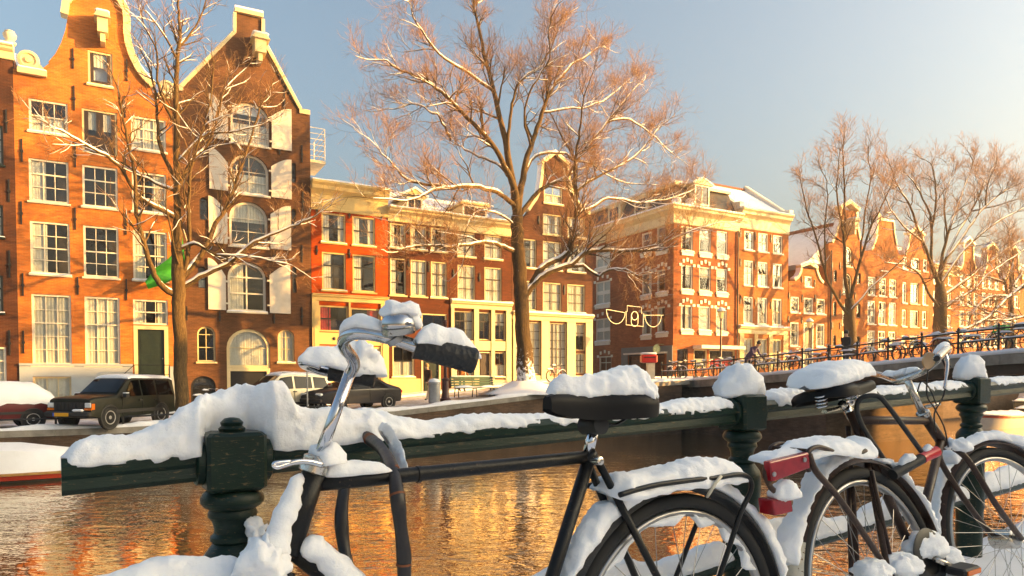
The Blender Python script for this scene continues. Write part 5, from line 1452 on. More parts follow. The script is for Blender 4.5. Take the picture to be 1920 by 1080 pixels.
WJ = {'side': [[(.62, .06), (.16, .88), (-.24, .9), (-.24, .06)], [(-.32, .06), (-.32, .9), (-1.02, .9), (-1.02, .06)], [(-1.12, .06), (-1.12, .9), (-1.86, .88), (-1.98, .06)]], 'quads': [('windscreen', 4, 5, .08, .92, .94, .015)], 'roof': (1, 4)}
pj = hitv(205, 792, 27.6)
uj = far(-0.2, 29.2)
car('dark green boxy off road car with snow on its roof at the left', (uj.x, uj.y, quay_z(-.2)), A_U + pi + radians(50), SJ, 'paint_green', (-1.28, 1.30), .36, .85, WJ, details=jeep_details)
# dark red car buried in snow
SR = [(-2.1, .74, .74, .62, .40, .80, .84), (-1.9, .82, .82, .66, .34, .86, .98), (-1.3, .84, .84, .62, .30, .90, 1.36), (.0, .85, .85, .62, .30, .90, 1.42), (.3, .85, .85, .62, .30, .90, 1.38), (1.1, .85, .84, .72, .30, .88, .95), (1.9, .80, .78, .66, .32, .72, .78), (2.1, .70, .70, .6, .38, .6, .66)]
WR = {'side': [[(.9, .1), (.3, .85), (-.3, .88), (-.3, .1)], [(-.38, .1), (-.38, .88), (-1.2, .85), (-1.6, .1)]], 'quads': [], 'roof': (2, 4)}
def red_snow(r, S):
    g = MB(); rs = random.Random(9); rings = []
    for k in range(22):
        x = -2.05 + 4.0 * k / 21; zt = float(np.interp(x, [s[0] for s in S], [s[6] for s in S])); wt = float(np.interp(x, [s[0] for s in S], [s[2] for s in S])) * .99; zbl = float(np.interp(x, [s[0] for s in S], [s[5] for s in S]))
        e = .3 if k in (0, 21) else 1
        hh = (.2 + .04 * rs.random()) * e; lo = zbl - .02 - .10 * rs.random()
        rings.append([(x, -wt - .02, lo), (x, -wt - .03, zbl + .1 * e), (x, -wt * .82, zt + hh * .4), (x, -wt * .4, zt + hh), (x, wt * .4, zt + hh), (x, wt * .82, zt + hh * .4), (x, wt + .03, zbl + .1 * e), (x, wt + .02, lo)])
    g.loft(rings); g.build('snow_cover', M['snow_far'], r, 60)
    for sd in (-1, 1):
        g = MB(); g.box(-1.2, 1.2, sd * .862 - .01, sd * .862 + .01, .50, .58); g.build('side_trim', M['black_plastic'], r)
        g = MB(); g.cbox(-2.12, -2.02, sd * .62 - .1, sd * .62 + .1, .66, .82, .02); g.build('tail_light', M['lamp_red'], r)
ur = far(-4.1, 29.3)
car('dark red car buried under a thick snow cover at the left edge', (ur.x, ur.y, quay_z(-4)), A_U + pi + radians(14), SR, 'paint_red', (-1.25, 1.3), .31, .85, WR, roof_snow=False, details=red_snow)
# beige compact off-road car seen from its rear corner
SB = [(-2.0, .78, .80, .66, .45, 1.0, 1.05), (-1.98, .80, .82, .66, .40, 1.02, 1.50), (-1.7, .84, .85, .66, .36, 1.02, 1.62), (.0, .86, .86, .66, .34, 1.0, 1.66), (.45, .86, .86, .66, .34, .98, 1.60), (1.15, .86, .85, .76, .34, .98, 1.06), (1.85, .82, .80, .70, .36, .90, .98), (2.1, .70, .70, .62, .42, .72, .80)]
WB = {'side': [[(.95, .08), (.42, .86), (-.1, .9), (-.1, .08)], [(-.2, .08), (-.2, .9), (-1.0, .88), (-1.0, .08)], [(-1.1, .08), (-1.1, .88), (-1.68, .84), (-1.78, .08)]], 'quads': [('rear_window', 1, 2, .1, .9, .9, .012), ('windscreen', 4, 5, .08, .92, .94, .015)], 'roof': (2, 4)}
def bd(r, S):
    for sd in (-1, 1):
        g = MB(); g.box(-1.99, -1.8, sd * .83 - .03, sd * .83 + .03, .98, 1.28); g.build('tail_light', M['lamp_red'], r)
        g = MB(); g.tube([(-1.6, sd * .6, 1.70), (.3, sd * .6, 1.74)], .02, 6); g.build('roof_rail', M['metal_grey'], r)
        g = MB(); g.cbox(.7, .85, sd * 1.0 - .1, sd * 1.0 + .1, 1.05, 1.18, .03); g.build('mirror', M['paint_beige'], r)
        g = MB(); g.box(-1.9, 1.9, sd * .862 - .012, sd * .862 + .012, .36, .48); g.build('side_trim', M['black_plastic'], r)
        for x in (-.15, -1.05): g = MB(); g.box(x - .1, x + .08, sd * .868 - .02, sd * .868 + .02, .9, .94); g.build('door_handle', M['black_plastic'], r)
        for x in (1.0, -.15, -1.05): g = MB(); g.box(x - .008, x + .008, sd * .867 - .008, sd * .867 + .008, .42, 1.0); g.build('door_gap', M['iron_black'], r)
    g = MB(); g.cbox(-2.1, -1.95, -.8, .8, .38, .6, .05); g.build('bumper', M['black_plastic'], r)
ub = far(6.1, 31.6)
car('beige compact off road car behind the railing snow', (ub.x, ub.y, quay_z(6.1)), A_U + pi + radians(16), SB, 'paint_beige', (-1.27, 1.3), .34, .86, WB, details=bd)
# dark saloon
SS = [(-2.2, .72, .74, .62, .42, .86, .90), (-2.1, .80, .82, .68, .34, .90, .98), (-1.5, .84, .84, .62, .30, .92, 1.14), (-.9, .85, .85, .60, .28, .92, 1.36), (-.1, .86, .86, .60, .28, .90, 1.41), (.35, .86, .86, .60, .28, .90, 1.34), (1.15, .86, .85, .74, .28, .88, .94), (2.0, .82, .80, .68, .30, .76, .82), (2.25, .72, .70, .62, .36, .62, .68)]
WS = {'side': [[(.85, .1), (.35, .82), (-.25, .86), (-.25, .1)], [(-.33, .1), (-.33, .86), (-.95, .82), (-1.35, .15)]], 'quads': [('rear_window', 2, 3, .1, .9, .9, .012), ('windscreen', 5, 6, .08, .92, .94, .015)], 'roof': (3, 5)}
def sdt(r, S):
    for sd in (-1, 1):
        g = MB(); g.cbox(2.08, 2.24, sd * .55 - .2, sd * .55 + .2, .64, .76, .03); g.build('headlight', M['lamp_glass'], r)
        g = MB(); g.cbox(-2.2, -2.05, sd * .68 - .14, sd * .68 + .14, .72, .86, .03); g.build('tail_light', M['lamp_red'], r)
        g = MB(); g.cbox(.7, .85, sd * .98 - .1, sd * .98 + .1, .93, 1.04, .03); g.build('mirror', M['paint_navy'], r)
        for x in (.9, -.28, -1.15): g = MB(); g.box(x - .008, x + .008, sd * .867 - .008, sd * .867 + .008, .36, .9); g.build('door_gap', M['iron_black'], r)
    g = MB(); g.cbox(2.1, 2.3, -.76, .76, .34, .54, .05); g.build('bumper', M['paint_navy'], r)
    g = MB(); g.box(2.2, 2.262, -.3, .3, .56, .68); g.build('grille', M['black_plastic'], r)
us_ = far(9.1, 31.0)
car('dark navy saloon parked beside the beige car', (us_.x, us_.y, quay_z(9.1)), A_U + pi + radians(20), SS, 'paint_navy', (-1.35, 1.35), .32, .86, WS, roof_snow=False, details=sdt)

# ================================================================== people
plain('skin', (.55, .33, .23), .6, .05, 8); plain('coat_brown', (.06, .03, .018), .85, .2, 12); plain('jacket_rust', (.33, .12, .03), .8, .15, 12); plain('trousers_pale', (.45, .38, .30), .85, .12, 12); plain('trousers_dark', (.03, .03, .04), .85, .2, 12); plain('coat_purple', (.07, .045, .11), .85, .2, 12); plain('coat_black', (.015, .015, .02), .85, .2, 12); plain('hair_fair', (.40, .24, .10), .8, .2, 20); plain('hair_dark', (.03, .02, .015), .7, .2, 20)
def person(label, loc, face, joints, coat, trousers, hair, coat_low=.75):
    """joints: dict of named points in metres (x forward, y left, z up); grown into one continuous skin"""
    root = empty('person', loc, face, label, 'person', 'people on the far bank')
    J = joints; names = list(J); idx = {n: i for i, n in enumerate(names)}
    E = [('pelvis', 'belly'), ('belly', 'chest'), ('chest', 'neck'), ('neck', 'head0'), ('head0', 'head1')]
    for s in 'LR': E += [('pelvis', 'hip' + s), ('hip' + s, 'knee' + s), ('knee' + s, 'ankle' + s), ('ankle' + s, 'toe' + s), ('chest', 'sh' + s), ('sh' + s, 'el' + s), ('el' + s, 'wr' + s), ('wr' + s, 'hand' + s)]
    me = bpy.data.meshes.new('body'); me.from_pydata([J[n] for n in names], [(idx[a], idx[b_]) for a, b_ in E], [])
    o = bpy.data.objects.new('body', me); COL.objects.link(o)
    sk = o.modifiers.new('skin', 'SKIN'); o.modifiers.new('sub', 'SUBSURF').levels = 2
    RD = {'pelvis': .15, 'belly': .15, 'chest': .165, 'neck': .06, 'head0': .085, 'head1': .095, 'hip': .10, 'knee': .065, 'ankle': .05, 'toe': .04, 'sh': .075, 'el': .052, 'wr': .04, 'hand': .042}
    for n in names:
        k = n if n in RD else n[:-1]; r = RD[k]; me.skin_vertices[0].data[idx[n]].radius = (r, r)
        me.skin_vertices[0].data[idx[n]].use_root = (n == 'pelvis')
    bm = evaluated(o, 'body')
    for m in (coat, trousers, 'skin', 'black_plastic'): bm.materials.append(M[m])
    zn = J['neck'][2]; hd = Vector(J['head0'])
    for p in bm.polygons:
        c = Vector(p.center)
        hand = min((c - Vector(J['hand' + s])).length for s in 'LR')
        p.material_index = 2 if ((c - hd).length < .17 and c.z > zn - .01) or hand < .06 else (3 if c.z < .1 else (1 if c.z < coat_low else 0))
    bm.shade_smooth(); link('body', bm, root)
    h1 = Vector(J['head1']); g = MB(); g.ball(h1 + Vector((-.025, 0, .03)), .115, 12, (1, .95, 1)); g.build('hair', M[hair], root, 180)
    f = Vector((1, 0, 0)); hc = (hd + h1) / 2
    g = MB()
    g.ball(hc + Vector((.105, 0, -.01)), .018, 6, (1, .8, 1.4)); g.build('nose', M['skin'], root, 180)
    return root
def walk(stride=.25, lean=.05, arms=(.2, -.15)):
    J = {'pelvis': (0, 0, .93), 'belly': (lean * .4, 0, 1.1), 'chest': (lean, 0, 1.32), 'neck': (lean * 1.3, 0, 1.49), 'head0': (lean * 1.6 + .02, 0, 1.58), 'head1': (lean * 1.7 + .02, 0, 1.66)}
    for s, y, k, a in (('L', .1, 1, arms[0]), ('R', -.1, -1, arms[1])):
        J['hip' + s] = (0, y, .88); J['knee' + s] = (k * stride * .45 + .04, y, .5); J['ankle' + s] = (k * stride, y, .09 + (.05 if k < 0 else 0)); J['toe' + s] = (k * stride + .15, y, .05)
        J['sh' + s] = (lean, y * 1.9, 1.41); J['el' + s] = (lean + a * .4, y * 2.4, 1.13); J['wr' + s] = (lean + a + .08, y * 2.2, .92); J['hand' + s] = (lean + a + .12, y * 2.1, .84)
    return J
p = hitv(806, 728, 31.5); u_ = p.dot(U)
person('person in a dark brown coat and pale trousers walking by the grey bin', (p.x, p.y, quay_z(u_) + .02), A_U + pi + .4, walk(.3, .12), 'coat_brown', 'trousers_pale', 'hair_fair', .72)
p = hitv(866, 715, 35.2); u_ = p.dot(U)
person('person in a rust coloured jacket standing behind the green bench', (p.x, p.y, quay_z(u_) + .02), A_U - pi / 2, walk(.1, .02), 'jacket_rust', 'trousers_dark', 'hair_fair', .85)
J = walk(.2, .42, (.3, .3))
p = far(UB0 + .95, 25.3)
person('person in a purple coat bending over a bicycle on the bridge', (p.x, p.y, bridge_z(25.3) + .02), A_U - pi / 2, J, 'coat_purple', 'trousers_dark', 'hair_dark', .8)
p = far(UB0 + 1.9, 20.4)
person('dark dressed person standing among the bicycles on the bridge', (p.x, p.y, bridge_z(20.4) + .02), A_U + pi, walk(.08, .02), 'coat_black', 'trousers_dark', 'hair_dark', .8)

# ================================================================== street furniture
def at_quay(px, v):
    p = hitv(px, 700, v); u_ = p.dot(U)
    return Vector((p.x, p.y, quay_z(u_) + .02)), u_
p, u_ = at_quay(814, 29.3)
t = empty('litter_bin', p, A_U, 'tall grey metal litter bin capped with snow beside the bench', 'bin')
g = MB(); g.lathe([(.24, 0), (.26, .05), (.27, .85), (.29, .87), (.29, .95), (.26, .98)], n=20); g.build('drum', M['metal_grey'], t, 40)
g = MB(); g.lathe([(.27, .96), (.27, 1.0), (.2, 1.1), (.01, 1.14)], n=20); g.build('snow_cover', M['snow_far'], t, 60)
p, u_ = at_quay(835, 29.6)
t = empty('lantern_base', p, A_U, 'dark maroon iron post standing between bin and bench', 'post')
g = MB(); g.lathe([(.26, 0), (.26, .12), (.2, .18), (.17, .3), (.15, .95), (.2, 1.0), (.2, 1.05), (.08, 1.12), (.07, 3.6), (.1, 3.65), (.06, 3.75)], n=14); g.build('shaft', plain('maroon_paint', (.05, .012, .012), .45, .2, 8), t, 40)
# bench
p, u_ = at_quay(889, 30.3)
t = empty('bench', p, A_U, 'green slatted park bench with patches of snow on its seat', 'bench')
plain('bench_green', (.03, .09, .06), .5, .15, 8)
for k in range(4):
    g = MB(); g.cbox(-1.15, 1.15, -.32 + k * .12, -.22 + k * .12, .43, .47, .01); g.build('seat_slat', M['bench_green'], t)
for k in range(4):
    g = MB(); y = .17 + k * .025; g.cbox(-1.15, 1.15, y, y + .035, .52 + k * .12, .62 + k * .12, .01); g.build('back_slat', M['bench_green'], t)
for x in (-.95, 0, .95):
    g = MB(); g.tube([(x, -.28, 0), (x, -.25, .42), (x, .15, .42), (x, .28, .98)], .025, 6); g.tube([(x, .22, 0), (x, .12, .42)], .025, 6); g.build('leg', M['iron_black'], t)
for x0, x1 in ((-1.1, -.1), (.25, 1.05)):
    g = MB(); rings = []
    for k in range(9):
        x = x0 + (x1 - x0) * k / 8; hh = .10 * sin(pi * (k + .4) / 8.8) + .01
        rings.append([(x, -.34, .472), (x, -.26, .472 + hh), (x, -.05, .472 + hh * .9), (x, .12, .472)])
    g.loft(rings); g.build('snow_cover', M['snow_far'], t, 60)
g = MB(); g.cbox(-1.1, 1.1, .24, .29, .985, 1.04, .02); g.build('snow_cover', M['snow_far'], t)
# parking sign post before the cars
p, u_ = at_quay(576, 28.7)
t = empty('sign_post', p, A_U, 'thin grey sign post with a small box on top beside the beige car', 'sign')
g = MB(); g.tube([(0, 0, 0), (0, 0, 2.35)], .03, 8); g.build('pole', M['metal_grey'], t, 60)
g = MB(); g.cbox(-.22, .22, -.1, .1, 2.2, 2.36, .02); g.build('box', M['metal_grey'], t)
g = MB(); g.cbox(-.12, .12, -.08, .08, 2.365, 2.42, .02); g.build('snow_cover', M['snow_far'], t)
# lamp posts on the bridge side
def lamp(label, px, v, ztop_py, zb):
    p = hitv(px, ztop_py, v)
    t = empty('street_lamp', (p.x, p.y, zb), A_U, label, 'lamp', 'old street lamps'); H = p.z - zb
    g = MB(); g.lathe([(.16, 0), (.16, .25), (.11, .32), (.085, .9), (.11, .95), (.07, 1.05), (.05, H - .75), (.08, H - .72), (.05, H - .66), (.1, H - .6)], n=12); g.build('post', M['maroon_paint'], t, 40)
    g = MB(); g.lathe([(.12, H - .59), (.25, H - .15)], n=6); g.build('lantern', M['lantern_glass'], t)
    g = MB(); g.lathe([(.30, H - .149), (.27, H - .1), (.1, H + .05), (.01, H + .1)], n=6); g.build('cap', M['iron_black'], t)
    g = MB(); g.lathe([(.29, H - .12), (.25, H - .02), (.12, H + .1), (.01, H + .16)], n=12); g.build('snow_cover', M['snow_far'], t, 60)
m, nt, b = newmat('lantern_glass'); b.inputs['Base Color'].default_value = (.8, .65, .35, 1); b.inputs['Roughness'].default_value = .2
lamp('old street lamp with snowy lantern before the corner house', 1352, 33.0, 580, bridge_z(31))
lamp('old street lamp with snowy lantern before the small gable house', 1518, 34.5, 600, 1.0)
# red letter box on the quay corner
p = far(24.9, 28.9); r_, u_ = at_quay(1216, 29.2)
t = empty('letter_box', r_, A_U - .5, 'red letter box on a pale stand with snow on top', 'letter box')
g = MB(); g.cbox(-.42, .42, -.3, .3, .98, 1.4, .05); g.build('box', M['red_paint'], t)
g = MB(); g.box(-.3, .3, -.306, -.300, 1.24, 1.29); g.build('slot', M['iron_black'], t)
g = MB(); g.box(-.09, .3, -.2, .2, 0, .975); g.build('stand', M['stone_trim'], t)
g = MB(); g.cbox(-.42, .4, -.3, .3, 1.402, 1.53, .06); g.build('snow_cover', M['snow_far'], t, 60)
# lit garland of lights hung across the side street
m, nt, b = newmat('garland_light'); b.inputs['Emission Color'].default_value = (1, .72, .35, 1); b.inputs['Emission Strength'].default_value = .55; b.inputs['Base Color'].default_value = (.9, .7, .4, 1)
VG = 37.0
def gp(px, py): return hitv(px, py, VG)
t = empty('light_garland', gp(1190, 595), 0, 'glowing christmas light garland hung over the side street', 'garland'); o0 = gp(1190, 595)
def gl(pts, nm='light_tube', r=.015):
    g = MB(); g.tube([gp(*q) - o0 for q in pts], r, 6); g.build(nm, M['garland_light'], t, 60)
def arcp(x0, x1, y0, y1, drop, n=12): return [(x0 + (x1 - x0) * (.5 - .5 * cos(pi * i / n)), y0 + (y1 - y0) * i / n + drop * sin(pi * i / n)) for i in range(n + 1)]
gl(arcp(1137, 1172, 580, 586, 24)); gl([(1137, 580), (1171, 586)]); gl(arcp(1209, 1240, 590, 592, 22)); gl([(1210, 591), (1244, 591)])
gl([(1173, 584), (1176, 584), (1176, 573), (1203, 576), (1203, 588), (1207, 588), (1206, 612), (1174, 609), (1174, 584)])
gl([(1185 + 6.5 * cos(a) + 5, 593 + (9 if sin(a) > 0 else 9) * sin(a) + (10 if sin(a) > 0 else 0)) for a in np.linspace(0, 2 * pi, 21)])
gl([(1190 + 6 * cos(a), 592 + 8 * sin(a)) for a in np.linspace(0, 2 * pi, 17)], r=.02)
g = MB(); g.tube([gp(1108, 577) - o0, gp(1137, 580) - o0], .012, 4); g.tube([gp(1244, 591) - o0, gp(1262, 588) - o0], .012, 4); g.build('wire', M['iron_black'], t)
# green flag behind the left tree
t = empty('flag', hitv(322, 460, 37.2), A_U, 'bright green flag hanging from the bell gable house behind the tree', 'flag'); o0 = hitv(322, 460, 37.2)
plain('flag_green', (.02, .30, .03), .7, .1, 6)
Ri = Matrix.Rotation(-A_U, 3, 'Z')
def fl(px, py, v): return Ri @ (hitv(px, py, v) - o0)
g = MB(); A_ = [(342, 440), (330, 470), (312, 488), (292, 502), (272, 528)]; B_ = [(348, 500), (338, 512), (322, 526), (303, 534), (278, 542)]
n = 5
rows = [[fl(a[0] + (b_[0] - a[0]) * s, a[1] + (b_[1] - a[1]) * s, 36.9 + .3 * sin(i * 2.2 + s * 7)) for s in np.linspace(0, 1, 6)] for i, (a, b_) in enumerate(zip(A_, B_))]
g.add([p for r in rows for p in r], [(i * 6 + j, i * 6 + j + 1, (i + 1) * 6 + j + 1, (i + 1) * 6 + j) for i in range(4) for j in range(5)]); g.build('cloth', M['flag_green'], t, 180)
g = MB(); g.tube([fl(356, 470, 37.75), fl(344, 430, 36.6)], .025, 6); g.build('pole', M['white_paint'], t)

# ================================================================== boats
def boat(label, loc, rz, Lh, Bw, Hh, hull, deck, stripe=None, cabin=None, snow=True, name='boat', mound=0):
    t = empty(name, loc, rz, label, 'boat', 'moored boats')
    n = 15; rings = []; sr = []
    for k in range(n + 1):
        s_ = k / n; x = -Lh / 2 + Lh * s_; w = Bw / 2 * (1 - max(0, (s_ - .55) / .45) ** 2.2) * (.86 + .14 * min(1, s_ * 6)); w = max(w, .02); sh = Hh * (1 + .22 * max(0, s_ - .5))
        rings.append([(x, -w, sh), (x, -w * .92, sh * .45), (x, -w * .7, -.12), (x, w * .7, -.12), (x, w * .92, sh * .45), (x, w, sh)])
        sr.append((x, w, sh))
    g = MB(); g.loft(rings, closed=False); g.add([rings[0][i] for i in range(6)], [(0, 1, 2, 3, 4, 5)]); g.build('hull', M[hull], t, 50)
    if stripe:
        g = MB()
        for sd in (-1, 1): g.loft([[(x, sd * (w + .012), sh - .03), (x, sd * (w * .975 + .014), sh - .16), (x, sd * (w * .97), sh - .16), (x, sd * w, sh - .03)] for x, w, sh in sr])
        g.build('stripe', M[stripe], t)
    g = MB()
    for sd in (-1, 1): g.loft([[(x, sd * (w + .04), sh - .02), (x, sd * (w + .04), sh + .045), (x, sd * max(.0, w - .08), sh + .045), (x, sd * max(0., w - .08), sh - .02)] for x, w, sh in sr])
    g.build('gunwale', M[deck], t)
    if cabin:
        x0, x1, hh = cabin; g = MB(); g.loft([[(x0, -Bw * .36, Hh), (x1, -Bw * .32, Hh), (x1, Bw * .32, Hh), (x0, Bw * .36, Hh)], [(x0 + .1, -Bw * .32, Hh + hh), (x1 - .3, -Bw * .28, Hh + hh), (x1 - .3, Bw * .28, Hh + hh), (x0 + .1, Bw * .32, Hh + hh)]]); g.build('cabin', M[deck], t)
    if snow:
        rs = random.Random(2); g = MB(); rings = []
        for x, w, sh in sr:
            e = .3 if (x in (sr[0][0], sr[-1][0])) else 1
            top = Hh + (cabin[2] if cabin and cabin[0] < x < cabin[1] - .25 else 0) + mound * max(0, 1 - (2 * x / Lh) ** 4) ** .8
            rings.append([(x, -w * .95, sh + .046), (x, -w * .8, top + .12 * e + .05 * rs.random()), (x, -w * .3, top + (.2 + .1 * rs.random()) * e), (x, w * .3, top + (.2 + .1 * rs.random()) * e), (x, w * .8, top + .12 * e), (x, w * .95, sh + .046)])
        g.loft(rings); g.build('snow_cover', M['snow_far'], t, 60)
    return t
plain('boat_white', (.75, .70, .62), .5, .06, 3); plain('boat_black', (.015, .015, .015), .4, .2, 4); plain('boat_wood', (.42, .22, .07), .5, .25, 6); plain('boat_red', (.45, .04, .02), .5, .12, 4)
p = far(-5.6, 25.6, WATER); boat('snow covered white boat with a red stripe moored by the far quay', p, A_U + pi, 9.5, 2.6, .24, 'boat_white', 'boat_wood', 'boat_red', mound=.62)
p = hitv(1868, 768, 27.0); p = far(p.dot(U), 26.2, WATER); u0 = p.dot(U)
boat('small white motor boat with a red band seen beside the third post', far(46, 22.3, WATER), A_U + pi, 4.2, 1.7, .75, 'boat_white', 'boat_white', 'boat_red', snow=True)
boat('black barge with snow moored behind the small white motor boat', far(56, 23.2, WATER), A_U + pi, 12, 3.2, .9, 'boat_black', 'boat_black', None, cabin=(-3, 3, .5))
boat('long snow covered boat moored farther down the canal', far(62, 26.2, WATER), A_U + pi, 12, 2.9, 1.2, 'boat_black', 'boat_white', None, cabin=(-3.6, 3.6, .8))

# ================================================================== bicycles parked on the bridge
def far_bike(col):
    r = empty('parked_bicycle', (0, 0, 0))
    wm = MB(); wm.lathe([(.335, -.018), (.35, 0), (.335, .018), (.315, .012), (.315, -.012)], n=24, axis=(0, 1, 0), ring=True)
    for k in range(10): a = 2 * pi * k / 10; wm.tube([(0, 0, 0), (.32 * cos(a), 0, .32 * sin(a))], .004, 3)
    wme = wm.mesh('wheel', M['tyre'], 40)
    for x in (-.53, .55): link('wheel', wme, r, (x, 0, .35))
    g = MB()
    for a, b_ in (((-.53, 0, .35), (-.16, 0, .83)), ((-.16, 0, .83), (-.02, 0, .3)), ((-.53, 0, .35), (-.02, 0, .3)), ((-.02, 0, .3), (.42, 0, .66)), ((-.15, 0, .80), (.40, 0, .80)), ((.38, 0, .88), (.44, 0, .62)), ((.44, 0, .62), (.55, 0, .35))): g.tube([a, b_], .018, 6)
    g.build('frame', M[col], r, 60)
    g = MB(); g.tube([(.36, 0, .88), (.33, 0, 1.02)], .014, 6); g.tube(smooth_path([(.12, -.28, 1.06), (.28, -.26, 1.05), (.36, -.1, 1.03), (.36, .1, 1.03), (.28, .26, 1.05), (.12, .28, 1.06)], 3), .013, 6); g.build('handlebar', M['metal_grey'], r, 60)
    g = MB(); g.tube([(-.17, 0, .83), (-.2, 0, .96)], .014, 6); g.loft([[(x, -w, z), (x, 0, z + .04), (x, w, z), (x, 0, z - .03)] for x, w, z in ((-.36, .05, .97), (-.28, .1, .97), (-.15, .05, .97), (.0, .02, .96))]); g.build('saddle', M['black_plastic'], r)
    g = MB()
    for x in (-.53, .55): g.lathe([(.375, -.03), (.38, 0), (.375, .03), (.37, 0)], (x, 0, .35), 24, (0, 1, 0), ring=True)
    g.build('mudguards', M['black_plastic'], r, 60)
    g = MB(); g.tube([(-.25, -.06, .74), (-.85, -.06, .74)], .01, 5); g.tube([(-.25, .06, .74), (-.85, .06, .74)], .01, 5); g.tube([(-.85, -.06, .74), (-.53, -.05, .35)], .01, 5); g.build('rack', M['iron_black'], r)
    g = MB(); g.loft([[(x, -w, .988), (x, 0, .988 + h_), (x, w, .988)] for x, w, h_ in ((-.37, .04, .02), (-.28, .1, .08), (-.15, .06, .06), (-.02, .02, .02))])
    g.loft([[(x, -.07, .755), (x, -.05, .755 + h_), (x, .05, .755 + h_), (x, .07, .755)] for x, h_ in ((-.84, .02), (-.7, .07), (-.5, .08), (-.3, .02))]); 
    g.loft([[(.55 + .385 * cos(a), -.03, .35 + .385 * sin(a)), (.55 + .42 * cos(a), 0, .35 + .42 * sin(a)), (.55 + .385 * cos(a), .03, .35 + .385 * sin(a))] for a in np.linspace(.5, 2.6, 9)]); g.build('snow_cover', M['snow_far'], r, 60)
    return r
carpaint('bike_black', (.012, .012, .013)); carpaint('bike_red', (.22, .01, .015)); carpaint('bike_blue', (.02, .05, .12)); carpaint('bike_green', (.02, .10, .04))
protos = {c: far_bike(c) for c in ('bike_black', 'bike_red', 'bike_blue', 'bike_green')}
spots = [(30.6, .75, 70, 'bike_black'), (29.2, .7, 95, 'bike_black'), (28.0, .75, 84, 'bike_blue'), (26.6, .8, 100, 'bike_black'), (24.2, .7, 80, 'bike_black'), (22.6, .9, 60, 'bike_black'), (21.7, .7, 96, 'bike_blue'), (20.2, .75, 88, 'bike_black'), (19.3, 1.3, 70, 'bike_red'), (18.0, .75, 92, 'bike_black'), (16.9, .9, 75, 'bike_black'), (15.9, .7, 88, 'bike_red'), (15.0, .8, 100, 'bike_red'), (13.9, .75, 85, 'bike_black'), (13.1, .9, 94, 'bike_green'), (12.2, .75, 88, 'bike_black'), (31.4, 1.5, 75, 'bike_black'), (27.3, 1.6, 70, 'bike_green'), (25.4, 1.4, 110, 'bike_blue'), (23.4, 1.5, 95, 'bike_red'), (17.4, 1.5, 100, 'bike_black'), (14.4, 1.5, 80, 'bike_blue')]
spots.sort(key=lambda s_: -s_[0]); cnt = {}
ords = ['first', 'second', 'third', 'fourth', 'fifth', 'sixth', 'seventh', 'eighth', 'ninth', 'tenth', 'eleventh', 'twelfth', 'thirteenth', 'fourteenth', 'fifteenth', 'sixteenth', 'seventeenth', 'eighteenth', 'nineteenth', 'twentieth', 'twenty first', 'twenty second']
for i, (v, du, ang, c) in enumerate(spots):
    o = protos[c] if not cnt.get(c) else copy_tree(protos[c]); cnt[c] = 1
    p = far(UB0 + du, v, bridge_z(v) + .05)
    o.location = p; o.rotation_euler = (radians(random.uniform(-6, 6)), 0, A_U + radians(ang + (180 if i % 3 == 0 else 0)))
    tag(o, f'{c[5:]} bicycle with snow on the bridge railing, {ords[i]} from the left', 'bicycle', 'bicycles parked along the bridge railing')
# bicycle leaning by the dark arch, and a green crate and red saddlebag cover
p, u_ = at_quay(392, 36.0)
o = copy_tree(protos['bike_black']); o.location = p; o.rotation_euler = (0, 0, A_U + radians(30)); tag(o, 'snowy bicycle parked by the low dark archway of the warehouse', 'bicycle', 'bicycles on the far quay')
p, u_ = at_quay(1043, 35.8)
o = copy_tree(protos['bike_red']); o.location = p; o.rotation_euler = (0, 0, A_U + radians(15)); tag(o, 'snowy bicycle standing by the neck gable house right of the elm', 'bicycle', 'bicycles on the far quay')
g = MB()
for z in (.02, .12, .22): g.box(-.2, .2, -.15, -.13, z, z + .06); g.box(-.2, .2, .13, .15, z, z + .06); g.box(-.2, -.18, -.13, .13, z, z + .06); g.box(.18, .2, -.13, .13, z, z + .06)
for x in (-.19, .19):
    for y in (-.14, .14): g.box(x - .02, x + .02, y - .02, y + .02, 0, .28)
g.box(-.18, .18, -.13, .13, 0, .02)
o = g.build('crate', plain('crate_green', (.02, .35, .08), .5, .1, 8)); o.location = far(UB0 + .9, 13.5, bridge_z(13.5) + 1.0 - .22); o.rotation_euler = (0, 0, A_U + 1.6); tag(o, 'bright green plastic crate on a bicycle at the right of the bridge', 'crate')
# ================================================================== foreground: railing, bicycles, snow
from mathutils import noise as mnoise
def snowmat():
    m, nt, b = newmat('snow_near')
    v = objcoord(nt)
    n1 = noise(nt, 18, 6, .65, v); n2 = noise(nt, 160, 4, .7, v)
    md = N(nt, 'ShaderNodeMath', operation='MULTIPLY_ADD'); md.inputs[1].default_value = .12
    nt.links.new(n2.outputs[0], md.inputs[0]); nt.links.new(n1.outputs[0], md.inputs[2])
    r = rampn(nt, n1.outputs[0], [(.3, (.86, .86, .87)), (.7, (.93, .93, .93))]); nt.links.new(r.outputs[0], b.inputs['Base Color'])
    b.inputs['Roughness'].default_value = .65; b.inputs['Specular IOR Level'].default_value = .3
    b.inputs['Subsurface Weight'].default_value = .35; b.inputs['Subsurface Radius'].default_value = (.02, .022, .026); b.inputs['Subsurface Scale'].default_value = .6
    bump(nt, b, md.outputs[0], .5, .014)
snowmat()
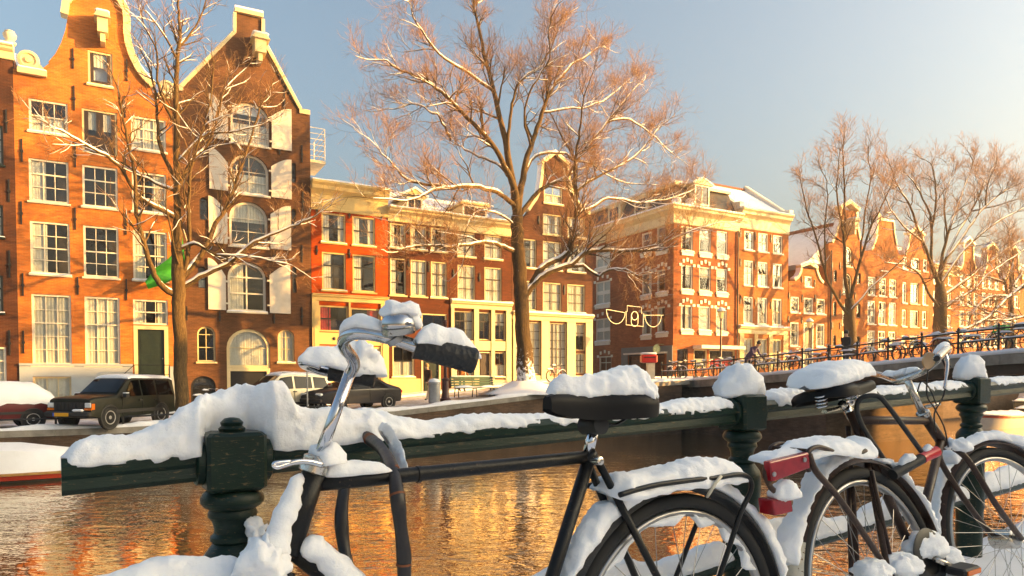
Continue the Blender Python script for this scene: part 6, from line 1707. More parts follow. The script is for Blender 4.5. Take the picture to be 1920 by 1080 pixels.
def chipped(name, col, chip, amt=.62, stretch=(2, 2, 12), rough=.38, dirt=(.02, .018, .014), metal=0):
    m, nt, b = newmat(name)
    v = objcoord(nt, stretch); n = noise(nt, 9, 7, .72, v, .6); n2 = noise(nt, 4, 4, .6, objcoord(nt))
    c0 = rampn(nt, n2.outputs[0], [(.35, col), (.65, tuple(c * 1.5 for c in col))])
    msk = rampn(nt, n.outputs[0], [(amt, (0, 0, 0)), (amt + .03, (1, 1, 1))])
    c1 = mixc(nt, msk.outputs[0], c0.outputs[0], chip)
    nt.links.new(c1, b.inputs['Base Color'])
    rr = rampn(nt, msk.outputs[0], [(0, (rough,) * 3), (1, (.8,) * 3)]); nt.links.new(rr.outputs[0], b.inputs['Roughness'])
    b.inputs['Metallic'].default_value = metal
    if not metal: b.inputs['Specular IOR Level'].default_value = .3
    bump(nt, b, n.outputs[0], .06 if metal else .35, .004)
    return m
A90 = Matrix.Rotation(A_N, 4, 'Z')
chipped('rail_paint', (.004, .017, .011), (.11, .08, .045), .595, (3.5, 4.5, 20), .3)
chipped('post_paint', (.004, .017, .011), (.11, .08, .045), .595, (5, 5, 22), .3)
chipped('frame_black', (.006, .006, .006), (.09, .06, .045), .62, (10, 10, 10), .32)
chipped('frame_brown', (.035, .018, .012), (.14, .08, .05), .60, (10, 10, 10), .35)
chipped('chrome', (.46, .46, .48), (.05, .035, .03), .67, (14, 14, 5), .05, metal=1.0)
chipped('chrome_rusty', (.45, .42, .38), (.14, .07, .035), .60, (14, 14, 14), .2, metal=.9)
chipped('steel_rim', (.30, .29, .28), (.12, .07, .04), .66, (10, 10, 10), .3, metal=.9)
chipped('mudguard_cream', (.50, .45, .36), (.20, .10, .05), .58, (10, 10, 10), .5)
chipped('mudguard_grey', (.035, .033, .032), (.16, .12, .09), .66, (20, 20, 20), .5)
plain('lock_sleeve', (.018, .014, .013), .45, .3, 30, bmp=.2); plain('rust_orange', (.20, .06, .02), .7, .3, 30); plain('reflector_red', (.28, .006, .012), .2, .25, 30); plain('saddle_black', (.006, .006, .007), .5, .2, 20, spec=.2); plain('copper', (.65, .42, .24), .3, .1, 20, metal=.8); plain('lock_red', (.55, .02, .025), .3, .1, 20)
def gripmat():
    m, nt, b = newmat('grip_rubber')
    b.inputs['Base Color'].default_value = (.012, .012, .012, 1); b.inputs['Roughness'].default_value = .55
    vo = N(nt, 'ShaderNodeTexVoronoi'); vo.inputs['Scale'].default_value = 130
    nt.links.new(objcoord(nt), vo.inputs['Vector']); bump(nt, b, vo.outputs['Distance'], .5, .004)
gripmat()
def npart(root, g, name, mat, smooth=None, parent=None, kind=None, label=None):   # world-space mesh as a part
    t = root.location
    g.v = [(x - t.x, y - t.y, z - t.z) for x, y, z in g.v]
    o = g.build(name, M[mat], parent or root, smooth)
    if kind: o['kind'] = kind
    if label: o['label'] = label
    return o
def fz(p, s, seed=0.0): return mnoise.noise(Vector((p[0] * s + seed, p[1] * s + seed * .7, p[2] * s - seed)))
def sn(p, seed, rough):      # lumpy, creased snow relief
    return rough * (fz(p, 10, seed) * 1.5 + (.32 - abs(fz(p, 27, seed + 5)) * 1.7) + fz(p, 62, seed) * .55 + fz(p, 140, seed) * .28)
def snow_path(path, wf, wb, hs, seed=1, step=.012, n=18, rough=.010, droop=0.0, lat=None, endround=True):
    """a ridge of snow lying on a path: path = base points, hs = heights, wf / wb = half widths towards / away from the viewer"""
    P = [Vector(p) for p in path]; m = len(P)
    def arr(a): return list(a) if hasattr(a, '__len__') else [a] * m
    wf, wb, hs, dr = arr(wf), arr(wb), arr(hs), arr(droop)
    d = [0]
    for i in range(1, m): d.append(d[-1] + (P[i] - P[i - 1]).length)
    k = max(5, int(d[-1] / step)); g = MB(); rings = []
    ds = np.linspace(0, d[-1], k)
    co = [np.interp(ds, d, [p[a] for p in P]) for a in range(3)]
    WF, WB, HS, DR, RG = (np.interp(ds, d, a) for a in (wf, wb, hs, dr, arr(rough)))
    for i in range(k):
        c = Vector((co[0][i], co[1][i], co[2][i]))
        e = 1.0
        if endround:
            q = min(i, k - 1 - i) * (d[-1] / k); e = min(1.0, sqrt(max(.03, q / max(.012, HS[i] * .8))))
        if lat is not None: la = Vector(lat)
        else:
            a, b_ = max(0, i - 1), min(k - 1, i + 1); t = Vector((co[0][b_] - co[0][a], co[1][b_] - co[1][a], 0))
            la = Vector((t.y, -t.x, 0)).normalized() if t.length > 1e-6 else -NV
            if la.dot(NV) > 0: la = -la
        ring = []
        dn = DR[i] * (1 + .8 * fz(c, 30, seed + 9))
        for j in range(n + 1):
            th = pi * j / n; cx = cos(th); sz = sin(th)
            w = (WF[i] if cx > 0 else WB[i]) * (.55 + .45 * e)
            p = c + la * (abs(cx) ** .75 * (1 if cx > 0 else -1)) * w + Vector((0, 0, (abs(sz) ** .72) * HS[i] * e))
            if cx > 0: p.z -= dn * max(0, cx - .3)
            nv_ = (la * cx + Vector((0, 0, sz)))
            p += nv_ * sn(p, seed, RG[i])
            ring.append(p)
        ring.append(c + la * WF[i] * .3 + Vector((0, 0, -.004))); ring.append(c - la * WB[i] * .3 + Vector((0, 0, -.004)))
        rings.append(ring)
    g.loft(rings)
    return g
def snow_blob(c, rx, ry, rz, seed=1, rough=.012, n=26, flat=.25):
    c = Vector(c); g = MB(); rings = []
    for i in range(n // 2 + 1):
        th = pi * (i + .02) / (n // 2 + .04); ring = []
        for j in range(n):
            a = 2 * pi * j / n; d = Vector((sin(th) * cos(a), sin(th) * sin(a), -cos(th)))
            loc = NU * d.x * rx + NV * d.y * ry + Vector((0, 0, d.z * rz * (1 if d.z > 0 else flat)))
            p = c + loc; p += loc.normalized() * sn(p, seed, rough * 1.3) if loc.length > 1e-6 else Vector()
            ring.append(p)
        rings.append(ring)
    g.loft(rings)
    return g
# ------------------------------------------------------------------ green canal railing
PF = 1.48
def rail_b(u): return 1.04 + .034 * u          # underside of the top rail
def rail_pt(u, dv=0, dz=0): return near(u, PF + dv, rail_b(u) + dz)
POSTS = [.2975 + 1.57 * k for k in (-0, 1, 2, 3, 4)]
fr = empty('canal_railing', near(1.8, PF, near_z(1.8)), 0, 'dark green chipped iron canal railing heaped with snow in the foreground', 'railing')
def rail(u0, u1, dz, name, prof):
    g = MB(); us_ = np.linspace(u0, u1, max(2, int((u1 - u0) / .1)))
    g.loft([[near(u, PF + y, rail_b(u) + dz + z) for y, z in prof] for u in us_])
    return npart(fr, g, name, 'rail_paint', 25)
TOPP = [(-.022, 0), (-.034, .010), (-.030, .028), (-.036, .036), (-.036, .052), (-.024, .066), (.024, .066), (.036, .052), (.036, .036), (.030, .028), (.034, .010), (.022, 0)]
LOWP = [(-.016, 0), (-.024, .012), (-.024, .034), (-.014, .046), (.014, .046), (.024, .034), (.024, .012), (.016, 0)]
rail(.008, 7.0, 0, 'top_rail', TOPP)
rail(POSTS[0], 7.0, -.47, 'lower_rail', LOWP)
prof = [(.050, -.06), (.056, -.065), (.061, -.075), (.061, -.083), (.054, -.092), (.044, -.098), (.047, -.106), (.047, -.112), (.040, -.120), (.036, -.135), (.036, -.145), (.043, -.152), (.044, -.160), (.038, -.166), (.046, -.176), (.056, -.190), (.060, -.205), (.060, -.25), (.056, -.30), (.054, -.38), (.058, -.40), (.058, -.52), (.054, -.54), (.052, -.80), (.07, -.84), (.075, -.95)]
for u in POSTS:
    c = rail_pt(u, 0, .033); g = MB()
    g.cbox(-.056, .056, -.056, .056, -.058, .058, .007); g.xf(Matrix.Translation(c) @ A90)
    po = npart(fr, g, 'post', 'post_paint')
    g = MB(); g.lathe(prof, c, 24); npart(fr, g, 'shaft', 'post_paint', 35, po)
    g = MB(); g.lathe([(.024, .057), (.026, .064), (.020, .069), (.022, .076), (.014, .084), (.004, .086)], c, 16); npart(fr, g, 'finial', 'post_paint', 40, po)
    g = MB()
    for sgn in (-1, 1):
        g.lathe([(.046, 0), (.046, .012), (.04, .016), (.01, .016)], c + NU * sgn * .0565, 18, NU * sgn)
    npart(fr, g, 'collar', 'rail_paint', 40, po)
# snow on the top rail: crest traced along the rail
crest1 = [(114, 884), (118, 866), (123, 854), (141, 836), (171, 823), (205, 820), (238, 819), (267, 810), (301, 793), (334, 774), (367, 760), (400, 748), (430, 737), (467, 724), (504, 720), (527, 721), (540, 733), (545, 752), (553, 765), (571, 772), (604, 771), (649, 769), (691, 771), (726, 776), (762, 783), (797, 791), (832, 788), (867, 783), (920, 779), (973, 778), (1007, 777), (1060, 774), (1130, 770), (1180, 768), (1228, 763), (1271, 757), (1310, 753), (1345, 751), (1358, 756), (1364, 768)]
def crest_snow(cr, seed, name='snow_ridge', post_u=None, back=.01):
    base, H, WF_, WB_, DR_ = [], [], [], [], []
    for px, py in cr:
        p = hitn(px, py, PF + back); u = p.dot(NU); zb = rail_b(u) + .060
        h = max(.008, p.z - zb) + (.012 if px > 1150 else .004); bk = 0.0
        wf = min(.054, .043 + .13 * h); wb = min(.085, .03 + .35 * h)
        if post_u is not None and abs(u - post_u) < .062: bk = .065; wf = .052
        base.append(near(u, PF + back + bk, zb)); H.append(h); WF_.append(wf); WB_.append(wb); DR_.append(.016 if not bk else 0)
    return snow_path(base, WF_, WB_, H, seed, .006, 26, [min(.010, .0035 + .07 * q) for q in H], DR_, -NV)
npart(fr, crest_snow(crest1, 3, post_u=POSTS[0]), 'snow_ridge', 'snow_near', 180, kind='stuff', label='thick white snow ridge on the left half of the top rail')
crest2 = [(1433, 748), (1445, 741), (1463, 732), (1491, 731), (1503, 743), (1530, 752), (1560, 748), (1600, 740), (1642, 732), (1666, 728), (1690, 736), (1715, 738), (1740, 726), (1764, 720), (1785, 722), (1798, 735)]
npart(fr, crest_snow(crest2, 5), 'snow_ridge', 'snow_near', 180, kind='stuff')
crest3 = [(1848, 738), (1856, 734), (1870, 729), (1890, 715), (1906, 711), (1930, 712), (1970, 716), (2020, 720)]
npart(fr, crest_snow(crest3, 6), 'snow_ridge', 'snow_near', 180, kind='stuff')
for u, rx, rz, sd in ((POSTS[1], .086, .098, 4), (POSTS[2], .086, .10, 7), (POSTS[3], .08, .11, 8)):
    c = rail_pt(u, .012, .094); npart(fr, snow_blob(c, rx, .064, rz, sd, .010, 40), 'snow_cap', 'snow_near', 180)
# snow on the lower rail
for a, b_ in zip(POSTS[:-1], POSTS[1:]):
    us_ = np.linspace(a + .06, b_ - .06, 24); rr = random.Random(int(a * 100))
    hs = [.055 + .025 * sin(u * 7) + .02 * rr.random() for u in us_]
    npart(fr, snow_path([near(u, PF, rail_b(u) - .47 + .040) for u in us_], .032, .04, hs, a + 2, .012, 16, .006, .01, -NV), 'snow_ridge', 'snow_near', 180, kind='stuff')
npart(fr, snow_blob(hitn(483, 1000, 1.43), .028, .03, .034, 9, .014, 36, flat=.6), 'snow_lump', 'snow_near', 180)

# ------------------------------------------------------------------ black bicycle in front
def ringwheel(root, hub, R, e1, e2, ax, nm='wheel', tyre_r=.018, spokes=36, rimmat='steel_rim', hubr=.02, parent_label=None):
    """wheel in the plane e1, e2 with axle ax"""
    def torus(Rm, r, n=72, k=10, sq=1.0):
        g = MB(); vs = []; fs = []
        for i in range(n):
            a = 2 * pi * i / n; d = e1 * cos(a) + e2 * sin(a)
            for j in range(k):
                b_ = 2 * pi * j / k; vs.append(hub + d * (Rm + r * cos(b_) * sq) + ax * r * sin(b_))
        for i in range(n):
            for j in range(k): fs.append((i * k + j, ((i + 1) % n) * k + j, ((i + 1) % n) * k + (j + 1) % k, i * k + (j + 1) % k))
        g.add(vs, fs); return g
    w = npart(root, torus(R - tyre_r, tyre_r), nm, 'tyre', 180)
    npart(root, torus(R - tyre_r * 2 - .008, .013, sq=.75), 'rim', rimmat, 180, w)
    g = MB(); g.lathe([(.012, -.05), (.012, -.04), (.026, -.036), (.026, -.030), (hubr * .8, -.026), (hubr * .8, .026), (.026, .030), (.026, .036), (.012, .04), (.012, .05)], hub, 18, ax); npart(root, g, 'hub', 'steel_rim', 40, w)
    g = MB()
    for i in range(spokes):
        a = 2 * pi * i / spokes; sd = 1 if i % 2 else -1; tw = (.28 if (i // 2) % 2 else -.28)
        d = e1 * cos(a) + e2 * sin(a); d2 = e1 * cos(a + tw * 4) + e2 * sin(a + tw * 4)
        g.tube([hub + d2 * .024 + ax * sd * .033, hub + d * (R - tyre_r * 2 - .012)], .0011, 4)
    npart(root, g, 'spokes', 'steel_rim', None, w)
    return w
def arcband(hub, R, e1, e2, ax, a0, a1, w=.030, n=40, depth=.014):       # mudguard
    g = MB(); rings = []
    for i in range(n + 1):
        a = radians(a0 + (a1 - a0) * i / n); d = e1 * cos(a) + e2 * sin(a)
        prof_ = [(-w, -depth), (-w * .7, -.003), (0, .002), (w * .7, -.003), (w, -depth), (w * .9, -depth - .002), (0, -.003), (-w * .9, -depth - .002)]
        rings.append([hub + d * (R + o) + ax * y for y, o in prof_])
    g.loft(rings); return g
def arcsnow(hub, R, e1, e2, ax, a0, a1, h, w=.03, seed=1, n=None, rough=.008, inner=False):
    g = MB(); n = n or max(12, int(abs(a1 - a0) * R * pi / 180 / .008)); rings = []; kk = 14
    for i in range(n + 1):
        t = i / n; a = radians(a0 + (a1 - a0) * t); d = e1 * cos(a) + e2 * sin(a)
        if inner: d = d
        hh = (h(t) if callable(h) else h) * min(1, sqrt(min(t, 1 - t) * n * .008 / .02 + .03))
        ring = []
        for j in range(kk + 1):
            th = pi * j / kk; y = -cos(th); o = abs(sin(th)) ** .7 * hh
            p = hub + d * (R + (o if not inner else -o)) + ax * y * w
            p += (d * sin(th) * (1 if not inner else -1) - ax * cos(th)) * sn(p, seed, rough)
            ring.append(p)
        ring.append(hub + d * (R - .002) + ax * w * .5); ring.append(hub + d * (R - .002) - ax * w * .5)
        rings.append(ring)
    g.loft(rings); return g
Z3 = Vector((0, 0, 1))
B1 = 1.15
def b1(px, py, perp=B1): return hitn(px, py, perp)
hubR = b1(1272, 1212, 1.12); hubF = near(hubR.dot(NU) - 1.08, 1.15, hubR.z - .088)
LEAN1 = radians(5)
up1 = (Z3 * cos(LEAN1) + NV * sin(LEAN1)).normalized(); ax1 = (-NV * cos(LEAN1) + Z3 * sin(LEAN1)).normalized()
slope1 = (NU + Z3 * .034).normalized()
k1 = empty('bicycle', Vector((hubR.x, hubR.y, hubR.z - .35)), 0, 'old black bicycle with chrome handlebar leaning on the railing, nearest the viewer', 'bicycle')
ringwheel(k1, hubR, .35, slope1, up1, ax1)
ringwheel(k1, hubF, .35, slope1, up1, ax1)
npart(k1, arcband(hubR, .374, slope1, up1, ax1, -25, 195, .028), 'mudguard', 'mudguard_grey', 40)
npart(k1, arcband(hubF, .374, slope1, up1, ax1, -10, 150, .028), 'mudguard', 'mudguard_grey', 40)
# frame tubes
g = MB(); g.tube([b1(598, 906), b1(700, 897), b1(860, 881), b1(1000, 867), b1(1104, 856)], .0135, 14); tt_ = npart(k1, g, 'top_tube', 'frame_black', 180)
g = MB(); g.tube([b1(781, 889.5), b1(787, 889)], .0155, 14); npart(k1, g, 'collar', 'frame_black', 60, tt_)
bb = near(hubR.dot(NU) - .46, 1.14, hubR.z - .06)
hd0, hd1 = b1(590, 880), b1(541, 1038)
g = MB(); g.tube([hd0, hd1], [.020, .0195], 16); npart(k1, g, 'head_tube', 'frame_black', 180)
g = MB(); g.tube([b1(545, 1028), bb], .0155, 14); npart(k1, g, 'down_tube', 'frame_black', 180)
g = MB(); g.tube([b1(1107, 852), bb], .0145, 14); npart(k1, g, 'seat_tube', 'frame_black', 180)
g = MB(); g.tube([b1(1109, 862), b1(1100, 848)], .0185, 14); npart(k1, g, 'seat_lug', 'frame_black', 180)
for sd in (-1, 1):
    o = -NV * .055 * -sd
    g = MB(); g.tube([b1(1112, 866) + o * .35, hubR + o], .0085, 10); npart(k1, g, 'seat_stay', 'frame_black', 180)
    g = MB(); g.tube([bb + o * .5, hubR + o], .0095, 10); npart(k1, g, 'chain_stay', 'frame_black', 180)
    g = MB(); fc = hd1 + (hd1 - hd0).normalized() * .03
    g.tube(smooth_path([fc + o * .5, fc + o * .9 + (hd1 - hd0).normalized() * .05, hubF + o + NU * .06 + Z3 * .16, hubF + o], 5), [.0125 - .0045 * i / 15 for i in range(16)], 10); npart(k1, g, 'fork_blade', 'frame_black', 180)
g = MB(); g.lathe([(.004, -.02), (.009, -.018), (.009, .018), (.004, .02)], b1(1116, 864, 1.13), 12, ax1); npart(k1, g, 'seat_bolt', 'chrome_rusty', 40)
# seat post and saddle
g = MB(); g.tube([b1(1102, 851), b1(1114, 803)], .0125, 14); npart(k1, g, 'seat_post', 'chrome', 180)
def saddle(root, rear, nose, width, up, depth, mat='saddle_black', nosew=.022):
    d = nose - rear; Ls = d.length; d.normalize(); la = d.cross(up).normalized(); g = MB(); rings = []
    for s_, w, dp, cr in ((0, .55, .55, -.006), (.04, .86, .85, 0), (.12, 1.0, 1.0, .003), (.25, .98, 1.0, .002), (.38, .80, 1.0, 0), (.5, .52, 1.0, -.002), (.65, .33, .95, -.004), (.82, .25, .85, -.004), (.94, .20, .7, -.004), (1.0, .12, .5, -.008)):
        c = rear + d * Ls * s_; w = max(width / 2 * w, nosew * .6); dp = depth * dp
        rings.append([c + la * y * w + up * (z + cr) for y, z in ((-1, -dp), (-1.02, -dp * .5), (-1.0, -.012), (-.88, -.002), (-.5, .004), (0, .002), (.5, .004), (.88, -.002), (1.0, -.012), (1.02, -dp * .5), (1, -dp), (.92, -dp), (.9, -.022), (-.9, -.022), (-.92, -dp))])
    g.loft(rings); return npart(root, g, 'saddle', mat, 50)
sr_, sn_ = b1(1192, 738, 1.165), b1(1026, 739, 1.125)
saddle(k1, sr_, sn_, .17, Z3, .052)
g = MB()
for o in (-.022, .022):
    c = b1(1113, 796); g.tube(smooth_path([sn_ + Z3 * -.03 + NU * .05 + NV * o * .4, c + NV * o + Z3 * .012, c + NU * .045 + NV * o, sr_ - Z3 * .028 - NU * .03 + NV * o * 2.2], 4), .0035, 6)
npart(k1, g, 'saddle_rails', 'iron_black', 60)
g = MB(); g.lathe([(.017, -.03), (.021, -.028), (.021, .028), (.017, .03)], b1(1112, 797), 14, ax1); npart(k1, g, 'saddle_clamp', 'black_plastic', 40)
us_ = [(1028, 737), (1050, 736), (1080, 735), (1110, 735), (1140, 735), (1170, 735), (1195, 736), (1212, 738)]
hpx = [(1028, 722), (1050, 707), (1080, 706), (1110, 704), (1140, 702), (1165, 690), (1190, 683), (1213, 712)]
bp_ = [b1(a, b_, 1.148) for a, b_ in us_]; hh = [max(.01, b1(c, d, 1.148).z - p.z) for (c, d), p in zip(hpx, bp_)]
npart(k1, snow_path(bp_, [.016, .022, .028, .036, .052, .070, .076, .05], [.016, .022, .03, .04, .055, .075, .08, .05], hh, 21, .005, 26, .010, .016, -NV), 'saddle_snow', 'snow_near', 180)
# rack with its snow
rk = [(1162, 928), (1195, 918), (1232, 909), (1290, 901), (1349, 895), (1380, 890), (1398, 892), (1408, 903), (1407, 922), (1388, 963), (1366, 1030), (1346, 1090)]
g = MB(); g.tube(smooth_path([b1(a, b_, 1.085) for a, b_ in rk], 4), .0062, 8); npart(k1, g, 'rack', 'frame_black', 180)
g = MB(); g.tube(smooth_path([b1(a, b_, 1.085) + NV * .12 for a, b_ in rk[:-3]] + [b1(1304, 987, 1.2), b1(1264, 1090, 1.2)], 4), .0062, 8); npart(k1, g, 'rack', 'frame_black', 180)
for i in (1, 3, 5): g = MB(); p = b1(*rk[i], 1.085); g.tube([p, p + NV * .12], .0045, 6); npart(k1, g, 'rack_bar', 'frame_black', 180)
g = MB(); g.tube([b1(1352, 893, 1.08), b1(1342, 905, 1.075), b1(1330, 925, 1.08), b1(1326, 931, 1.10)], .004, 6); npart(k1, g, 'strap', 'stone_trim', 180)
top = [(1123, 903), (1143, 889), (1186, 891), (1232, 878), (1271, 872), (1291, 861), (1320, 857), (1345, 856), (1361, 868), (1374, 886)]
btm = [(1128, 920), (1143, 926), (1186, 920), (1232, 909), (1271, 903), (1291, 901), (1320, 898), (1345, 896), (1361, 893), (1374, 891)]
bp_ = [b1(a, b_, 1.145) for a, b_ in btm]; hh = [max(.008, b1(c, d, 1.145).z - p.z) for (c, d), p in zip(top, bp_)]
npart(k1, snow_path(bp_, .062, .065, hh, 22, .008, 20, .007, .012, -NV), 'rack_snow', 'snow_near', 180)
# snow on mudguards, inside the rim, and on the tubes
npart(k1, arcsnow(hubR, .374, slope1, up1, ax1, 10, 92, lambda t: .030 + .012 * sin(t * 9), .030, 23), 'mudguard_snow', 'snow_near', 180)
npart(k1, arcsnow(hubR, .374, slope1, up1, ax1, 116, 178, lambda t: .030 + .012 * sin(t * 7 + 1), .032, 24), 'mudguard_snow', 'snow_near', 180)
npart(k1, arcsnow(hubR, .374, slope1, up1, ax1, 92, 118, lambda t: .042, .034, 29), 'mudguard_snow', 'snow_near', 180)
npart(k1, arcsnow(hubR, .302, slope1, up1, ax1, 25, 78, lambda t: .016 + .012 * sin(t * 17), .012, 25, inner=True, rough=.005), 'rim_snow', 'snow_near', 180)
npart(k1, arcsnow(hubR, .302, slope1, up1, ax1, 84, 150, lambda t: .014 + .010 * sin(t * 13), .012, 26, inner=True, rough=.005), 'rim_snow', 'snow_near', 180)
npart(k1, arcsnow(hubF, .374, slope1, up1, ax1, 35, 150, lambda t: .050 + .010 * sin(t * 5), .036, 27, rough=.009), 'mudguard_snow', 'snow_near', 180)
def side_snow(pts, r, seed, n=10, rough=.006):     # snow stuck along one side of a tube
    P = smooth_path(pts, 6); g = MB(); rings = []; m = len(P)
    for i, p in enumerate(P):
        t = (P[min(i + 1, m - 1)] - P[max(i - 1, 0)]).normalized(); a = t.cross(NV).normalized(); b_ = t.cross(a)
        e = min(1, sqrt(min(i, m - 1 - i) / m * 8 + .05)); rad = (np.interp(i / (m - 1), np.linspace(0, 1, len(r)), r) if hasattr(r, '__len__') else r) * e
        ring = []
        for j in range(n):
            d = a * cos(2 * pi * j / n) + b_ * sin(2 * pi * j / n); q = p + d * rad
            ring.append(q + d * (fz(q, 25, seed) * 1.6 + fz(q, 70, seed)) * rough)
        rings.append(ring)
    g.loft(rings); return g
npart(k1, side_snow([b1(566, 886, 1.14), b1(553, 920, 1.14), b1(538, 960, 1.14), b1(520, 1005, 1.14), b1(505, 1040, 1.14)], [.010, .013, .016, .020, .03], 31), 'head_tube_snow', 'snow_near', 180)
npart(k1, snow_blob(b1(500, 1062, 1.13), .042, .05, .05, 32, .014, 40, flat=.9), 'fork_snow', 'snow_near', 180)
npart(k1, side_snow([b1(566, 1020, 1.135), b1(590, 1030, 1.135), b1(615, 1050, 1.135), b1(650, 1085, 1.135), b1(700, 1120, 1.135)], [.016, .022, .024, .022, .02], 33), 'down_tube_snow', 'snow_near', 180)
bp_ = [b1(a, b_) + Z3 * .010 for a, b_ in ((608, 901), (640, 898), (680, 895), (715, 892), (735, 890))]
npart(k1, snow_path(bp_, .016, .018, [.03, .024, .016, .012, .006], 34, .006, 14, .004, .006, -NV), 'top_tube_snow', 'snow_near', 180)
npart(k1, snow_blob(b1(612, 866, 1.16), .03, .035, .03, 35, .007), 'stem_snow', 'snow_near', 180)
# stem, clamp lever
g = MB(); g.tube([b1(592, 874), b1(657, 697, 1.145)], .0100, 16); npart(k1, g, 'stem', 'chrome', 180)
g = MB(); g.lathe([(.020, -.012), (.0235, -.010), (.0235, .002), (.021, .004), (.0225, .006), (.0225, .014), (.016, .018)], b1(589, 874), 20, (b1(657, 697, 1.145) - b1(592, 874))); npart(k1, g, 'headset', 'chrome_rusty', 40)
g = MB(); lv = [b1(604, 872, 1.11), b1(580, 866, 1.105), b1(558, 866, 1.10), b1(538, 871, 1.095), b1(522, 876, 1.09), b1(514, 874, 1.09), b1(515, 869, 1.09), b1(526, 867, 1.09), b1(545, 865, 1.095)]
g.tube(smooth_path(lv, 5), [.0048 - .002 * i / 40 for i in range(41)], 8, flat=.7); npart(k1, g, 'clamp_lever', 'chrome', 180)
# handlebar
near_half = [(657, 700, 1.145), (664, 684, 1.12), (659, 669, 1.10), (648, 655, 1.08), (644, 641, 1.06), (652, 630, 1.04), (672, 625, 1.02), (703, 628, 1.00), (730, 634, .98), (756, 641, .965), (782, 650, .95), (800, 657, .945)]
far_half = [(602, 684, 1.31), (590, 680, 1.315), (578, 677, 1.32), (569, 678, 1.33), (572, 684, 1.345), (590, 691, 1.36), (612, 697, 1.365), (640, 702, 1.355)]
g = MB(); g.tube(smooth_path([b1(*q) for q in near_half], 6), .0102, 16); hb = npart(k1, g, 'handlebar', 'chrome', 180)
g = MB(); g.tube(smooth_path([b1(*q) for q in far_half], 6), .0102, 16); npart(k1, g, 'handlebar', 'chrome', 180)
def grip(a, b_, r, nm='grip'):
    d = (b_ - a); n_ = 26; g = MB(); e1 = d.normalized().orthogonal().normalized(); e2 = d.normalized().cross(e1); rings = []
    for i in range(n_ + 1):
        t = i / n_; rr_ = r * (.98 if i % 2 and 2 < i < n_ - 1 else 1) * (.86 if i == n_ else 1) * (1.06 if i < 2 else 1)
        rings.append([a + d * t + (e1 * cos(2 * pi * j / 20) + e2 * sin(2 * pi * j / 20)) * rr_ * (1 + .012 * (1 if (j + i // 2) % 2 else -1)) for j in range(20)])
    g.loft(rings); return npart(k1, g, nm, 'grip_rubber', 50)
grip(b1(779, 647, .95), b1(892, 678, .92), .0198)
grip(b1(618, 696, 1.34), b1(703, 710, 1.30), .0185)
# bell
bc = b1(747, 616, .965); bu = (Z3 + NU * -.18 + NV * -.12).normalized()
g = MB(); g.lathe([(.004, -.010), (.0245, -.008), (.026, -.004), (.026, .001), (.0245, .002)], bc, 28, bu); bl = npart(k1, g, 'bell', 'chrome_rusty', 40)
g = MB(); g.lathe([(.0255, .0025), (.0262, .006), (.0245, .014), (.019, .021), (.010, .025), (.002, .026)], bc, 28, bu); npart(k1, g, 'dome', 'chrome', 180, bl)
g = MB(); g.tube([b1(738, 632, .968), b1(744, 641, .968)], .0135, 12); g.tube([b1(748, 628, .968), b1(746, 634, .968)], .008, 8); npart(k1, g, 'clamp', 'metal_grey', 60, bl)
npart(k1, snow_blob(b1(753, 588, .968), .028, .024, .024, 41, .009, 36, flat=.35), 'bell_snow', 'snow_near', 180)
npart(k1, snow_blob(b1(768, 600, .968), .016, .02, .024, 47, .006, flat=.7), 'bell_snow', 'snow_near', 180)
tp_ = [(780, 642), (800, 642), (830, 650), (860, 659), (885, 667), (894, 671)]; hp_ = [(779, 618), (797, 605), (820, 607), (842, 618), (870, 629), (894, 650)]
bp_ = [b1(a, b_, .935) for a, b_ in tp_]; hh = [max(.01, b1(c, d, .935).z - p.z) for (c, d), p in zip(hp_, bp_)]
npart(k1, snow_path(bp_, .013, .018, hh, 42, .003, 22, .005, .002), 'grip_snow', 'snow_near', 180)
bp_ = [b1(*q) + Z3 * .009 for q in ((640, 640, 1.06), (650, 628, 1.04), (672, 622, 1.02), (700, 626, 1.0), (722, 630, .985))]
npart(k1, snow_path(bp_, .011, .014, [.012, .018, .020, .018, .012], 43, .004, 14, .003, .003), 'handlebar_snow', 'snow_near', 180)
npart(k1, snow_path([b1(*q) for q in ((566, 672, 1.31), (585, 674, 1.30), (605, 680, 1.29), (625, 686, 1.29), (655, 692, 1.29), (690, 697, 1.31), (701, 703, 1.33))], .045, .05, [.014, .022, .028, .034, .05, .055, .02], 44, .005, 18, .006, .010), 'handlebar_snow', 'snow_near', 180)
npart(k1, snow_blob(b1(682, 668, 1.27), .024, .03, .034, 45, .012, 36, flat=.9), 'handlebar_snow', 'snow_near', 180)
# ------------------------------------------------------------------ sleeved cable lock looped over the rail
lk = empty('cable_lock', b1(700, 850, 1.4), 0, 'thick black sleeved cable lock looped over the snowy rail', 'lock')
front = [(672, 800, 1.50), (684, 812, 1.46), (693, 823, 1.42), (712, 838, 1.34), (728, 862, 1.24), (738, 890, 1.15), (745, 930, 1.10), (751, 985, 1.10), (757, 1040, 1.11), (758, 1100, 1.12), (757, 1180, 1.14)]
back = [(672, 800, 1.50), (655, 830, 1.56), (648, 870, 1.5), (645, 915, 1.36), (640, 965, 1.30), (644, 1020, 1.28), (657, 1080, 1.25), (690, 1150, 1.2), (757, 1180, 1.14)]
for nm_, pth in (('sleeve', front), ('sleeve', back)):
    P = smooth_path([b1(*q) for q in pth], 6); g = MB(); rs = random.Random(len(pth))
    g.tube(P, [.0122 + .0009 * sin(i * .55) + .0004 * rs.random() for i in range(len(P))], 14); npart(lk, g, nm_, 'lock_sleeve', 180)
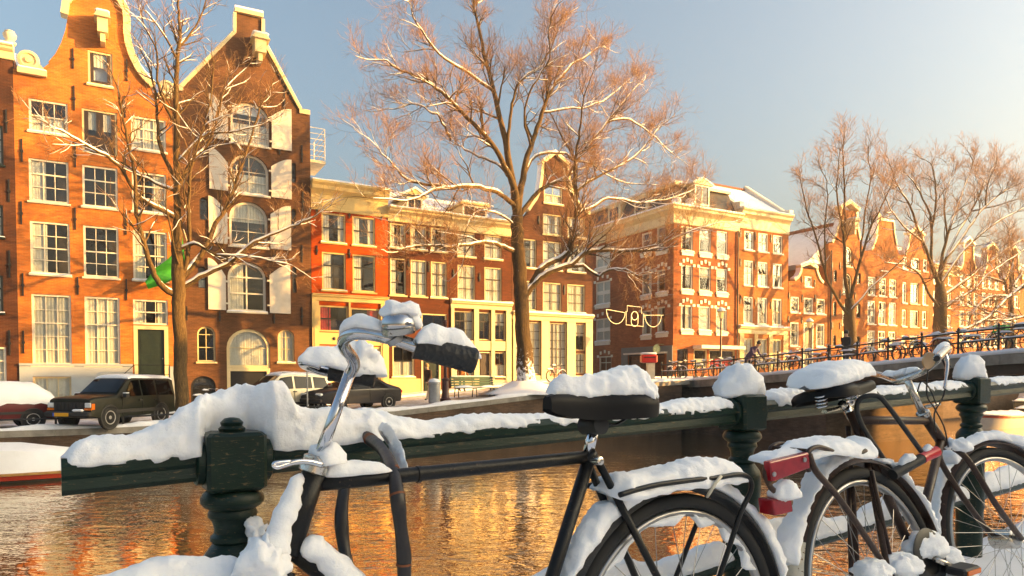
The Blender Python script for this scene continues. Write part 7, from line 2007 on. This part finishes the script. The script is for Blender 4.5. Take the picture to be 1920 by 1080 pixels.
for a, b_ in (((692, 822, 1.42), (699, 827, 1.40)), ((735, 880, 1.18), (738, 887, 1.16)), ((744, 926, 1.102), (745, 930, 1.10)), ((757, 1056, 1.112), (757, 1060, 1.112))):
    g = MB(); g.tube([b1(*a), b1(*b_)], .0136, 14); npart(lk, g, 'band', 'rust_orange', 60)
npart(lk, snow_path([b1(*q) for q in ((716, 806, 1.40), (735, 835, 1.36), (752, 866, 1.30), (762, 884, 1.22))], [.03, .028, .022, .014], .03, [.035, .034, .030, .012], 51, .006, 16, .007, .014, -NV), 'snow_clump', 'snow_near', 180)
# ------------------------------------------------------------------ second bicycle, brown, with red reflector
LEAN2 = radians(13)
up2 = (Z3 * cos(LEAN2) + NV * sin(LEAN2)).normalized(); ax2 = (-NV * cos(LEAN2) + Z3 * sin(LEAN2)).normalized()
h2R = b1(1640, 1104, 1.09); h2F = b1(1889, 1010, 1.17)
k2 = empty('bicycle', Vector((h2R.x, h2R.y, h2R.z - .35)), 0, 'rusty brown bicycle with sprung saddle and red reflectors at the right', 'bicycle')
ringwheel(k2, h2R, .35, slope1, up2, ax2)
sf = radians(22); e1f = Vector((cos(sf), sin(sf), .02)).normalized(); axf = Vector((sin(sf), -cos(sf), 0)); axf = (axf * cos(LEAN2) + Z3 * sin(LEAN2)).normalized(); upf = axf.cross(e1f).normalized()
if upf.z < 0: upf = -upf
ringwheel(k2, h2F, .35, e1f, upf, axf)
npart(k2, arcband(h2R, .376, slope1, up2, ax2, 0, 150, .030), 'mudguard', 'frame_brown', 40)
npart(k2, arcband(h2R, .376, slope1, up2, ax2, 150, 205, .030), 'mudguard', 'mudguard_cream', 40, label='cream painted rusty rear end of the mudguard')
npart(k2, arcband(h2F, .376, e1f, upf, axf, 35, 205, .030), 'mudguard', 'frame_brown', 40)
g = MB()
seat_l = b1(1598, 786, 1.22); bb2 = b1(1712, 1040, 1.10); head_t = b1(1731, 776, 1.25); head_b = b1(1772, 838, 1.22)
def t2(nm, pts, r, mat='frame_brown', n=12):
    g = MB(); g.tube(pts, r, n); return npart(k2, g, nm, mat, 180)
t2('seat_tube', [b1(1594, 772, 1.225), bb2], .0145)
t2('top_tube', [b1(1605, 788, 1.22), b1(1742, 789, 1.245)], .0135)
t2('down_tube', [b1(1764, 826, 1.225), bb2], .0145)
t2('head_tube', [head_t, head_b], .0185)
for sd in (-1, 1):
    o = -NV * .05 * -sd
    t2('seat_stay', [b1(1602, 800, 1.22) + o * .4, h2R + o], .0085); t2('chain_stay', [bb2 + o * .5, h2R + o], .0095)
    of = axf * .05 * sd
    t2('fork_blade', smooth_path([head_b + of * .4, b1(1790, 866, 1.21) + of, b1(1840, 945, 1.17) + of, h2F + of], 5), .0105)
t2('stem', [b1(1701, 712, 1.27), b1(1731, 778, 1.25)], .0125, 'chrome_rusty')
g = MB(); g.lathe([(.018, -.010), (.023, -.008), (.023, .006), (.019, .010)], head_t, 16, (b1(1701, 712, 1.27) - head_t)); npart(k2, g, 'headset', 'chrome_rusty', 40)
hb2 = [(1628, 699, 1.50), (1640, 701, 1.45), (1658, 705, 1.38), (1678, 713, 1.32), (1690, 713, 1.29), (1707, 707, 1.26), (1733, 696, 1.22), (1752, 681, 1.17), (1770, 665, 1.12), (1777, 657, 1.09), (1775, 655, 1.06), (1768, 661, 1.03), (1757, 672, 1.00)]
t2('handlebar', smooth_path([b1(*q) for q in hb2], 5), .0112, 'chrome_rusty', 14)
e_ = b1(1757, 672, 1.0) - b1(1768, 661, 1.03); p_ = b1(1757, 672, 1.0)
g = MB(); g.lathe([(.0085, 0), (.0085, .0006)], p_ + e_.normalized() * .0005, 14, e_); npart(k2, g, 'bar_end_shade', 'iron_black')  # near-black disc painted as the shaded hollow of the tube
g = MB(); g.lathe([(.003, -.004), (.026, -.003), (.027, .0), (.026, .003), (.003, .004)], b1(1741, 676, 1.10), 20, (-NV - Z3 * .1 - NU * .2)); npart(k2, g, 'bell', 'copper', 40)
t2('brake_lever', smooth_path([b1(1771, 664, 1.08), b1(1776, 680, 1.07), b1(1775, 700, 1.065), b1(1771, 728, 1.06)], 4), [.007] * 4 + [.006] * 5 + [.0045] * 4, 'chrome')
t2('lever_mount', [b1(1768, 668, 1.09), b1(1778, 690, 1.075)], .0085, 'iron_black')
for q in ([(1740, 690, 1.2), (1738, 740, 1.2), (1752, 765, 1.2), (1770, 800, 1.19), (1778, 838, 1.2)], [(1720, 735, 1.24), (1728, 715, 1.22), (1744, 730, 1.2), (1756, 760, 1.2)], [(1775, 690, 1.07), (1770, 740, 1.1), (1752, 775, 1.18), (1755, 810, 1.2)]):
    t2('cable', smooth_path([b1(*a) for a in q], 4), .0026, 'iron_black', 6)
t2('lamp_bracket', [b1(1735, 763, 1.22), b1(1762, 757, 1.2)], .006, 'chrome_rusty', 8)
# saddle with coil springs
r2, n2_ = b1(1520, 735, 1.27), b1(1633, 712, 1.27)
upS = (Z3 * .96 + NV * .22).normalized()
saddle(k2, r2, n2_, .19, upS, .040)
sp = []
for cpx, cpy, tpx, tpy, pp_ in ((1541, 765, 1538, 740, 1.24), (1599, 755, 1592, 724, 1.30)):
    a, b_ = b1(cpx, cpy, pp_), b1(tpx, tpy, pp_); d = b_ - a; e1 = d.normalized().orthogonal().normalized(); e2 = d.normalized().cross(e1)
    g = MB(); g.tube([a + d * (i / 48) + (e1 * cos(i * 2 * pi * 4 / 48) + e2 * sin(i * 2 * pi * 4 / 48)) * .016 for i in range(49)], .0028, 6); npart(k2, g, 'spring', 'chrome', 180)
g = MB(); g.tube([b1(1546, 772, 1.24), b1(1580, 764, 1.26), b1(1604, 757, 1.30)], .006, 8, flat=1.6); npart(k2, g, 'saddle_plate', 'chrome_rusty', 60)
t2('saddle_clamp', [b1(1577, 757, 1.25), b1(1600, 775, 1.24)], .013, 'chrome_rusty')
t2('seat_post', [b1(1583, 758, 1.25), b1(1597, 785, 1.225)], .0125, 'chrome')
tp_ = [(1508, 728), (1520, 722), (1540, 716), (1565, 710), (1590, 706), (1615, 702), (1632, 702)]; hp_ = [(1508, 716), (1522, 700), (1545, 688), (1570, 681), (1595, 679), (1618, 684), (1633, 694)]
bp_ = [b1(a, b_, 1.275) for a, b_ in tp_]; hh = [max(.012, b1(c, d, 1.275).z - p.z + .01) for (c, d), p in zip(hp_, bp_)]
npart(k2, snow_path(bp_, [.07, .085, .09, .08, .06, .035, .025], [.07, .085, .09, .08, .06, .035, .025], hh, 61, .008, 22, .004, .004, -NV), 'saddle_snow', 'snow_near', 180)
# rack
rk2 = [(1516, 884), (1513, 858), (1517, 845), (1532, 838), (1550, 842), (1575, 851), (1605, 852), (1623, 845)]
t2('rack', smooth_path([b1(a, b_, 1.06) for a, b_ in rk2], 4), .0065, 'frame_brown', 8)
t2('rack', smooth_path([b1(a, b_, 1.06) + NV * .11 for a, b_ in rk2], 4), .0065, 'frame_brown', 8)
t2('rack_strut', smooth_path([b1(a, b_, 1.055) for a, b_ in ((1517, 852), (1530, 884), (1572, 933), (1629, 1015), (1674, 1085))], 4), .0085, 'frame_brown', 8)
t2('rack_strut', [b1(1634, 882, 1.12), b1(1668, 1038, 1.08)], .0065, 'frame_brown', 8)
t2('rack_strut', [b1(1591, 905, 1.2), b1(1596, 1080, 1.14)], .007, 'frame_brown', 8)
for i in (2, 4, 6): p = b1(*rk2[i], 1.06); t2('rack_bar', [p, p + NV * .11], .0045, 'frame_brown', 6)
top = [(1432, 861), (1460, 848), (1490, 836), (1511, 826), (1548, 818), (1581, 826), (1597, 831), (1613, 818), (1627, 829)]
btm = [(1436, 868), (1460, 864), (1490, 856), (1511, 847), (1548, 846), (1581, 852), (1597, 853), (1613, 850), (1627, 846)]
bp_ = [b1(a, b_, 1.11) for a, b_ in btm]; hh = [max(.01, b1(c, d, 1.11).z - p.z) for (c, d), p in zip(top, bp_)]
npart(k2, snow_path(bp_, [.02, .03, .045, .055, .06, .06, .06, .055, .04], .06, hh, 62, .008, 20, .006, .010, -NV), 'rack_snow', 'snow_near', 180)
# reflector panel and rear lamp
def quadbox(pxs, perp, th, nm, mat, parent=None):
    P = [b1(*q, perp) for q in pxs]; o = NV * th; g = MB(); g.loft([P, [p + o for p in P]])
    ob = npart(k2, g, nm, mat, None, parent); bv = ob.modifiers.new('bevel', 'BEVEL'); bv.width = .004; bv.segments = 2; return ob
rf = quadbox([(1443, 866), (1517, 848), (1520, 878), (1449, 904)], 1.05, .02, 'reflector', 'reflector_red')
for q in ((1451, 889), (1508, 862)):
    g = MB(); g.lathe([(.006, 0), (.006, .003), (.001, .004)], b1(*q, 1.049), 10, -NV); npart(k2, g, 'screw', 'metal_grey', 60, rf)
t2('lamp_bracket', smooth_path([b1(1438, 872, 1.07), b1(1434, 890, 1.07), b1(1446, 915, 1.07), b1(1470, 935, 1.07)], 4), .007, 'frame_brown', 8)
lp = quadbox([(1449, 938), (1484, 929), (1488, 960), (1453, 968)], 1.06, .045, 'rear_lamp', 'reflector_red')
npart(k2, snow_blob(b1(1468, 928, 1.075), .040, .036, .042, 63, .008, 36, flat=.3), 'lamp_snow', 'snow_near', 180)
# snow on mudguards and frame
npart(k2, arcsnow(h2R, .378, slope1, up2, ax2, 15, 72, lambda t: .026 + .010 * sin(t * 11), .032, 64), 'mudguard_snow', 'snow_near', 180)
npart(k2, arcsnow(h2R, .378, slope1, up2, ax2, 95, 160, lambda t: .020 + .012 * sin(t * 9), .034, 65), 'mudguard_snow', 'snow_near', 180)
npart(k2, arcsnow(h2F, .378, e1f, upf, axf, 40, 128, lambda t: .040 + .012 * sin(t * 7), .036, 66), 'mudguard_snow', 'snow_near', 180)
npart(k2, arcsnow(h2F, .378, e1f, upf, axf, 128, 205, lambda t: .018 + .008 * sin(t * 13), .022, 67), 'mudguard_snow', 'snow_near', 180)
for q, a, b_, c_, sd in (((1735, 1030, 1.08), .10, .05, .05, 71), ((1640, 1072, 1.05), .07, .05, .035, 72), ((1690, 1062, 1.06), .08, .05, .04, 73), ((1765, 1050, 1.08), .07, .05, .04, 74), ((1800, 1085, 1.02), .06, .05, .03, 75), ((1790, 838, 1.2), .05, .05, .03, 76)):
    npart(k2, snow_blob(b1(*q), a, b_, c_, sd, .010, 40, flat=.6), 'snow_lump', 'snow_near', 180)
npart(k2, snow_path([b1(*q) for q in ((1655, 702, 1.36), (1680, 706, 1.32), (1700, 702, 1.28), (1725, 692, 1.24))], .018, .02, [.012, .022, .026, .012], 77, .005, 14, .004, .005), 'handlebar_snow', 'snow_near', 180)
npart(k2, snow_path([b1(*q) for q in ((1752, 662, 1.08), (1765, 656, 1.07), (1776, 650, 1.08))], .012, .014, [.008, .016, .02], 78, .004, 14, .003, .003), 'handlebar_snow', 'snow_near', 180)
# chain ring, cranks, pedal
g = MB(); g.lathe([(.085, -.004), (.09, 0), (.085, .004), (.05, .004), (.05, -.004)], bb2 - NV * .05, 30, ax2); npart(k2, g, 'chain_ring', 'iron_black', 40)
t2('crank', [bb2 - NV * .065, b1(1795, 1066, 1.03)], .009, 'chrome_rusty', 8)
pc = b1(1805, 1068, 1.0); g = MB(); g.cbox(-.05, .05, -.03, .03, -.012, .012, .005); g.xf(Matrix.Translation(pc) @ A90); pd = npart(k2, g, 'pedal', 'black_plastic')
g = MB(); g.box(-.04, .04, -.034, -.0305, -.007, .007); g.xf(Matrix.Translation(pc) @ A90); npart(k2, g, 'reflector', 'amber', None, pd)
g = MB(); g.lathe([(.03, -.055), (.038, -.05), (.038, .03), (.03, .035)], h2F, 20, axf); npart(k2, g, 'hub_dynamo', 'chrome_rusty', 40)
# ------------------------------------------------------------------ U lock on the second bicycle
ul_ = empty('u_lock', b1(1700, 870, 1.12), 0, 'black shackle lock with red end hanging on the brown bicycle frame', 'lock')
sh = [(1674, 886, 1.14), (1650, 850, 1.16), (1628, 818, 1.18), (1613, 790, 1.19), (1606, 765, 1.19), (1612, 749, 1.18), (1628, 742, 1.16), (1648, 744, 1.14), (1664, 760, 1.12), (1690, 795, 1.11), (1727, 846, 1.10)]
g = MB(); g.tube(smooth_path([b1(*q) for q in sh], 5), .0075, 12); npart(ul_, g, 'shackle', 'black_plastic', 180)
g = MB(); g.tube([b1(1674, 890, 1.12), b1(1728, 860, 1.10)], .0165, 16); npart(ul_, g, 'lock_body', 'black_plastic', 50)
g = MB(); g.tube([b1(1727, 860.5, 1.10), b1(1734, 856, 1.10), b1(1756, 846, 1.09)], [.0172, .0172, .0172], 16); npart(ul_, g, 'end_cap', 'lock_red', 50)
npart(ul_, snow_path([b1(*q) for q in ((1733, 846, 1.10), (1742, 841, 1.10), (1750, 838, 1.09))], .012, .014, [.01, .018, .008], 81, .004, 12, .003, .003), 'snow_cover', 'snow_near', 180)
npart(ul_, snow_path([b1(*q) for q in ((1685, 872, 1.12), (1700, 864, 1.11), (1716, 856, 1.10))], .012, .014, [.008, .022, .01], 82, .004, 12, .003, .003), 'snow_cover', 'snow_near', 180)

# ================================================================== winter haze over the canal
m, nt, b = newmat('haze_air'); nt.nodes.remove(b)
pv_ = N(nt, 'ShaderNodeVolumePrincipled'); pv_.inputs['Color'].default_value = (.95, .93, .9, 1); pv_.inputs['Density'].default_value = .0009; pv_.inputs['Anisotropy'].default_value = .45
nt.links.new(pv_.outputs[0], nt.nodes['Material Output'].inputs['Volume'])
g = MB(); g.box(-150, 330, -60, 330, -3.7, 26.0)
tag(g.build('haze', m), 'thin golden winter haze over the canal', 'haze', kind='stuff')
cy.volume_step_rate = 4
